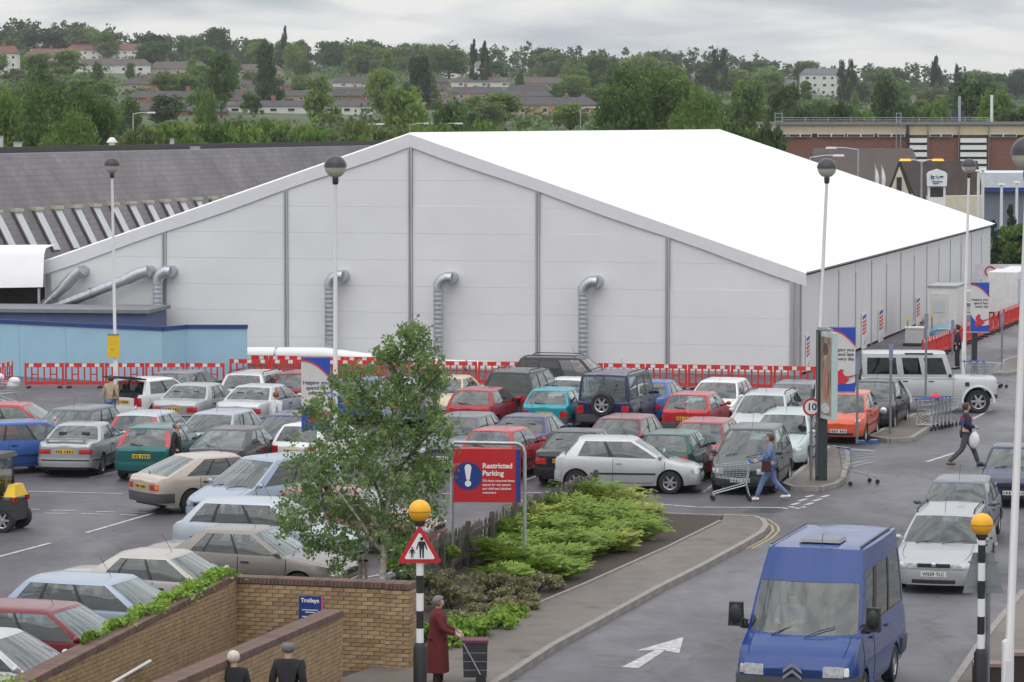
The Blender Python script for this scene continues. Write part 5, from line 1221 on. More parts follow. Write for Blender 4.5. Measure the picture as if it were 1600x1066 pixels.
# ================================================================ banners
BANW = mat('banner_pale', (.62, .60, .58), .6, var=.05)
BRIM = mat('banner_red', (.58, .03, .05), .55)
BTXT = mat('banner_text', (.03, .03, .09), .6, var=0)
def banner(px0, px1, y0, y1, s, label, rz=0.0, bracket=None):
    Y = FPX / s; a, c = PY(px0, y1, Y), PY(px1, y0, Y); w, h = c.x - a.x, c.z - a.z
    t = thing('lamp_banner', label, 'banner', (a.x, Y, a.z), rz, 'banners on posts')
    q = MB(); q.box((w / 2, 0, h / 2), (w, .03, h)); q.build('cloth', BANW, t)
    def arc(n=9, r=1.0): return [(w * (1 - r * (1 - math.sin(R(90 * k / n))) * 1.0), h * (1 - .30 * (1 - math.cos(R(90 * k / n))) - .06 * r)) for k in range(n + 1)]
    cv = [(w * k / 10, h * (.965 - .25 * (k / 10) ** 2.0)) for k in range(11)]
    q = MB(); q.slab([(x, -.02, z) for x, z in cv] + [(w, -.02, h), (0, -.02, h)], .006); q.build('blue_corner', ROYAL, t)
    q = MB(); q.grid([[(x, -.03, z - .012 * h) for x, z in cv], [(x, -.03, z + .012 * h) for x, z in cv]]); q.build('red_edge', BRIM, t)
    lo = [(w * k / 10, h * (.37 - .28 * math.sin(math.pi * (k / 10) ** .8 * .5)) + (h * .16 * max(0, k / 10 - .6))) for k in range(11)]
    q = MB(); q.slab([(0, -.02, .02), (w, -.02, .02)] + [(x, -.02, z) for x, z in lo[::-1]], .006); q.build('blue_foot', ROYAL, t)
    em = [(.20, .16), (.30, .10), (.42, .14), (.60, .13), (.78, .20), (.66, .21), (.98, .25), (1.0, .27), (.70, .245), (.58, .26), (.50, .31), (.56, .345), (.44, .36), (.30, .32), (.26, .26), (.34, .22)]
    q = MB(); q.slab([(x * w, -.028, z * h) for x, z in em], .006); q.build('red_emblem', BRIM, t)
    for k, tx in enumerate(('Helping you', 'spend less', 'every day')):
        text(tx, w * .185, BTXT, t, (w * (.5 + .05 * k), -.02, h * (.655 - k * .07)), bold=.02, name='banner_text')
    for z in (h + .01, -.01): q = MB(); q.box((w / 2, 0, z), (w * 1.06, .04, .03)); q.build('batten', GALV, t)
    if bracket is not None:
        bx = PY(bracket, y1, Y).x - a.x
        for z in (h, 0): q = MB(); q.tube([(w / 2, 0.02, z), (bx, .02, z)], .015, 6); q.build('bracket', GALV, t)
    return t, Y
banner(471, 516, 559, 673, 61.5, 'banner hanging from the lamp post at the birch', R(4), 522)
banner(1296, 1337, 512, 613, 53.5, 'banner beside the advertising column above the orange car', R(3), 1280)
banner(1516, 1546, 442, 519, 40.6, 'smallest banner near the line of red barriers', R(3), 1510)

# ================================================================ advertising column and signs
ac0 = G(1283, 757); ac = thing('advertising_column', 'dark green post with tall backlit poster case facing the road', 'sign', (ac0.x, ac0.y, 0), R(-74))
k = FPX / ac0.y
q = MB(); q.box((0, 0, 2.1), (.22, .26, 4.2)); q.build('post', mat('dark_green_metal', (.035, .048, .048), .45), ac)
q = MB(); q.box((.52, 0, 3.0), (.86, .16, 2.35)); q.build('poster_case', mat('pale_case', (.46, .56, .55), .4), ac)
q = MB(); q.box((.52, -.085, 3.0), (.72, .02, 2.1)); ps_ = q.build('poster', mat('poster_art', (.30, .22, .17), .35, var=.8, scale=1.6, streak=(1.5, 1, .7)), ac)
for nm_, x_, z_, w_, h_, c_ in (('hair_print', .50, 3.72, .34, .34, (.10, .06, .04)), ('face_print', .52, 3.52, .22, .26, (.50, .33, .25)), ('dress_print', .53, 2.85, .36, 1.0, (.42, .20, .12)), ('pale_print', .52, 2.12, .62, .28, (.58, .56, .58))):
    q = MB(); q.lathe([(0, -.10), (.5, -.10), (.5, -.103), (0, -.103)], 18, (0, 0, 0), 'y'); q.build(nm_, mat(nm_, c_, .4, var=.3, scale=5), ps_, loc=(x_, 0, z_), scale=(w_, 1, h_))
q = MB(); q.box((.52, .0, 4.22), (.3, .1, .1)).box((.0, 0, 4.24), (.16, .2, .08)); q.build('lamp_bar', GALV, ac)
q = MB(); q.box((.02, -.135, 2.2), (.05, .02, 3.9)); q.build('post_edge', GREYM, ac)
sp = G(1267, 757); s10 = thing('speed_sign', 'round red-rimmed speed sign reading 10 on a grey pole', 'sign', (sp.x, sp.y, .1), R(4))
zc = PY(1269, 636, sp.y).z - .1
q = MB(); q.tube([(0, 0, 0), (0, 0, zc + .5)], .038, 10); q.build('pole', GREYM, s10, 40)
q = MB(); q.lathe([(0, -.05), (.245, -.05), (.245, -.065), (0, -.065)], 28, (0, 0, zc), 'y'); q.build('red_ring', RED, s10)
q = MB(); q.lathe([(0, -.067), (.19, -.067), (.19, -.071), (0, -.071)], 28, (0, 0, zc), 'y'); q.build('white_disc', WHITE, s10)
text('10', .27, PLTXT, s10, (0, -.076, zc), bold=.02, name='numerals')
for px, yb, yt, lab in ((1339, 697, 559, 'slim blue-grey post in front of the orange car'), (1391, 684, 538, 'slim blue-grey post on the middle traffic island'), (1446, 653, 490, 'slim grey post at the stacked trolleys'), (1565, 581, 488, 'slim grey post on the far traffic island'), (1488, 560, 500, 'short grey post beside the man in the dark suit')):
    g = G(px, yb); t = thing('sign_post', lab, 'post', (g.x, g.y, .1)); h = PY(px, yt, g.y).z - .1
    q = MB(); q.tube([(0, 0, 0), (0, 0, h)], .04, 8); q.build('pole', GREYM, t, 40); q = MB(); q.box((0, -.03, h - .25), (.13, .03, .5)); q.build('plate', mat('blue_grey_plate', (.20, .25, .36), .5), t)
g = G(1522, 585); t = thing('banner_post', 'stout dark post under the smallest banner', 'post', (g.x, g.y, 0)); q = MB(); q.box((0, 0, .85), (.2, .2, 1.7)); q.build('post', DARKM, t); q = MB(); q.box((0, 0, 1.72), (.26, .26, .06)); q.build('cap', GREYM, t)

# restricted parking sign
ra_, rb_ = G(708, 895), G(818, 893); Yr = (ra_.y + rb_.y) / 2; Yr = 68.6
def rp(px, py): q_ = PY(px, py, Yr); return q_.x, q_.z
x0, zt0 = rp(709, 697); x1, zb0 = rp(816, 786); xl, _ = rp(707, 700); xr_, _ = rp(820, 700)
rsn = thing('parking_sign', 'red and blue Restricted Parking sign in a bent steel tube frame', 'sign', (x0, Yr, 0), R(-3)); w = x1 - x0; zt0 += .02
fw = xr_ - x0
q = MB(); q.tube([(-.04, 0, 0), (-.04, 0, zt0 - .02), (0.02, 0, zt0 + .06), (fw - .16, 0, zt0 + .04), (fw - .05, 0, zt0 - .02), (fw, 0, zt0 - .16), (fw, 0, 0)], .04, 10); q.build('frame', GALV, rsn, 50)
q = MB(); q.box((w / 2 - .02, 0, (zt0 + zb0) / 2 - .03), (w - .02, .04, zt0 - zb0 - .10)); q.build('panel', RED, rsn)
h = zt0 - zb0 - .1; zc = (zt0 + zb0) / 2 - .03
q = MB(); q.box((w - .085, -.022, zc), (.10, .014, h)); q.build('blue_band', BLUE, rsn)
q = MB(); cxx = w * .21; pl = [(max(.0, cxx + .30 * math.cos(R(a))), -.02, zc - .01 + .30 * math.sin(R(a))) for a in range(0, 360, 12)]; q.slab(pl, .008); q.build('blue_disc', BLUE, rsn)
q = MB(); q.slab([(cxx - .035, -.03, zc - .09), (cxx + .035, -.03, zc - .09), (cxx + .075, -.03, zc + .18), (cxx + .05, -.03, zc + .235), (cxx, -.03, zc + .25), (cxx - .05, -.03, zc + .235), (cxx - .075, -.03, zc + .18)], .006)
q.slab([(cxx + .07 * math.cos(R(a)), -.03, zc - .17 + .07 * math.sin(R(a))) for a in range(0, 360, 30)], .006); q.build('exclamation_mark', WHITE, rsn)
text('Restricted', .155, WHITE, rsn, (w * .42, -.026, zc + .21), bold=.03, align='LEFT'); text('Parking', .155, WHITE, rsn, (w * .42, -.026, zc + .05), bold=.03, align='LEFT')
for k_, tx in enumerate(('We have reserved these', 'spaces for our parent', 'and child and disabled', 'customers')): text(tx, .07, WHITE, rsn, (w * .42, -.026, zc - .11 - k_ * .085), bold=.02, align='LEFT')

# belisha beacons
AMBER = mat('beacon_globe', (.85, .42, .012), .35, var=.05)
def beacon(px, s, zglobe, label, tri, ox=0):
    Y = FPX / s; x = (px - 800) / s
    t = thing('belisha_beacon', label, 'beacon', (x, Y, .0))
    q = MB(); q.lathe([(.0, 0), (.115, 0), (.115, .98), (.07, 1.06), (0, 1.06)], 14); q.build('base_sleeve', BLACKP, t, 40)
    z = 1.0; c = 0; zt_ = zglobe - .19
    while z < zt_ - .01:
        z1 = min(zt_, z + .30); q = MB(); q.lathe([(.0, z), (.062, z), (.062, z1), (0, z1)], 14); q.build('white_band' if c % 2 == 0 else 'black_band', WHITE if c % 2 == 0 else BLACKP, t, 40); z = z1; c += 1
    q = MB(); q.ball((0, 0, zglobe), .19, 24, 14); gl_ = q.build('globe', AMBER, t, 180)
    q = MB(); q.lathe([(.192, -.012), (.197, 0), (.192, .012)], 24, (0, 0, zglobe)); q.build('seam', mat('amber_seam', (.55, .25, .01), .5), gl_, 40)
    q = MB(); q.lathe([(.05, zglobe - .28), (.10, zglobe - .2), (.10, zglobe - .16)], 14); q.build('collar', DARKM, t, 40)
    if tri == 'front':
        zc = 2.42; S = .76; hT = S * .866
        def ring(k, y):
            cx_, cz_ = 0, zc + hT / 3; pts = [(-S / 2, zc), (S / 2, zc), (0, zc + hT)]
            o = []
            for i in range(3):
                p0, p1, p2 = pts[i - 1], pts[i], pts[(i + 1) % 3]
                for u in (p0, p2): o.append((p1[0] + (u[0] - p1[0]) * .06, p1[1] + (u[1] - p1[1]) * .06))
            return [(cx_ + (a - cx_) * k, y, cz_ + (b - cz_) * k) for a, b in o]
        q = MB(); q.slab(ring(1, -.075), .012); q.build('red_triangle', RED, t)
        q = MB(); q.slab(ring(.70, -.089), .004); wt = q.build('white_field', WHITE, t)
        q = MB(); Z = zc + .085; yy = -.095
        def fig(cx_, z0, h_):
            q.slab([(cx_ + h_ * .085 * math.cos(R(a)), yy, z0 + h_ * .90 + h_ * .09 * math.sin(R(a))) for a in range(0, 360, 30)], .004)
            q.slab([(cx_ - h_ * .11, yy, z0 + h_ * .45), (cx_ + h_ * .11, yy, z0 + h_ * .45), (cx_ + h_ * .15, yy, z0 + h_ * .78), (cx_ - h_ * .15, yy, z0 + h_ * .78)], .004)
            for s_ in (-1, 1):
                q.slab([(cx_ + s_ * h_ * .10, yy, z0), (cx_ + s_ * h_ * .03, yy, z0), (cx_ + s_ * h_ * .01, yy, z0 + h_ * .45), (cx_ + s_ * h_ * .11, yy, z0 + h_ * .45)][::s_], .004)
                q.slab([(cx_ + s_ * h_ * .15, yy, z0 + h_ * .78), (cx_ + s_ * h_ * .11, yy, z0 + h_ * .70), (cx_ + s_ * h_ * .22, yy, z0 + h_ * .40), (cx_ + s_ * h_ * .27, yy, z0 + h_ * .42)][::s_], .004)
        fig(.035, Z, .36); fig(-.125, Z, .19); q.build('adult_and_child_figures', PLTXT, wt)
    else:
        q = MB(); q.slab([(-.30, .08, 1.98), (.38, .08, 1.98), (.20, .08, 2.66), (-.14, .08, 2.66)], .02); q.build('sign_back', mat('sign_back_grey', (.21, .23, .24), .5), t)
        for z in (2.1, 2.5): q = MB(); q.box((.04, .065, z), (.5, .025, .04)); q.build('rail', GREYM, t)
        q = MB(); q.tube([(.13, .1, 0), (.13, .1, 2.0)], .04, 8); q.build('sign_pole', GREYM, t, 40)
beacon(655, 93.5, 3.29, 'black and white banded beacon with amber globe and adult and child triangle', 'front')
beacon(1539, 94.6, 3.14, 'black and white banded beacon with amber globe at the right, sign seen from behind', 'back')

# distant street lights
def streetlight(px, yt, yb, Y, label, arm=1.2, twin=False):
    a = PY(px, yt, Y); zb_ = hillz(a.x, Y) if Y > 250 else 0.0; h = a.z - zb_
    t = thing('street_light', label, 'street light', (a.x, Y, zb_))
    q = MB(); q.tube([(0, 0, 0), (0, 0, h - .1)], [.1, .06], 8); q.build('column', GALV, t, 40)
    for s in ((-1, 1) if twin else (-1 if arm > 0 else 1,)):
        q = MB(); q.tube([(0, 0, h - .15), (s * abs(arm) * .6, 0, h), (s * abs(arm), 0, h)], .045, 6); q.build('arm', GALV, t, 40)
        q = MB(); q.box((s * (abs(arm) + .3), 0, h), (.8, .28, .14), 0, .8); q.build('lantern', mat('lit_amber_lantern', (.9, .38, .04), .4, emit=1.2) if twin else WFRAME, t)
streetlight(1341, 231, 300, 225, 'street light with bent arm above the marquee roof', 1.6)
streetlight(1266, 243, 300, 215, 'low street light partly behind the globe lamp', -1.6)
streetlight(1440, 250, 330, 215, 'twin street light with two lit amber lanterns', .8, True)
for px, yt, Y, lab in ((208, 176, 300, 'thin street light among the bushes behind the long store'), (565, 194, 290, 'street light left of the marquee ridge'), (907, 168, 330, 'street light against the large tree'), (640, 193, 290, 'street light with white lantern at the marquee ridge'), (688, 193, 295, 'street light just right of the marquee ridge end')):
    streetlight(px, yt, 230, Y, lab, -1.4)

# ================================================================ site clutter by the marquee side
cb0 = G(1449, 531); cb = thing('site_cabin', 'white steel site cabin with a door against the marquee side', 'cabin', (cb0.x, cb0.y, 0), R(74.5) - R(90))
q = MB(); q.box((.65, 1.4, 1.22), (1.3, 2.8, 2.34)); q.build('shell', mat('cabin_white', (.66, .66, .64), .5, var=.06), cb)
q = MB(); q.box((.55, -.02, 1.1), (.75, .04, 2.0)); dr = q.build('door', mat('cabin_door', (.56, .57, .56), .5), cb); q = MB(); q.box((.55, -.05, 1.55), (.45, .02, .6)); q.build('door_pane', mat('frosted', (.5, .53, .53), .3), dr)
q = MB(); q.box((.65, 1.4, 2.42), (1.36, 2.9, .08)); q.build('roof', GALV, cb)
ub = G(1428, 541); t = thing('equipment_box', 'low white equipment box on a dark skid at the marquee side', 'box', (ub.x, ub.y, 0), R(-10)); q = MB(); q.box((0, .4, .45), (.8, .8, .66), 0, .97); q.build('casing', LG, t); q = MB(); q.box((0, .4, .08), (.95, .95, .1)); q.build('skid', DARKM, t); q = MB(); q.box((0, .4, .80), (.84, .84, .05)); q.build('lid', WFRAME, t)
tp = G(1473, 534); t = thing('covered_pallet', 'pallet covered with a blue tarpaulin in front of the worker', 'pallet', (tp.x, tp.y, 0)); q = MB(); q.box((0, 0, .08), (1.2, 1.0, .15)); q.build('pallet', mat('pallet_wood', (.28, .2, .12), .8), t)
q = MB(); q.ball((0, 0, .35), .55, 14, 8, (1.1, .9, .75)); q.build('tarpaulin', mat('blue_tarp', (.10, .32, .52), .5, var=.35, scale=4), t, 50); q = MB(); q.tube([(-.5, -.3, .55), (0, -.5, .62), (.5, -.3, .5)], .03, 6); q.build('strap', YELLOW, t)
for px, py, lab in ((1418, 540, 'yellow-topped stake left of the equipment box'), (1442, 536, 'yellow-topped stake beside the site cabin'), (1456, 534, 'yellow-topped stake in front of the site cabin door')):
    g = G(px, py); t = thing('marker_stake', lab, 'stake', (g.x, g.y, 0)); q = MB(); q.tube([(0, 0, 0), (0, 0, 1.25)], .035, 6); q.build('shaft', mat('tan_timber', (.30, .19, .10), .7), t); q = MB(); q.box((0, 0, 1.2), (.08, .08, .2)); q.build('painted_top', YELLOW, t)
sf = G(1507, 517); t = thing('white_rack', 'white shelving rack behind the hi-vis worker', 'rack', (sf.x, sf.y, 0), R(-15))
for z in (.25, .8, 1.35, 1.9): q = MB(); q.box((0, 0, z), (1.0, .5, .05)); q.build('shelf', WHITE, t)
for x in (-.48, .48): q = MB(); q.box((x, 0, 1.0), (.05, .5, 2.0)); q.build('upright', WHITE, t)
for z, x in ((.35, -.2), (.9, .15), (1.45, -.1)): q = MB(); q.box((x, 0, z + .12), (.4, .4, .24)); q.build('carton', LG, t)
for i, (px, py, w_, h_, lab) in enumerate(((1566, 497, 1.5, 2.3, 'white box body parked beyond the smallest banner'), (1585, 487, 1.4, 2.2, 'second white box body with blue side beyond the barriers'))):
    g = G(px, py); t = thing('box_trailer', lab, 'trailer', (g.x, g.y, 0), R(74.5) - R(90)); q = MB(); q.box((0, 2, .35 + h_ / 2 - .2), (w_, 4.0, h_ - .3)); q.build('box_body', WFRAME, t); q = MB(); q.box((w_ / 2 + .01, 2, 1.2), (.03, 3.6, 1.5)); q.build('side_panel', mat('pale_blue_panel', (.42, .55, .70), .5), t); q = MB(); q.box((0, 2, .3), (w_ * .9, 3.8, .2)); q.build('chassis', DARKM, t)
    for s in (-1, 1):
        for y in (.8, 3.0): q = MB(); q.lathe([(0, -.08), (.26, -.08), (.26, .08), (0, .08)], 14, (s * (w_ / 2 - .1), y, .26), 'x'); q.build('wheel', RUBBER, t)
g = G(1572, 470); t = thing('fence_banner', 'long white printed banner on the fence at the right edge', 'banner', (g.x, g.y, 0)); zz = PY(1572, 413, g.y).z; z2 = PY(1572, 436, g.y).z
q = MB(); q.box((1.0, 0, (zz + z2) / 2), (7.5, .04, zz - z2)); q.build('sheet', mat('banner_lilac_white', (.68, .65, .70), .6), t)
for x, m_ in ((-.9, PRED), (.9, PLIL), (2.2, PRED)): q = MB(); q.lathe([(.22, -.03), (.32, -.03)], 14, (x, 0, (zz + z2) / 2), 'y'); q.build('printed_ring', m_, t)
for x in (-2.6, 1, 4.6): q = MB(); q.box((x, .06, zz / 2), (.06, .06, zz)); q.build('post', GREYM, t)

# utility tractor at the left edge
fk = G(-14, 827); ft = thing('utility_tractor', 'black cabbed tug tractor with yellow rear hood at the left edge', 'tractor', (fk.x, fk.y, 0), R(164))
q = MB(); q.box((0, 0, .52), (1.6, .95, .5), 0, .94); q.build('chassis', DARKM, ft)
for x, y in ((-.42, .42), (-.42, -.42), (.45, .42), (.45, -.42)): q = MB(); q.tube([(x, y, .7), (x * .88, y * .95, 1.78)], .04, 8); q.build('cab_post', BLACKP, ft, 40)
q = MB(); q.box((0, 0, 1.82), (1.05, .95, .11), 0, .9); q.build('cab_roof', mat('tug_roof', (.05, .045, .05), .5), ft)
for x, nm in ((-.40, 'rear_pane'), (.43, 'front_pane')): q = MB(); q.box((x, 0, 1.32), (.015, .78, .8)); q.build(nm, GLASS, ft)
q = MB(); q.slab([(-.5, -.36, .86), (-.84, -.34, .84), (-.80, -.30, .98), (-.62, -.28, 1.12), (-.5, -.3, 1.14)], -.0001) if False else q.box((-.66, 0, .98), (.3, .74, .28), 0, .6); q.build('rear_hood', YELLOW, ft)
for s in (1, -1):
    q = MB(); q.box((-.80, s * .36, .78), (.05, .16, .12)); q.build('tail_light', LAMPR, ft)
    q = MB(); q.box((-.05, s * .48, .62), (.5, .03, .34)); q.build('side_plate', DARKM, ft); q = MB(); q.tube([(-.3, s * .5, .82), (.18, s * .5, .82), (.18, s * .5, .48)], .02, 6); q.build('grab_rail', YELLOW, ft)
    for x in (-.55, .6):
        i_ = obj('wheel', WHEEL[0], RUBBER, ft, (x, s * .46, .29), None, (.97, s * .97, .97)); obj('rim', WHEEL[2], RIM, i_); obj('rim_backing', WHEEL[1], HUBD, i_)
q = MB(); q.box((.0, 0, .86), (.42, .5, .14)).box((-.22, 0, 1.1), (.1, .48, .45)); q.build('seat', SEAT, ft)

# ================================================================ trolleys
WIRE = mat('trolley_wire', (.48, .50, .52), .35, metal=.8, var=.1)
BLUEH = mat('trolley_handle', (.03, .10, .36), .4)
def trolley_meshes():
    c = MB(); k = .011
    R0, F0 = (-.42, .27, .98), (.46, .19, .90); R1, F1 = (-.36, .22, .52), (.44, .17, .62)
    def pt(u, v, s): 
        a = [lerp(R0[i], F0[i], u) for i in range(3)]; b_ = [lerp(R1[i], F1[i], u) for i in range(3)]; r_ = [lerp(a[i], b_[i], v) for i in range(3)]; r_[1] *= s; return tuple(r_)
    for s in (1, -1):
        for v in (0, .25, .5, .75, 1): c.tube([pt(0, v, s), pt(1, v, s)], k if v in (0, 1) else .006, 5)
        for u in [i / 9 for i in range(10)]: c.tube([pt(u, 0, s), pt(u, 1, s)], .005, 4)
    for u in (0, 1):
        for v in (0, .33, .66, 1): c.tube([pt(u, v, 1), pt(u, v, -1)], .008, 4)
        for w_ in (-.5, 0, .5): a, b_ = pt(u, 0, 1), pt(u, 1, 1); c.tube([(a[0], a[1] * w_, a[2]), (b_[0], b_[1] * w_, b_[2])], .005, 4)
    for u in [i / 8 for i in range(9)]: c.tube([pt(u, 1, 1), pt(u, 1, -1)], .006, 4)
    f = MB()
    for s in (1, -1):
        f.tube([(-.44, s * .27, 1.0), (-.36, s * .25, .5), (-.30, s * .25, .42), (.48, s * .19, .20), (.52, s * .19, .14)], .016, 6)
        f.tube([(-.34, s * .25, .46), (-.42, s * .27, .14)], .016, 6)
    f.tube([(-.40, .26, .2), (-.40, -.26, .2)], .014, 6)
    h = MB(); h.tube([(-.50, .27, 1.02), (-.50, -.27, 1.02)], .02, 8); h.box((-.46, .26, 1.01), (.08, .04, .04)).box((-.46, -.26, 1.01), (.08, .04, .04))
    w = MB(); w.lathe([(0, -.018), (.062, -.018), (.062, .018), (0, .018)], 12, axis='y')
    return c.mesh('basket'), f.mesh('chassis', 40), h.mesh('handle', 40), w.mesh('wheel')
TM = trolley_meshes()
def trolley(x, y, rz, label, group=None, z=0.0):
    t = thing('shopping_trolley', label, 'trolley', (x, y, z), rz, group)
    obj('basket', TM[0], WIRE, t); obj('chassis', TM[1], WIRE, t); obj('handle', TM[2], BLUEH, t)
    for p_ in ((-.42, .27, .065), (-.42, -.27, .065), (.52, .19, .065), (.52, -.19, .065)): obj('wheel', TM[3], RUBBER, t, p_)
    return t
g = G(1340, 757); trolley(g.x, g.y, R(28), 'empty trolley standing alone on the road beside the island')
g = G(1452, 672)
for i in range(6):
    p_ = g + Vector((math.cos(R(58)), math.sin(R(58)), 0)) * (.29 * i); trolley(p_.x, p_.y, R(58), 'trolley nested in the stack in front of the silver off-roader', 'nested trolley stack')
q = MB(); 
g2 = g + Vector((.2, .1, .95)); t = thing('carrier_bag', 'red carrier bag lying on the nested trolleys', 'bag', g2); q.ball((0, 0, .09), .16, 10, 6, (1.2, .8, .7)); q.tube([(-.08, 0, .17), (0, 0, .26), (.08, 0, .17)], .012, 5); q.build('bag', mat('bag_red', (.6, .05, .06), .5, var=.3, scale=9), t, 60)
g = G(1528, 607)
for i in range(3):
    p_ = g + Vector((math.cos(R(20)), math.sin(R(20)), 0)) * (.28 * i); trolley(p_.x, p_.y, R(20), 'trolley nested with others behind the silver off-roader bonnet', 'trolleys behind the off-roader')
g = G(10, 640); trolley(g.x, g.y, R(-20), 'trolley at the left edge loaded with white bags')
t = thing('white_bags', 'heap of white plastic bags in the trolley at the left edge', 'bags', (g.x, g.y, .62))
for i in range(5): q = MB(); q.ball((rnd.uniform(-.25, .3), rnd.uniform(-.1, .1), .22 + .14 * (i % 3)), .17, 10, 6, (1.2, 1, .8)); q.build('bag', mat('bag_white', (.74, .72, .74), .5, var=.12, scale=9), t, 60)
for k_, (px, py) in enumerate(((1345, 694), (1365, 693))):
    g = G(px, py); t = thing('blue_kerb_marker', ('left' if k_ == 0 else 'right') + ' low blue marker bar on the road edge', 'marker', (g.x, g.y, 0)); q = MB(); q.box((0, 0, .06), (.34, .09, .1), 0, .8); q.build('bar', BLUEH, t); q = MB(); q.box((0, 0, .115), (.2, .05, .012)); q.build('reflector', REFL, t)
# ================================================================ brick walls of the trolley ramp
BR = [mat('buff_brick_%d' % i, c, .85, var=.28, scale=9, bump=.5, bscale=60) for i, c in enumerate(((.34, .235, .13), (.29, .19, .105), (.385, .275, .16), (.255, .165, .095)))]
MORTAR = mat('mortar_joint', (.10, .075, .055), .95, var=.2)
COPE = mat('brown_coping_brick', (.155, .095, .078), .85, var=.25, scale=8, bump=.4, bscale=50)
COPE2 = mat('brown_coping_brick_dark', (.12, .075, .065), .85, var=.25, scale=8, bump=.4, bscale=50)
def brick_mesh(l, h, d):
    q = MB(); q.box((0, 0, 0), (l, d, h)); me = q.mesh('brick'); return me
FULL, HALF = brick_mesh(.215, .065, .1), brick_mesh(.1025, .065, .1)
COPB = brick_mesh(.066, .105, .34)
def brick_wall(name, label, A, d, L_, z0, z1, th, faces, cope=True, dz=0.0):
    """A: start of the wall's centre line, d: unit direction; top runs from z0 at A to z1; faces: which sides get bricks"""
    rz = math.atan2(d.y, d.x); t = thing(name, label, 'wall', (A.x, A.y, 0), rz)
    q = MB(); ht = th / 2 - .012
    q.add([(0.012, -ht, 0), (L_ - .012, -ht, 0), (L_ - .012, ht, 0), (.012, ht, 0), (.012, -ht, z0 - .012), (L_ - .012, -ht, z1 - .012), (L_ - .012, ht, z1 - .012), (.012, ht, z0 - .012)],
          [(0, 3, 2, 1), (4, 5, 6, 7), (0, 1, 5, 4), (1, 2, 6, 5), (2, 3, 7, 6), (3, 0, 4, 7)]); q.build('mortar_core', MORTAR, t)
    items = []
    for f in faces:
        if f in ('r', 'l'):
            y = (-1 if f == 'r' else 1) * (th / 2 - .05); n = int(L_ / .225)
            for c in range(40):
                zc = .0375 + c * .075
                off = .1125 if c % 2 else 0.0; x = off
                if off: items.append((.051, y, zc, 0, HALF, f))
                while x + .215 <= L_ + .001:
                    items.append((x + .1075, y, zc, 0, FULL, f)); x += .225
                if x < L_ - .05: items.append((x + (L_ - x) / 2, y, zc, 0, HALF, f))
        else:
            x = .05 if f == 's' else L_ - .05
            for c in range(40):
                zc = .0375 + c * .075; n = int(round(th / .1125))
                for k in range(n): 
                    yy = -th / 2 + (k + .5) * th / n; items.append((x + (0.002 if f != 's' else -.002), yy, zc, R(90), HALF, f))
    keep = [i for i in items if i[2] + .034 <= lerp(z0, z1, max(0, min(1, i[0] / L_))) + .01]
    cut = [i for i in items if i not in keep and i[5] in 'lr' and i[2] - .034 < lerp(z0, z1, i[0] / L_) - .02]
    q = MB()
    for (x, y, z, r_, me, f) in cut:
        zz = lerp(z0, z1, x / L_); b0 = z - .0325; q.box((x, y, (b0 + zz) / 2), (.215 if me is FULL else .1025, .1, zz - b0), r_)
    if cut: tag(q.build('cut_bricks', BR[1], t), kind='stuff')
    cam_ = Vector((0, 0, CAMZ))
    # what falls inside the picture is built brick by brick, the rest joins the brickwork
    def inview(i):
        w_ = Vector((A.x, A.y, 0)) + d * i[0] + Vector((-d.y, d.x, 0)) * i[1] + Vector((0, 0, i[2])); v = w_ - cam_
        dep = v.y * CP - v.z * SP; px = 800 + v.x / dep * FPX; py = 533 - (v.y * SP + v.z * CP) / dep * FPX
        return (-30 < px < 1630 and -30 < py < 1080 and i[5] != 'l', dep)
    sc_ = sorted(keep, key=lambda i: (not inview(i)[0], inview(i)[1])); single, rest = sc_[:296], sc_[296:]
    for (x, y, z, r_, me, f) in single:
        obj('brick', me, BR[rnd.choice((0, 0, 0, 1, 2, 3))], t, (x, y + rnd.uniform(-.002, .002), z), (0, 0, r_))
    if rest:
        q = MB()
        for (x, y, z, r_, me, f) in rest: q.box((x, y + rnd.uniform(-.002, .002), z), (.215 if me is FULL else .1025, .1, .065), r_)
        tag(q.build('brickwork', BR[0], t), kind='stuff')
    if cope:
        n = int(L_ / .075); sl = math.atan2(z1 - z0, L_)
        for k in range(n):
            x = (k + .5) * L_ / n; z = lerp(z0, z1, x / L_) + .05
            obj('coping_brick', COPB, rnd.choice((COPE, COPE, COPE2)), t, (x, rnd.uniform(-.003, .003), z), (0, -sl, 0), (L_ / n / .0745, (th + .03) / .34, 1))
    return t
wa = Vector((-4.92, 57.5, 0)); th = .33
brick_wall('ramp_wall', 'ivy-topped buff brick wall sloping down to the lower left corner', wa - DD * .17 - EE * .165, -DD, 11.5, 1.58, 1.06, th, ('l',) if False else ('l', 'r'))
bw = brick_wall('trolley_bay_wall', 'buff brick wall carrying the blue Trolleys sign', wa - EE * .33, EE, 3.15, 1.52, 1.52, th, ('r', 'l'))
brick_wall('brick_pier', 'square buff brick pier at the right end of the Trolleys wall', wa + EE * 2.82, EE, .46, 1.52, 1.52, .45, ('r', 'l', 's', 'e'))
brick_wall('ramp_parapet', 'buff brick parapet with rounded brown coping in front of the Trolleys sign', Vector((-3.08, 54.75, 0)), -DD, 10.5, 1.32, 1.42, th, ('l', 'r', 's'))
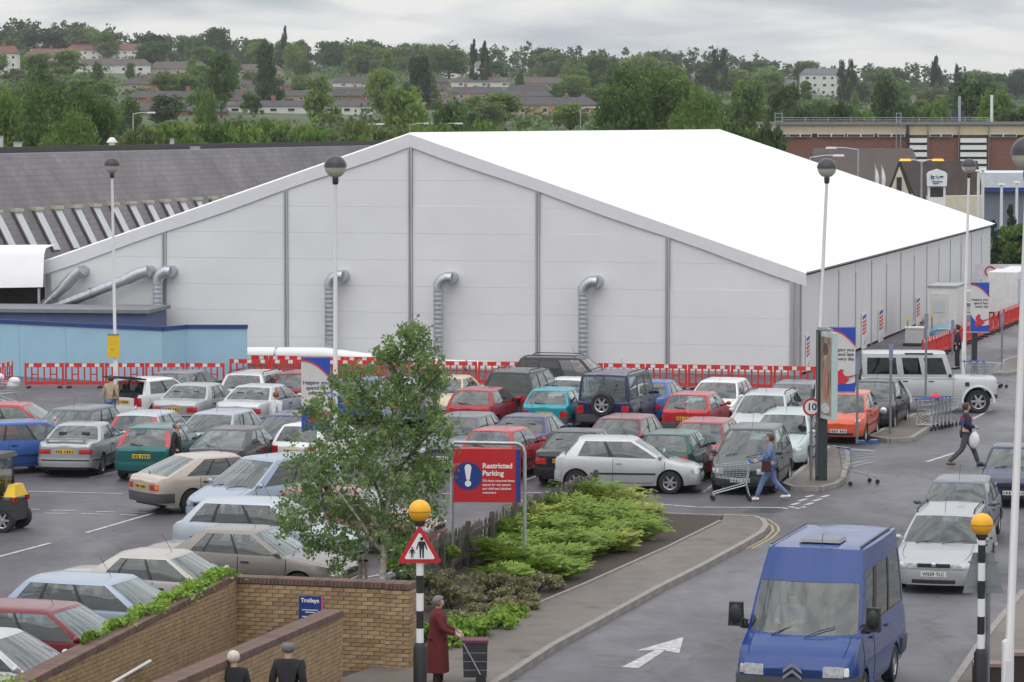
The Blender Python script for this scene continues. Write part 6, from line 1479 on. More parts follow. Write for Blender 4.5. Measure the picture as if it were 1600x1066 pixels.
# sign on the wall
n_ = -DD; sp = wa + EE * 1.42 - DD * .185; sgn = thing('trolley_sign', 'blue Trolleys sign with pink edge fixed to the brick wall', 'sign', (sp.x, sp.y, .72), math.atan2(EE.y, EE.x))
q = MB(); q.box((0, 0, .30), (.46, .02, .62)); q.build('board', BLUE, sgn); q = MB(); q.box((.215, -.013, .30), (.035, .01, .62)); q.build('pink_edge', mat('pink_edge', (.62, .08, .16), .5), sgn)
text('Trolleys', .105, WHITE, sgn, (-.02, -.012, .53), bold=.03)
for z in (.36, .32, .24, .20, .12): q = MB(); q.box((-.02, -.012, z), (.3 if z not in (.32, .2) else .18, .006, .014)); q.build('small_print', WHITE, sgn)
# handrail on the inner face of the left wall
hr = thing('handrail', 'white tubular handrail on the inside of the ivy wall', 'handrail', (wa.x, wa.y, 0))
def hp_(d_, z): p_ = -DD * d_ + EE * .10; return (p_.x, p_.y, z)
q = MB(); q.tube([hp_(4.6, .82), hp_(11.0, .45)], .028, 8); q.build('rail', WHITE, hr, 40)
for d_ in (5.4, 7.4, 9.4): q = MB(); z = lerp(.82, .45, (d_ - 4.6) / 6.4); a = Vector(hp_(d_, z - .02)); q.tube([a, a + Vector((-EE.x * .1, -EE.y * .1, -.06))], .014, 6); q.build('bracket', WHITE, hr, 40)
# low dark wall at the lower right
lw = G(1512, 1068); t = thing('low_wall', 'low dark brown stepped wall at the lower right corner', 'wall', (lw.x, lw.y - .6, 0), R(-3))
DBR = mat('dark_brown_brick', (.045, .03, .026), .85, var=.3, scale=8, bump=.3)
for x0, x1, h in ((0, .66, .42), (.66, 2.2, .62)):
    q = MB(); q.box(((x0 + x1) / 2, 0, h / 2), (x1 - x0 - .004, .3, h)); q.build('wall_block', DBR, t); q = MB(); q.box(((x0 + x1) / 2, 0, h + .03), (x1 - x0 - .004, .36, .06)); q.build('coping', mat('pale_coping', (.26, .19, .17), .8), t)
# weathered paling fence along the bed
PALE = [mat('weathered_paling_%d' % i, c, .9, var=.35, scale=7, streak=(4, 4, .5)) for i, c in enumerate(((.12, .105, .09), (.15, .13, .115), (.095, .085, .075)))]
fa, fb_ = G(926, 802), G(640, 930); fd = (fb_ - fa); FL = fd.length; fd.normalize(); fz = math.atan2(fd.y, fd.x)
fn = thing('paling_fence', 'weathered grey paling fence behind the green shrubs', 'fence', (fa.x, fa.y, 0), fz)
n = int(FL / .125)
for k_ in range(n):
    h = 1.0 + rnd.uniform(-.05, .05) + (.06 if k_ % 7 == 0 else 0); q = MB(); w_ = .1
    q.add([(-w_ / 2, -.01, 0), (w_ / 2, -.01, 0), (w_ / 2, -.01, h - .05), (0, -.01, h), (-w_ / 2, -.01, h - .05), (-w_ / 2, .012, 0), (w_ / 2, .012, 0), (w_ / 2, .012, h - .05), (0, .012, h), (-w_ / 2, .012, h - .05)],
          [(0, 1, 2, 3, 4), (9, 8, 7, 6, 5), (0, 5, 6, 1), (1, 6, 7, 2), (2, 7, 8, 3), (3, 8, 9, 4), (4, 9, 5, 0)])
    q.build('paling', rnd.choice(PALE), fn, loc=(k_ * .125, 0, 0), rot=(rnd.uniform(-.05, .05), rnd.uniform(-.05, .05), 0))
for z in (.3, .8): q = MB(); q.box((FL / 2, .04, z), (FL, .04, .08)); q.build('rail', PALE[2], fn)
for k_ in range(int(FL / 1.8) + 1): q = MB(); q.box((k_ * 1.8, .09, .55), (.09, .09, 1.1)); q.build('post', PALE[2], fn)
# ================================================================ plants
GL = [leafmat('leaf_%d' % i, c) for i, c in enumerate(((.105, .18, .044), (.145, .24, .05), (.195, .285, .06), (.075, .125, .042), (.05, .085, .042), (.16, .21, .07)))]
BARK = mat('bark', (.10, .08, .065), .9, var=.35, scale=5, bump=.5, bscale=14)
BIRCHB = mat('birch_bark', (.52, .46, .40), .8, var=.45, scale=6, streak=(1, 1, 3))
def leaf_mesh(pts, size, name, up=.35, r=None, droop=0.0):
    """one small folded leaf (two triangles) at every point"""
    r = r or rnd; vs = []; fs = []
    for i, p in enumerate(pts):
        s = size * r.uniform(.6, 1.25)
        n = Vector((r.gauss(0, 1), r.gauss(0, 1), r.gauss(0, 1) + up)); n.normalize()
        a = n.orthogonal().normalized(); b = n.cross(a); t = r.uniform(0, 6.283); u = a * math.cos(t) + b * math.sin(t); w = n.cross(u)
        if droop: u = (u + Vector((0, 0, -droop))).normalized(); w = n.cross(u).normalized()
        o = len(vs); P_ = Vector(p)
        vs += [(P_ - u * s * .5).to_tuple(), (P_ + w * s * .36 + n * s * .08).to_tuple(), (P_ + u * s * .5).to_tuple(), (P_ - w * s * .36 + n * s * .08).to_tuple()]
        fs += [(o, o + 1, o + 2), (o, o + 2, o + 3)]
    me = bpy.data.meshes.new(name); me.from_pydata(vs, [], fs); me.materials.append(None); me.update(); return me
def clump_points(r, clumps, n):
    out = []; vol = [c[3] ** 2 for c in clumps]; tot = sum(vol)
    for c, v in zip(clumps, vol):
        for _ in range(int(n * v / tot)):
            d = Vector((r.gauss(0, 1), r.gauss(0, 1), r.gauss(0, 1))).normalized() * c[3] * (r.random() ** .42)
            out.append((c[0] + d.x, c[1] + d.y, c[2] + d.z * (c[4] if len(c) > 4 else .8)))
    return out
def crown_clumps(r, kind, n):
    """unit tree: height 1, crown width 1"""
    cl = []
    for i in range(n):
        if kind == 'round':
            z = r.uniform(.24, .88); w = .44 * math.sqrt(max(.05, 1 - ((z - .56) / .46) ** 2)); a = r.uniform(0, 6.28); q_ = w * math.sqrt(r.random()) * .85; cl.append((q_ * math.cos(a), q_ * math.sin(a), z, r.uniform(.10, .19), .85))
        elif kind == 'tall':
            z = r.uniform(.22, .93); w = .36 * (1.05 - z) ** .55; a = r.uniform(0, 6.28); q_ = w * math.sqrt(r.random()); cl.append((q_ * math.cos(a), q_ * math.sin(a), z, r.uniform(.07, .14), 1.1))
        elif kind == 'poplar':
            z = r.uniform(.12, .95); w = .30 * math.sin(math.pi * min(1, z * .9 + .12)) ** .7; a = r.uniform(0, 6.28); q_ = w * math.sqrt(r.random()); cl.append((q_ * math.cos(a), q_ * math.sin(a), z, r.uniform(.08, .13), 1.0))
        elif kind == 'conifer':
            z = r.uniform(.08, .96); w = .46 * (1 - z) + .03; a = r.uniform(0, 6.28); q_ = w * math.sqrt(r.random()); cl.append((q_ * math.cos(a), q_ * math.sin(a), z, r.uniform(.05, .11), .7))
        else:                                             # bush: foliage to the ground
            z = r.uniform(.06, .86); w = .50 * math.sqrt(max(.05, 1 - (z / .98) ** 2)); a = r.uniform(0, 6.28); q_ = w * math.sqrt(r.random()) * .9; cl.append((q_ * math.cos(a), q_ * math.sin(a), z, r.uniform(.09, .18), .8))
    return cl
def trunk_mesh(r, top, spread):
    q = MB(); q.tube([(0, 0, -.03), (r.uniform(-.01, .01), 0, top * .5), (r.uniform(-.02, .02), r.uniform(-.02, .02), top)], [.032, .024, .012], 7)
    for k in range(5):
        a = k * 1.256 + r.uniform(-.3, .3); z0 = top * r.uniform(.45, .8); q.tube([(0, 0, z0), (spread * .4 * math.cos(a), spread * .4 * math.sin(a), z0 + .1), (spread * math.cos(a), spread * math.sin(a), min(.9, z0 + .26))], [.015, .010, .004], 5)
    return q.mesh('trunk', 60)
PROTO = {}
for kind, cnt, n, nl, ls, tt, spd in (('round', 5, 46, 3400, .075, .62, .3), ('tall', 2, 40, 2600, .065, .7, .18), ('poplar', 2, 30, 2200, .065, .8, .1), ('conifer', 2, 44, 2600, .055, .85, .16), ('bush', 4, 40, 3200, .080, .4, .25)):
    PROTO[kind] = []
    for i in range(cnt):
        r = random.Random(100 + i * 7 + len(kind)); cl = crown_clumps(r, kind, n)
        PROTO[kind].append((leaf_mesh(clump_points(r, cl, nl), ls, 'crown', .5, r), trunk_mesh(r, tt, spd)))
BIGP = []
for i in range(3):
    r = random.Random(500 + i); cl = crown_clumps(r, 'round', 60); cl = [(c[0], c[1], c[2], c[3] * .8, c[4]) for c in cl]
    BIGP.append((leaf_mesh(clump_points(r, cl, 9000), .034, 'crown', .5, r), trunk_mesh(r, .62, .3)))
PROTO['big'] = BIGP
def plant(kind, x, y, h, w, label, group, m, name='tree', cat='tree', z=None):
    ch = rnd.choice(PROTO[kind]); z = hillz(x, y) if z is None else z
    t = thing(name, label, cat, (x, y, z), rnd.uniform(0, 6.28), group)
    t.scale = (w, w, h)
    obj('foliage' if cat in ('bush', 'shrub') else 'crown', ch[0], m, t); obj('trunk' if cat == 'tree' else 'stem', ch[1], BARK, t)
    return t
def plant_px(kind, px, ytop, Y, wpx, label, group, m, base=None, **k):
    p = PY(px, ytop, Y); z = hillz(p.x, Y) if base is None else base; return plant(kind, p.x, Y, max(2.0, p.z - z), wpx * Y / FPX, label, group, m, z=z, **k)

# ---- houses on the hillside
def hit(px, py):
    d = ray(px, py); y = 252.0
    while y < 1440:
        t = y / d.y
        if CAMZ + d.z * t <= hillz(d.x * t, y): break
        y += 3.0
    return min(y, 1440)
RT = dict(red=mat('roof_red', (.17, .075, .06), .85, var=.2, scale=.6), brown=mat('roof_brown', (.095, .075, .072), .85, var=.25, scale=.5), grey=mat('roof_grey', (.13, .13, .14), .8, var=.2, scale=.5), dark=mat('roof_dark', (.065, .058, .062), .85, var=.25, scale=.5))
WT = dict(white=mat('render_white', (.66, .65, .62), .8, var=.08, scale=.5), brick=mat('house_brick', (.28, .15, .095), .85, var=.2, scale=.7), buff=mat('house_buff', (.42, .29, .18), .85, var=.2, scale=.7), pink=mat('house_pinkish', (.45, .34, .30), .85, var=.15), grey=mat('house_grey', (.36, .36, .38), .8, var=.12))
def house(x0, x1, yt, ye, yb, roof, wall, label, nwin=None, rows=1, name='terraced_house', cat='house', gable=False, Y=None, flat=False):
    Y = Y or hit((x0 + x1) / 2, yb); k = Y / FPX; a = PY(x0, yb, Y); w = (x1 - x0) * k; h = (yb - ye) * k; rh = max(.6, (ye - yt) * k); dep = max(7.0, min(12, w * .6))
    t = thing(name, label, cat, (a.x, Y, a.z), 0, 'houses on the far hillside'); base = 4.0
    q = MB(); q.box((w / 2, dep / 2, (h - base) / 2), (w, dep, h + base)); q.build('wall', WT[wall], t)
    o = .35
    # what we see of a roof pitched away from us is foreshortened: give it its true rise
    q = MB()
    if flat: q.box((w / 2, dep / 2, h + rh / 2), (w + .3, dep + .3, rh))
    elif gable: q.add([(-o, -o, h), (w + o, -o, h), (w + o, dep + o, h), (-o, dep + o, h), (w / 2, -o, h + rh), (w / 2, dep + o, h + rh)], [(0, 1, 4), (1, 2, 5, 4), (2, 3, 5), (3, 0, 4, 5), (3, 2, 1, 0)])
    else:
        hi = min(dep * .45, w * .2); q.add([(-o, -o, h), (w + o, -o, h), (w + o, dep + o, h), (-o, dep + o, h), (hi * .5, dep / 2, h + rh), (w - hi * .5, dep / 2, h + rh)], [(0, 1, 5, 4), (1, 2, 5), (2, 3, 4, 5), (3, 0, 4), (3, 2, 1, 0)])
    r_ = q.build('roof', RT[roof], t)
    if not flat and w > 8:
        for f in ((.3, .7) if w > 16 else (.5,)): q = MB(); q.box((w * f, dep / 2, h + rh + .4), (.9, .6, 1.3)); q.build('chimney', WT['brick'], r_)
    nwin = max(1, int((nwin or w / 4.2) * (.55 if rows == 1 else 1))); wh = h / rows
    for j in range(rows):
        for i in range(nwin):
            x = (i + .5) * w / nwin; z = j * wh + wh * .52; x += rnd.uniform(-.12, .12) * w / nwin; ww, hh = min(1.9, w / nwin * .5) * rnd.uniform(.6, 1), min(1.3, wh * .45)
            q = MB(); q.box((x, -.03, z), (ww, .08, hh)); wn_ = q.build('window', WFRAME, t); q = MB(); q.box((x, -.08, z), (ww * .82, .04, hh * .78)); q.build('pane', DGLASS, wn_)
HS = [(-20, 26, 72, 84, 120, 'red', 'white', 'white flats with red roof cut by the left edge', 4, 3), (42, 112, 76, 86, 116, 'red', 'pink', 'white-ended flats with red roof second from the left', 5, 3), (101, 226, 68, 79, 94, 'red', 'white', 'long white flats with long red roof', 10, 2),
      (118, 234, 92, 102, 115, 'brown', 'white', 'low white terrace below the long red-roofed flats', 8, 1), (243, 380, 78, 89, 98, 'red', 'white', 'white terrace with dark red roof right of the long flats', 10, 1), (232, 322, 96, 108, 118, 'brown', 'pink', 'brown-roofed terrace below the dark red roof', 6, 1),
      (322, 440, 100, 110, 118, 'brown', 'pink', 'brown-roofed terrace left of the tall dark tree', 7, 1), (475, 532, 86, 95, 104, 'red', 'white', 'small red-roofed house in the middle of the ridge', 4, 1), (690, 766, 96, 105, 123, 'grey', 'white', 'white block with grey roof below the twin poplars', 6, 2), (674, 700, 96, 97, 106, 'grey', 'white', 'small flat white block left of the twin poplars', 2, 1),
      (764, 784, 97, 98, 107, 'grey', 'white', 'small flat white block right of the twin poplars', 2, 1), (188, 305, 122, 132, 140, 'dark', 'buff', 'dark-roofed terrace highest on the left slope', 7, 1), (300, 455, 124, 134, 142, 'dark', 'brick', 'dark-roofed terrace in the middle of the left slope', 9, 1), (190, 268, 160, 172, 178, 'brown', 'white', 'white gabled row nearest the bushes at left', 4, 1),
      (195, 330, 142, 153, 164, 'dark', 'brick', 'long dark roof above the white gabled row', 8, 1), (355, 585, 157, 166, 178, 'dark', 'white', 'long white terrace with dark roof in the valley', 16, 1), (420, 520, 141, 150, 158, 'dark', 'buff', 'dark-roofed row above the long white terrace', 6, 1), (515, 592, 138, 150, 160, 'dark', 'brick', 'brick row right above the long white terrace', 5, 1),
      (630, 700, 133, 142, 150, 'dark', 'pink', 'dark roofs right of the bright round tree', 4, 1), (700, 790, 136, 146, 155, 'dark', 'buff', 'dark roofs left of the orange brick terrace', 5, 1), (662, 770, 152, 162, 172, 'brown', 'brick', 'brick terrace just above the marquee ridge', 6, 1), (770, 935, 152, 164, 181, 'dark', 'buff', 'orange brick terrace with dark roof beside the large tree', 10, 1), (780, 900, 143, 150, 156, 'dark', 'grey', 'roofs behind the orange brick terrace', 6, 1),
      (875, 925, 93, 98, 104, 'brown', 'pink', 'small house on the ridge above the large tree', 3, 1), (1080, 1122, 113, 121, 136, 'grey', 'brick', 'brick house with grey roof right of the large tree', 3, 2), (1140, 1168, 140, 144, 150, 'grey', 'white', 'low white building half hidden right of the large tree', 2, 1), (1253, 1322, 107, 117, 150, 'grey', 'white', 'tall white block with brick stair panel on the right', 5, 3),
      (1225, 1256, 122, 124, 136, 'grey', 'grey', 'grey block touching the tall white block', 2, 1), (1396, 1450, 149, 156, 166, 'brown', 'white', 'red and white house above the factory roof', 4, 1), (1420, 1475, 128, 137, 146, 'brown', 'grey', 'brown-roofed house high on the right', 4, 1), (1572, 1640, 126, 140, 156, 'red', 'brick', 'red-roofed house cut by the right edge', 4, 1), (1320, 1372, 150, 158, 166, 'grey', 'buff', 'pale house left of the dark conifer', 3, 1)]
ROWN = ('lowest', 'second lowest', 'third lowest', 'fourth lowest', 'highest')
ORD = ('first', 'second', 'third', 'fourth', 'fifth', 'sixth')
rh = random.Random(8)
for ri, (yb_, spans) in enumerate(((181, ((200, 290), (292, 352), (590, 655))), (172, ((270, 350), (590, 640), (640, 662))), (163, ((330, 418), (590, 660), (905, 960))), (150, ((250, 300), (345, 420), (590, 632), (790, 860))), (136, ((455, 512), (520, 600), (640, 700), (705, 800), (810, 900))))):
    for ci, (xa, xb_) in enumerate(spans):
        HS.append((xa, xb_, yb_ - rh.uniform(15, 18), yb_ - rh.uniform(6, 8), yb_, rh.choice(('dark', 'brown', 'dark')), rh.choice(('buff', 'brick', 'white', 'pink')), '%s house from the left in the %s row of dark roofs' % (ORD[ci], ROWN[ri]), max(2, int((xb_ - xa) / 14)), 1))
for hspec in HS:
    house(*hspec[:8], nwin=hspec[8], rows=hspec[9], name='apartment_block' if hspec[9] > 1 else 'terraced_house', cat='building' if hspec[9] > 1 else 'house', flat=(hspec[3] - hspec[2]) <= 2)

# ---- gardens, hedges and scrub between the houses: one uncountable mass
r = random.Random(64); allp = []
for i in range(2300):
    px = r.uniform(-60, 1660); Y = 400 + 1000 * r.random() ** .8; x = (px - 800) / FPX * Y; z = hillz(x, Y); py_ = 192 - (z - CAMZ) / Y * FPX; h = r.uniform(1.2, 4.2); w = r.uniform(2, 6)
    if any(q_[0] - 4 < px < q_[1] + 4 and q_[3] - 1 < py_ and py_ - h / Y * FPX < q_[4] - 2 for q_ in HS) and r.random() < .9: continue
    for _ in range(26):
        d = Vector((r.gauss(0, 1), r.gauss(0, 1), r.gauss(0, 1))).normalized() * r.random() ** .4; allp.append((x + d.x * w, Y + d.y * w, z + h * .5 + d.z * h * .55))
tag(obj('garden_scrub', leaf_mesh(allp, 1.15, 'garden_scrub', .6, r), leafmat('leaf_gardens', (.11, .175, .055), .65, .03)), 'green gardens, hedges and scrub between the houses of the hillside', 'scrub', kind='stuff')
# ---- skyline wood: one mass along the ridge, individual trees in front of it
r = random.Random(42); allp = []
for i in range(150):
    px = -80 + i * 11.7 + r.uniform(-6, 6); Y = r.uniform(1385, 1470); x = (px - 800) / FPX * Y; h = r.uniform(9, 15); w = r.uniform(9, 14); z = hillz(x, Y)
    for c in crown_clumps(r, 'bush', 9):
        for _ in range(24):
            d = Vector((r.gauss(0, 1), r.gauss(0, 1), r.gauss(0, 1))).normalized() * (c[3] * 1.35 * r.random() ** .4); allp.append((x + (c[0] + d.x) * w, Y + (c[1] + d.y) * w, z + (c[2] + d.z) * h))
tag(obj('ridge_wood', leaf_mesh(allp, 1.7, 'ridge_wood', .6, r), leafmat('leaf_ridge', (.085, .13, .05), .5, .05)), 'dense dark green wood along the skyline of the hill', 'woodland', kind='stuff')
r = random.Random(77); GS = 'trees scattered over the hillside'
SLOPE = 'rounded green tree among the roofs of the hillside'
nt_ = 0
while nt_ < 285:
    px = r.uniform(-40, 1640); Y = 430 + 930 * r.random() ** .85; x = (px - 800) / FPX * Y
    kind = r.choice(('round', 'round', 'bush', 'bush', 'round', 'tall')); h = max(3.2, min(13, r.uniform(28, 56) * Y / FPX)); w = h * r.uniform(.9, 1.5) * (.65 if kind == 'tall' else 1)
    zb_ = hillz(x, Y); yb_ = 192 - (zb_ - CAMZ) / Y * FPX; yt_ = yb_ - h / Y * FPX; hwp = w / 2 / Y * FPX
    over = any(px + hwp * .8 > q_[0] and px - hwp * .8 < q_[1] and yb_ > q_[3] and yt_ < q_[4] - 2 for q_ in HS)
    if over and r.random() < .80: continue
    nt_ += 1
    zone = 'above the long store roof' if px < 420 else ('above the left half of the marquee' if px < 800 else ('above the right half of the marquee' if px < 1200 else 'above the brick factory'))
    near = 'lower hillside' if Y < 750 else 'upper hillside'; kd = {'round': 'rounded green tree', 'bush': 'low spreading green tree', 'tall': 'narrow upright green tree'}[kind]
    plant(kind, x, Y, h, w, '%s, %s, %s' % (kd, near, zone), 'hillside: %s %s, %s' % (kind, near, zone), GL[r.choice((0, 0, 1, 1, 3, 5, 2))])
RDG = 'tall tree standing out of the wood on the ridge'
for px, yt, Y, w, m in ((20, 46, 1370, 80, 3), (80, 42, 1370, 90, 3), (150, 48, 1375, 90, 3), (235, 52, 1375, 70, 4), (300, 55, 1375, 60, 0), (340, 42, 1375, 50, 3), (400, 60, 1375, 60, 0), (520, 62, 1375, 60, 3), (575, 62, 1375, 60, 3), (640, 66, 1375, 60, 0), (690, 72, 1375, 50, 3), (850, 74, 1375, 36, 4), (1000, 92, 1375, 60, 1), (1050, 82, 1375, 30, 3), (1180, 94, 1375, 60, 3), (1390, 106, 1375, 70, 3), (1540, 112, 1375, 80, 4), (1590, 108, 1375, 50, 4)):
    plant_px('round', px, yt, Y, w, RDG, 'tall ridge trees', GL[m])
for px, yt, Y, w, lab in ((740, 62, 1050, 13, 'left of two slim dark poplars on the ridge'), (757, 64, 1050, 13, 'right of two slim dark poplars on the ridge'), (1118, 76, 1100, 14, 'left of two poplars above the marquee roof'), (1129, 74, 1100, 14, 'right of two poplars above the marquee roof'), (1315, 93, 1000, 13, 'left of two poplars behind the tall white block'), (1330, 92, 1000, 13, 'right of two poplars behind the tall white block'), (1462, 88, 1050, 18, 'single dark poplar on the right ridge'), (444, 40, 1300, 10, 'tiny slim poplar breaking the left skyline'), (1497, 100, 1000, 14, 'slim brownish poplar near the right end of the ridge')):
    plant_px('poplar', px, yt, Y, w * 1.9, lab, 'poplars on the ridge', GL[4])
for px, yt, Y, w, kind, m, lab in ((345, 80, 640, 62, 'round', 0, 'large round tree in front of the dark red roof'), (415, 62, 700, 56, 'tall', 3, 'tall dark tree rising above the left terraces'), (320, 134, 480, 46, 'round', 1, 'bright tree among the dark roofs at left'), (625, 134, 430, 86, 'round', 2, 'bright green round tree left of the marquee ridge'), (600, 108, 600, 60, 'round', 2, 'light green tree behind the bright round one'), (657, 82, 760, 42, 'round', 4, 'very dark round tree left of the twin poplars'), (500, 108, 600, 60, 'bush', 2, 'pale spreading tree in the middle of the slope'), (705, 150, 400, 70, 'round', 0, 'mid green tree above the marquee ridge'), (205, 150, 500, 40, 'round', 0, 'tree beside the white gabled row'),
                                  (1170, 120, 480, 70, 'round', 1, 'mid green tree right of the large one'), (1110, 150, 420, 60, 'round', 3, 'dark tree just right of the large one'), (1225, 128, 520, 60, 'round', 3, 'dark tree below the grey block'), (1385, 118, 430, 66, 'round', 3, 'broad dark tree right of the tall white block'), (1520, 118, 480, 90, 'round', 3, 'broad dark tree near the right edge'), (1560, 140, 430, 70, 'round', 1, 'green tree above the factory chimneys'), (60, 100, 560, 60, 'round', 0, 'tree in front of the left flats'), (60, 84, 640, 40, 'round', 3, 'dark tree against the pinkish flats')):
    plant_px(kind, px, yt, Y, w, lab, None, GL[m])
plant_px('conifer', 1384, 138, 390, 44, 'dark conifer behind the factory railing', None, GL[4])
plant_px('big', 1018, 88, 318, 215, 'largest tree, wide and bushy behind the marquee roof', None, GL[0])
plant_px('big', 975, 118, 306, 130, 'left shoulder tree of the largest one', None, GL[0])
plant_px('big', 1080, 128, 305, 120, 'right shoulder tree of the largest one', None, GL[1])
for px, yt, Y, w, m, lab in ((60, 112, 262, 170, 0, 'big leafy tree behind the left end of the long store'), (-20, 126, 255, 150, 1, 'leafy tree cut by the left edge above the long store'), (140, 122, 268, 120, 0, 'right one of the big trees behind the long store'), (100, 160, 250, 130, 1, 'lower bright tree behind the roof cowl')):
    plant_px('big', px, yt, Y, w, lab, None, GL[m])
r = random.Random(5)
BELT = 'bushy tree in the green belt just behind the marquee and store'
for i in range(46):
    px = 185 + i * 17.5 + r.uniform(-8, 8); Y = r.uniform(255, 320); plant_px('bush', px, r.uniform(174, 200) if px < 800 else r.uniform(180, 205), Y, r.uniform(62, 100), BELT, 'green belt', GL[r.choice((0, 1, 1, 2, 5))], name='bushy_tree')
for i in range(9):
    px = 1085 + i * 15; plant_px('bush', px, r.uniform(165, 190), r.uniform(255, 290), r.uniform(60, 90), 'bushy tree between the marquee ridge end and the factory', 'bushes left of the factory', GL[r.choice((0, 1, 1, 3))], name='bushy_tree')
for i in range(15):
    px = 1235 + i * 27; plant_px('bush', px + r.uniform(-8, 8), r.uniform(148, 172), r.uniform(372, 400), r.uniform(60, 90), 'bushy tree behind the factory roof', 'trees behind the factory', GL[r.choice((0, 1, 3, 3))], name='bushy_tree')
# planting at the right edge beyond the marquee
for px, yb, h, w, kind, m, lab in ((1552, 330, 3.6, 1.7, 'conifer', 4, 'small dark clipped conifer right of the marquee corner'), (1578, 340, 4.6, 2.0, 'conifer', 4, 'taller dark conifer near the right edge'), (1590, 345, 3.6, 3.6, 'bush', 1, 'leafy bush near the right edge'), (1604, 400, 4.0, 3.6, 'bush', 0, 'large bush cut by the right edge')):
    Y = 205 if yb < 380 else 196; x = (px - 800) / FPX * Y; plant(kind, x, Y, h, w, lab, None, GL[m], name='bush' if kind == 'bush' else 'conifer', cat='bush', z=0)
for k_, (y_, lab) in enumerate(((228, 'rear trimmed hedge strip at the right edge'), (217, 'front trimmed hedge strip at the right edge'))):
    t = thing('hedge', lab, 'hedge', (33.0, y_, 0)); rr = random.Random(9 + k_); pts = [(rr.uniform(0, 14), rr.uniform(-.7, .7), 1.1 * rr.random() ** .5) for _ in range(3500)]
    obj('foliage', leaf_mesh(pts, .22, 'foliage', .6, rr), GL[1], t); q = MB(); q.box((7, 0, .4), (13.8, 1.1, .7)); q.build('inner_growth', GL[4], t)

# ---- the birch in front
r = random.Random(21); bx, by = (598 - 800) / 80.0, 62.5
birch = thing('birch_tree', 'young birch with pale forked trunk standing behind the brick wall', 'tree', (bx, by, 0)); kx = by / FPX
def bp(px, py, dy=0.0): p = PY(px, py, by + dy); return Vector((p.x - bx, dy, p.z))
q = MB(); q.tube([(0, 0, 0), bp(598, 905), bp(600, 850), bp(606, 790), bp(614, 720), bp(622, 640), bp(632, 560), bp(640, 505)], [.075, .07, .062, .052, .042, .03, .018, .006], 9); tr_ = q.build('trunk', BIRCHB, birch, 60)
LIMB = [[(598, 862), (582, 846), (560, 810), (530, 770), (500, 740)], [(603, 800), (580, 740), (545, 690), (505, 660)], [(610, 750), (650, 700), (676, 672), (698, 662)], [(616, 700), (590, 640), (560, 600), (540, 575)], [(620, 660), (660, 610), (690, 580)], [(606, 790), (640, 760), (665, 744), (682, 728)], [(628, 600), (606, 560), (590, 545)], [(598, 830), (560, 790), (500, 790), (468, 800)], [(632, 560), (655, 535), (668, 520)]]
for j, L_ in enumerate(LIMB):
    dy = r.uniform(-1.2, 1.2); q = MB(); pts = [bp(x, y, dy * i / (len(L_) - 1)) for i, (x, y) in enumerate(L_)]; q.tube(pts, [.034 * (1 - i / len(pts)) + .006 for i in range(len(pts))], 6); q.build('limb', BIRCHB if j in (0, 7) else BARK, birch, 60)
CL = [(640, 510, 14), (632, 540, 26), (655, 528, 18), (600, 548, 20), (668, 560, 22), (625, 585, 40), (585, 600, 38), (545, 590, 24), (660, 610, 40), (680, 590, 16), (540, 635, 44), (600, 650, 52), (652, 660, 44), (688, 655, 22), (500, 640, 24), (505, 690, 44), (560, 700, 56), (620, 710, 54), (672, 705, 34), (480, 735, 36), (530, 750, 52), (590, 765, 50), (645, 755, 44), (675, 750, 18), (470, 790, 30), (510, 800, 40), (560, 815, 40), (610, 810, 30), (655, 800, 26), (455, 815, 16), (535, 850, 20), (490, 835, 22), (530, 880, 10), (625, 850, 22), (640, 870, 14)]
pts = []; tw = MB()
for (x, y, rad) in CL:
    for _ in range(max(5, int(rad * .95))):                         # sprays of leaves on hanging twigs
        a = r.uniform(0, 6.28); q_ = rad * math.sqrt(r.random()) * 1.08; dy = r.gauss(0, rad * kx * 1.0); c = bp(x + q_ * math.cos(a), y + q_ * math.sin(a) * .95, dy)
        e = c + Vector((r.uniform(-.22, .22), r.uniform(-.22, .22), r.uniform(-.30, -.02))); tw.tube([c, e], [.004, .002], 3, False)
        for k_ in range(19): f = r.random(); p = c.lerp(e, f); pts.append((p.x + r.gauss(0, .055), p.y + r.gauss(0, .055), p.z + r.gauss(0, .055)))
obj('crown', leaf_mesh(pts, .085, 'crown', .3, r, .35), leafmat('birch_leaf', (.185, .28, .095), .5, 2.2, .4), birch)
tag(tw.build('twigs', BARK, birch), kind='stuff')
for px in (563, 572):
    g = PY(px, 905, by + .8); t = thing('tree_stake', ('left' if px < 570 else 'right') + ' pale timber stake beside the birch trunk', 'stake', (g.x, g.y, 0)); q = MB(); q.tube([(0, 0, 0), (0, 0, PY(px, 868, by + .8).z)], .035, 7); q.build('shaft', mat('pale_stake', (.36, .30, .23), .8), t, 40); q = MB(); q.box((0, 0, PY(px, 868, by + .8).z - .1), (.09, .09, .04)); q.build('tie_band', RUBBER, t)

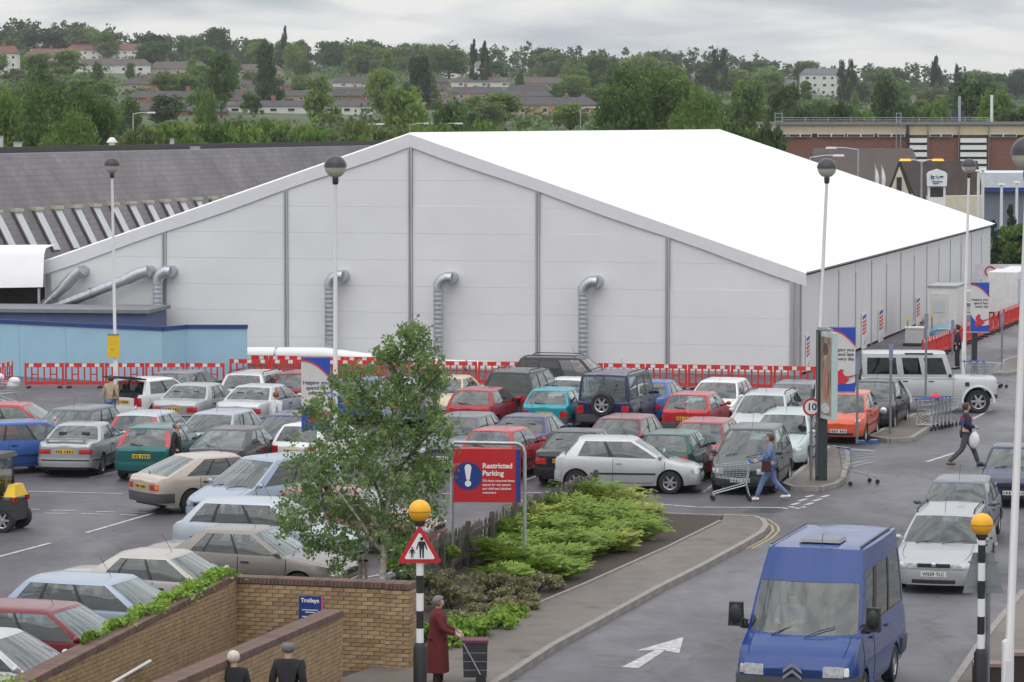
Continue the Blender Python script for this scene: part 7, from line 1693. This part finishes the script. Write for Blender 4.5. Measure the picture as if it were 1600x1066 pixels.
# ---- shrubs of the bed
def shrub(px, py, wpx, hpx, label, m, kind='juniper', n=1500, group=None, ls=.12):
    g = G(px, py); k_ = g.y / FPX; w, h = wpx * k_, hpx * k_; rr = random.Random(int(px * 31 + py)); t = thing('shrub', label, 'shrub', (g.x, g.y, .1), 0, group)
    vs = []; fs = []
    if kind == 'juniper':                                            # arching feathery sprays
        for _ in range(n // 14):
            a = rr.uniform(0, 6.28); L_ = w * .5 * rr.uniform(.45, 1.05); up = h * rr.uniform(.35, 1.0); st = Vector((rr.gauss(0, w * .10), rr.gauss(0, w * .10), .02)); dr = Vector((math.cos(a), math.sin(a), 0))
            for k2 in range(14):
                f = (k2 + rr.random()) / 14; p = st + dr * (L_ * f) + Vector((0, 0, up * math.sin(f * 2.0) * .95)); sd = (-1 if k2 % 2 else 1); s = ls * (1.25 - .6 * f) * rr.uniform(.8, 1.2)
                q_ = dr * s + Vector((-dr.y, dr.x, 0)) * sd * s * .75 + Vector((0, 0, s * rr.uniform(-.1, .55))); wv = Vector((-dr.y, dr.x, 0)) * s * .22 + Vector((0, 0, s * .10)); o = len(vs)
                vs += [p.to_tuple(), (p + q_ * .5 + wv).to_tuple(), (p + q_).to_tuple(), (p + q_ * .5 - wv).to_tuple()]; fs += [(o, o + 1, o + 2), (o, o + 2, o + 3)]
        me = bpy.data.meshes.new('foliage'); me.from_pydata(vs, [], fs); me.materials.append(None)
    else:
        cl = [(rr.uniform(-.4, .4) * w, rr.uniform(-.4, .4) * w, h * rr.uniform(.15, .7), w * rr.uniform(.10, .2), .7 * h / w + .2) for _ in range(14)]; me = leaf_mesh(clump_points(rr, cl, n), ls, 'foliage', .8, rr)
    obj('foliage', me, m, t)
    q = MB()
    for k2 in range(6): a = k2 * 1.05; q.tube([(0, 0, -.02), (w * .2 * math.cos(a), w * .2 * math.sin(a), h * .35), (w * .38 * math.cos(a), w * .38 * math.sin(a), h * .5)], [.02, .012, .005], 5)
    q.build('stems', BARK, t)
JUN = leafmat('juniper_green', (.20, .30, .045), .4, 1.5, .3); JUN2 = leafmat('juniper_yellow', (.30, .34, .07), .4, 1.5, .25); COT = leafmat('cotoneaster_brown', (.25, .24, .13), .6, 2.5, .25); IVY = leafmat('ivy_light', (.24, .38, .06), .45, 3, .3); DKG = leafmat('bed_dark_green', (.055, .10, .022), .5, 2, .25)
JL = 'feathery bright green juniper in the sloping bed'
for px, py, w, h in ((965, 818, 110, 52), (985, 850, 110, 42), (925, 815, 105, 62), (880, 838, 110, 62), (935, 862, 120, 44), (840, 850, 100, 58), (890, 880, 120, 44), (830, 885, 115, 48), (860, 912, 100, 34), (785, 893, 100, 48), (790, 925, 95, 34), (1000, 828, 60, 34), (905, 850, 120, 60), (860, 865, 110, 56), (950, 838, 110, 52), (815, 868, 110, 56), (975, 832, 90, 40), (875, 898, 100, 40), (825, 905, 110, 46), (915, 874, 100, 40), (960, 868, 80, 32)):
    side_ = 'right tip of the bed' if px > 940 else ('middle of the bed' if px > 860 else 'parking sign end of the bed'); row_ = 'near the mulch edge' if py > 860 or px > 980 else 'near the paling fence'
    shrub(px, py, w, h, 'feathery bright green juniper %s, %s' % (row_, side_), JUN if rnd.random() < .65 else JUN2, 'juniper', 2600, 'junipers %s %s' % (row_, side_), .15)
CLB = 'low brownish green cotoneaster mound beside the pavement'
for px, py, w, h in ((700, 960, 100, 58), (750, 945, 100, 52), (800, 945, 95, 44), (840, 930, 80, 34), (720, 985, 90, 42), (770, 968, 90, 40), (675, 935, 70, 50), (815, 958, 60, 26)):
    shrub(px, py, w, h, CLB, COT, 'leafy', 2600, 'cotoneaster mounds', .075)
for px, py, w, h in ((730, 1004, 90, 42), (775, 988, 80, 34), (700, 1020, 60, 36), (670, 1010, 46, 40), (800, 972, 60, 26)):
    shrub(px, py, w, h, 'pale green ivy patch beside the woman in the red coat', IVY, 'leafy', 1300, 'ivy patches at the pavement', .10)
for px, py, w, h, lab in ((690, 905, 60, 60, 'green weed clump at the left end of the paling fence'), (715, 880, 60, 56, 'green weed clump under the parking sign'), (655, 900, 40, 60, 'dark green bush by the beacon'), (832, 838, 30, 84, 'tall leafy weed by the right sign leg'), (925, 806, 26, 60, 'tall leafy weed at the fence end'), (760, 868, 60, 40, 'yellow-green weeds along the fence'), (640, 930, 50, 40, 'dark green undergrowth behind the brick pier'), (620, 905, 50, 70, 'leafy bush right of the birch trunk')):
    shrub(px, py, w, h, lab, DKG if 'dark' in lab else JUN, 'leafy', 1100, None, .09)
# ivy on the wall coping
iv = thing('ivy', 'bright green ivy trailing over the coping of the left brick wall', 'ivy', (wa.x, wa.y, 1.5)); rr = random.Random(3); pts = []
for _ in range(3400):
    d_ = rr.uniform(.15, 6.6); wd = .34 * (1 - abs(d_ - 1.8) / 6) * (.35 + .75 * abs(math.sin(d_ * 1.9 + .6)) * (.7 + .3 * math.sin(d_ * 5.3))) * (1 if d_ < 5.2 else .4); z = lerp(1.58, 1.06, (d_ + .1) / 11.5) - 1.5 + .10; o = rr.gauss(-.10, wd * .65)
    p = -DD * d_ + EE * (-.165 + o); dz = .16 * abs(math.sin(d_ * 2.7)) * rr.random() - max(0, o - .17) * 1.1 * rr.random() - max(0, -o - .2) * .6; pts.append((p.x, p.y, z + dz + .02))
obj('foliage', leaf_mesh(pts, .085, 'foliage', 1.2, rr), IVY, iv); q = MB()
for k_ in range(5): q.tube([tuple(-DD * (d_) + EE * (-.2 + .08 * math.sin(d_ * 2 + k_)) + Vector((0, 0, lerp(1.58, 1.06, d_ / 11.5) - 1.5 + .115))) for d_ in (.3, 1.5, 3, 4.5, 6.2)], .008, 4)
q.build('runners', BARK, iv)
iv2p = wa - DD * 9.6 - EE * .3; iv2 = thing('ivy', 'small ivy tuft on the wall at the bottom left corner', 'ivy', (iv2p.x, iv2p.y, 1.1)); pts = [(rr.gauss(0, .22), rr.gauss(0, .35), abs(rr.gauss(.06, .08))) for _ in range(700)]; obj('foliage', leaf_mesh(pts, .085, 'foliage', 1.2, rr), IVY, iv2); q = MB(); q.tube([(-.2, -.3, .02), (.1, .1, .06), (.2, .4, .02)], .008, 4); q.build('runners', BARK, iv2)
# ================================================================ people
SKIN = mat('skin', (.52, .32, .24), .6, var=.08)
def skin_obj(name, joints, edges, m, parent, root=0, sub=2):
    me = bpy.data.meshes.new(name); names = list(joints); me.from_pydata([joints[n][0] for n in names], [(names.index(a), names.index(b)) for a, b in edges], []); me.materials.append(None)
    o = obj(name, me, m, parent); md = o.modifiers.new('skin', 'SKIN'); md.use_smooth_shade = True
    if not me.skin_vertices: return o
    sv = me.skin_vertices[0].data
    for i, n in enumerate(names): rr = joints[n][1]; sv[i].radius = (rr, rr) if not isinstance(rr, tuple) else rr; sv[i].use_root = (i == root)
    s = o.modifiers.new('sub', 'SUBSURF'); s.levels = s.render_levels = sub
    return o
def hand(parent, w, d, m):
    """palm with five separate bent fingers; w wrist, d forearm direction"""
    w = Vector(w); d = Vector(d).normalized(); side = d.cross(Vector((0, 0, 1)))
    side = side.normalized() if side.length > .1 else Vector((0, 1, 0)); up = side.cross(d); q = MB()
    q.tube([w - d * .01, w + d * .04, w + d * .085], [.026, .038, .034], 8)
    for k, L_ in enumerate((.068, .078, .072, .055)):
        b_ = w + d * .08 + side * (.028 - k * .0187); q.tube([b_, b_ + d * L_ * .5 - up * .008, b_ + d * L_ * .85 - up * .035], [.0095, .009, .007], 6)
    b_ = w + d * .03 + side * .034; q.tube([b_, b_ + side * .025 + d * .03 - up * .01, b_ + side * .03 + d * .06 - up * .02], [.012, .0105, .008], 6)
    q.build('hand', m, parent, 60)
def person(label, loc, heading, h, top, legs, hair, pose='stand', arms='down', shoes=None, coat=False, bald=False, vest=None, helmet=None, skirt=False, seated=False):
    t = thing('person', label, 'person', loc, R(heading)); k = h / 1.75; t.scale = (k, k, k); f = pose == 'walk'
    st = .30 if f else .03
    J = dict(pel=((0, 0, .96), (.15, .115)), spi=((0, 0, 1.12), (.145, .105)), che=((.01, 0, 1.32), (.13, .09)), nec=((.0, 0, 1.49), .054), heb=((.025, 0, 1.58), .072), hec=((.03, 0, 1.66), .098), het=((.02, 0, 1.72), .075), nos=((.128, 0, 1.635), .016))
    for s, n in ((1, 'l'), (-1, 'r')):
        fo = st * s
        J['sh' + n] = ((0, s * .185, 1.40), .040)
        if arms == 'push': e_, w_ = (.10, s * .25, 1.17), (.36, s * .20, 1.06)
        elif arms == 'swing': e_, w_ = (-.10 * s, s * .25, 1.16), (.0 - .20 * s + .1, s * .24, .95)
        elif arms == 'front': e_, w_ = (.02, s * .25, 1.16), (.24, s * .10, 1.10)
        else: e_, w_ = (-.03, s * .25, 1.15), (.03, s * .26, .91)
        J['el' + n] = (e_, .036); J['wr' + n] = (w_, .034)
        J['hi' + n] = ((0, s * .095, .90), .098); kn = (fo * .55 + (.06 if f else .02), s * .10, .50); an = (fo * 1.25 - (.10 if f and s < 0 else 0), s * .10, .09 + (.05 if f and s < 0 else 0))
        J['kn' + n] = (kn, .062); J['an' + n] = (an, .045); J['to' + n] = ((an[0] + .17, an[1], an[2] - .05), .035)
    E = [('pel', 'spi'), ('spi', 'che'), ('che', 'nec'), ('nec', 'heb'), ('heb', 'hec'), ('hec', 'het'), ('hec', 'nos')]
    for n in 'lr': E += [('che', 'sh' + n), ('sh' + n, 'el' + n), ('el' + n, 'wr' + n), ('pel', 'hi' + n), ('hi' + n, 'kn' + n), ('kn' + n, 'an' + n), ('an' + n, 'to' + n)]
    skin_obj('body', J, E, SKIN, t)
    def grow(names, d, over=None):
        o = {}
        for n in names:
            p_, r_ = J[n]; r_ = tuple(v + d for v in r_) if isinstance(r_, tuple) else r_ + d; o[n] = (p_, r_)
        o.update(over or {}); return o
    tn = ['spi', 'pel', 'che'] + [a + n for a in ('sh', 'el', 'wr') for n in 'lr']; te = [('pel', 'spi'), ('spi', 'che')] + [e for n in 'lr' for e in (('che', 'sh' + n), ('sh' + n, 'el' + n), ('el' + n, 'wr' + n))]
    jt = grow(tn, .022, dict(spi=((0, 0, 1.12), (.165, .125)), che=((.01, 0, 1.32), (.185, .14)), shl=((0, .185, 1.41), .082), shr=((0, -.185, 1.41), .082), ell=(J['ell'][0], .064), elr=(J['elr'][0], .064))); jt['pel'] = ((0, 0, .90), (.172, .135)); jt['col'] = ((.0, 0, 1.50), .078); te.append(('che', 'col'))
    for n in 'lr':
        a, b_ = Vector(J['el' + n][0]), Vector(J['wr' + n][0]); jt['wr' + n] = (tuple(a.lerp(b_, .93)), .047)
    skin_obj('jacket' if not vest else 'shirt', jt, te, top, t)
    if coat:
        q = MB(); rows = []
        for z, rx, ry, dx in ((1.54, .075, .085, 0), (1.49, .11, .15, 0), (1.44, .14, .22, 0), (1.38, .16, .25, 0), (1.28, .17, .235, .01), (1.10, .165, .205, .0), (.9, .19, .225, 0), (.6, .215, .25, -.01), (.34, .235, .27, -.02)): rows.append([(dx + rx * math.cos(R(a)) * (1 + .04 * math.sin(R(a * 5))), ry * math.sin(R(a)), z) for a in range(0, 361, 18)])
        q.grid([r_[::-1] for r_ in rows]); q.build('coat', top, t, 180)
    ln = [a + n for a in ('hi', 'kn', 'an') for n in 'lr']; jl = grow(['pel'] + ln, .018); jl['pel'] = ((0, 0, .98), (.155, .12))
    for n in 'lr': jl['an' + n] = (J['an' + n][0], .066)
    skin_obj('trousers', jl, [('pel', 'hi' + n) for n in 'lr'] + [('hi' + n, 'kn' + n) for n in 'lr'] + [('kn' + n, 'an' + n) for n in 'lr'], legs, t)
    for n in 'lr':
        a = J['an' + n][0]; q = MB(); q.tube([(a[0] - .06, a[1], a[2] - .04), (a[0] + .03, a[1], a[2] - .035), (a[0] + .14, a[1], a[2] - .05), (a[0] + .20, a[1], a[2] - .058)], [.042, .052, .046, .022], 8); q.build('shoe', shoes or BLACKP, t, 60)
        d_ = Vector(J['wr' + n][0]) - Vector(J['el' + n][0]); hand(t, J['wr' + n][0], d_, SKIN)
    for s in (1, -1):
        q = MB(); q.ball((.118, s * .035, 1.662), .011, 8, 6); q.build('eye', PLTXT, t)
        q = MB(); q.ball((.02, s * .098, 1.645), .03, 8, 6, (.7, .35, 1.1)); q.build('ear', SKIN, t, 60)
    q = MB(); q.box((.118, 0, 1.595), (.012, .045, .010)); q.build('mouth', mat('lips', (.35, .13, .11), .6), t)
    q = MB()
    if helmet: q.lathe([(.145, 1.70), (.125, 1.71), (.12, 1.76), (.09, 1.81), (0, 1.83)], 16, (.02, 0, 0)); q.build('helmet', helmet, t, 50)
    else:                                                           # shell of hair that leaves the face (and a bald crown) free
        N_, M_ = 20, 14; vs = []; fs = []
        for i in range(M_ + 1):
            a = -math.pi / 2 + math.pi * i / M_
            for j in range(N_):
                b_ = 2 * math.pi * j / N_; k2 = 1 + .03 * math.sin(j * 3 + i * 2); vs.append((.015 + .122 * math.cos(a) * math.cos(b_) * k2, .112 * math.cos(a) * math.sin(b_) * k2, 1.665 + (.112 if not bald else .10) * math.sin(a)))
        for i in range(M_):
            for j in range(N_):
                f = (i * N_ + j, i * N_ + (j + 1) % N_, (i + 1) * N_ + (j + 1) % N_, (i + 1) * N_ + j); cx_ = sum(vs[v][0] for v in f) / 4; cz_ = sum(vs[v][2] for v in f) / 4
                if cz_ < 1.575 or (cx_ > .05 and cz_ < 1.715) or (cx_ > .09 and cz_ < 1.73): continue
                if bald and (cz_ > 1.738 or cx_ > .03): continue
                fs.append(f)
        q.add(vs, fs); q.build('hair', hair, t, 180)
    if vest:
        jv = grow(['spi', 'che'], .036); jv['pel'] = ((0, 0, .97), (.178, .142)); jv['shl'] = ((0, .14, 1.44), .075); jv['shr'] = ((0, -.14, 1.44), .075); skin_obj('vest', jv, [('pel', 'spi'), ('spi', 'che'), ('che', 'shl'), ('che', 'shr')], vest, t)
        q = MB(); q.lathe([(.185, 1.10), (.19, 1.16)], 16); q.build('reflective_band', REFL, t, 60)
    return t
HG, HB, HBL, HW = [mat(n, c, .7, var=.35, scale=30) for n, c in (('hair_grey', (.16, .155, .15)), ('hair_brown', (.07, .04, .025)), ('hair_dark', (.02, .015, .012)), ('hair_white', (.55, .50, .42)))]
CLO = lambda n, c: mat('cloth_' + n, c, .85, var=.22, scale=8, bump=.3, bscale=22)
DENIM, DENIM2, DKJ, NAVYC = CLO('denim', (.13, .20, .36)), CLO('jeans_blue', (.10, .14, .24)), CLO('black_jacket', (.018, .018, .022)), CLO('navy_jumper', (.022, .024, .045))
def gp(x, s): return ((x - 800) / s, FPX / s, 0)
person('woman in tan top and jeans at the raised tailgate', gp(171, 48.6), 70, 1.66, CLO('tan_top', (.42, .33, .22)), DENIM, HB)
person('bald man in dark jacket standing beside the sea green hatchback', gp(273, 58.2), -8, 1.75, DKJ, CLO('dark_trousers', (.03, .03, .035)), HG, bald=True)
person('woman in white top standing by the pale silver saloon', gp(430, 51.6), 40, 1.64, CLO('white_top', (.66, .66, .68)), DENIM2, mat('hair_auburn', (.22, .08, .04), .7, var=.3))
dw = person('woman in blue denim pushing a trolley to the left', gp(1206, 60.4), 180, 1.72, DENIM, DENIM, HB, 'walk', 'push', WHITE)
trolley((1206 - 800) / 60.4 - .98, FPX / 60.4, R(180), 'trolley pushed by the woman in blue denim')
hb_ = thing('handbag', 'dark red handbag hanging by the denim woman', 'handbag', ((1198 - 800) / 60.4, FPX / 60.4 - .3, .78)); q = MB(); q.box((0, 0, .14), (.26, .1, .28), 0, .85); q.build('bag', CLO('dark_red_bag', (.06, .015, .02)), hb_); q = MB(); q.tube([(-.1, 0, .26), (0, 0, .52), (.1, 0, .26)], .012, 6); q.build('strap', BLACKP, hb_)
wm = person('young man in navy jumper with red stripe striding to the right', gp(1512, 55.0), 0, 1.82, NAVYC, CLO('grey_jeans', (.07, .075, .09)), HB, 'walk', 'front', mat('tan_boots', (.16, .11, .06), .7))
q = MB(); q.lathe([(.193, 1.30), (.2, 1.335), (.193, 1.37)], 18, (.01, 0, 0)); q.build('red_stripe', CLO('red_stripe', (.45, .03, .05)), wm, 60, scale=(.84, 1.0, 1)); q = MB(); q.lathe([(.188, 1.20), (.195, 1.245), (.19, 1.29)], 18, (.01, 0, 0)); q.build('blue_stripe', CLO('blue_stripe', (.04, .08, .40)), wm, 60, scale=(.84, 1.0, 1))
cbg = thing('plastic_bag', 'white plastic carrier bag held by the young man in the navy jumper', 'bag', ((1524 - 800) / 55.0, FPX / 55.0 - .12, .52)); q = MB(); q.ball((0, 0, .26), .2, 12, 8, (.8, .55, 1.25)); q.build('bag', mat('bag_white', (.74, .72, .74), .5, var=.12, scale=9), cbg, 60); q = MB(); q.tube([(-.06, 0, .48), (0, 0, .64), (.06, 0, .48)], .012, 5); q.build('loop', WHITE, cbg)
person('worker in yellow hi-vis vest and white helmet by the site cabin', gp(1490, 32.7), -60, 1.78, DKJ, CLO('worker_trousers', (.025, .03, .045)), HBL, vest=mat('hi_vis_yellow', (.55, .78, .03), .6), helmet=WHITE, arms='front')
person('man in dark suit standing beside the far lamp post', gp(1498, 39.3), 170, 1.76, CLO('dark_suit', (.02, .022, .035)), CLO('dark_suit', (.02, .022, .035)), HBL)
person('grey-haired woman in a long dark red coat pushing a shopping bag', gp(683, 91.0), 0, 1.62, CLO('red_coat', (.115, .012, .014)), CLO('dark_stockings', (.03, .02, .02)), HG, 'stand', 'push', BLACKP, coat=True)
person('white-haired person seen from behind at the bottom edge', gp(361, 101.5), 100, 1.60, DKJ, DKJ, HW)
person('balding man in dark jacket seen from behind at the bottom edge', gp(447, 101.5), 78, 1.76, DKJ, DKJ, HG, bald=True)
# wheeled shopping bag of the woman in red
sb_ = gp(742, 91.0); wb = thing('wheeled_shopping_bag', 'dark wheeled shopping bag with maroon lid and grey handles', 'shopping bag', (sb_[0], sb_[1], .115)); BAGM = mat('bag_charcoal', (.03, .028, .036), .7, var=.3, scale=10); MAR = mat('bag_maroon', (.12, .03, .05), .6)
q = MB(); q.box((0, 0, .42), (.40, .34, .60), 0, 1.08); bg_ = q.build('bag_body', BAGM, wb)
q = MB(); q.box((0, 0, .745), (.46, .40, .05)); q.build('lid', MAR, bg_)
for z in (.25, .4, .55): q = MB(); q.box((0, -.176 - (z - .1) * .012, z), (.41, .006, .014)); q.build('piping', GREYM, bg_)
for s in (1, -1): q = MB(); q.tube([(.12, s * .19, .12), (-.20, s * .19, .72), (-.34, s * .12, .92)], .014, 7); q.build('handle', GALV, wb, 50)
for s in (1, -1): q = MB(); q.lathe([(0, -.02), (.09, -.02), (.09, .02), (0, .02)], 14, (.1, s * .21, .0 + .09), 'y'); q.build('wheel', RUBBER, wb)
# driver of the minibus
dv = van.matrix_world if False else None; hv = R(-107); vl = van.location; fwd = Vector((math.cos(hv), math.sin(hv), 0)); lft = Vector((-fwd.y, fwd.x, 0)); pp = vl + fwd * .80 - lft * .38
dp = thing('person', 'driver at the wheel of the blue minibus', 'person', (pp.x, pp.y, .92), hv)
JD = dict(pel=((0, 0, .16), (.16, .13)), che=((-.06, 0, .52), (.17, .12)), nec=((-.05, 0, .70), .055), heb=((-.02, 0, .78), .075), het=((-.01, 0, .88), .085), shl=((-.05, .19, .60), .066), ell=((.16, .24, .40), .046), wrl=((.40, .14, .46), .036), shr=((-.05, -.19, .60), .066), elr=((.16, -.24, .40), .046), wrr=((.40, -.14, .46), .036), knl=((.42, .12, .16), .075), knr=((.42, -.12, .16), .075))
skin_obj('body', JD, [('pel', 'che'), ('che', 'nec'), ('nec', 'heb'), ('heb', 'het'), ('che', 'shl'), ('shl', 'ell'), ('ell', 'wrl'), ('che', 'shr'), ('shr', 'elr'), ('elr', 'wrr'), ('pel', 'knl'), ('pel', 'knr')], SKIN, dp)
skin_obj('shirt', dict(pel=((0, 0, .18), (.175, .145)), che=((-.06, 0, .52), (.19, .14)), shl=((-.05, .19, .60), .085), ell=((.14, .24, .41), .062), shr=((-.05, -.19, .60), .085), elr=((.14, -.24, .41), .062)), [('pel', 'che'), ('che', 'shl'), ('shl', 'ell'), ('che', 'shr'), ('shr', 'elr')], CLO('driver_shirt', (.12, .16, .22)), dp)
for s in (1, -1): hand(dp, (.40, s * .14, .46), (.8, -s * .1, .1), SKIN)
q = MB(); q.ball((-.03, 0, .90), .105, 14, 8, (1, .95, .8)); q.build('hair', HBL, dp, 60)

# ================================================================ the damp air over the valley
hz = bpy.data.materials.new('damp_air'); hz.use_nodes = True; t_ = hz.node_tree; t_.nodes.remove(t_.nodes['Principled BSDF'])
pv = t_.nodes.new('ShaderNodeVolumePrincipled'); pv.inputs['Color'].default_value = (.93, .95, 1, 1); pv.inputs['Density'].default_value = .00010; pv.inputs['Anisotropy'].default_value = .2
t_.links.new(pv.outputs[0], t_.nodes['Material Output'].inputs['Volume'])
q = MB(); q.box((0, 1790, 36), (2600, 3660, 86)); tag(q.build('haze', hz), kind='stuff')
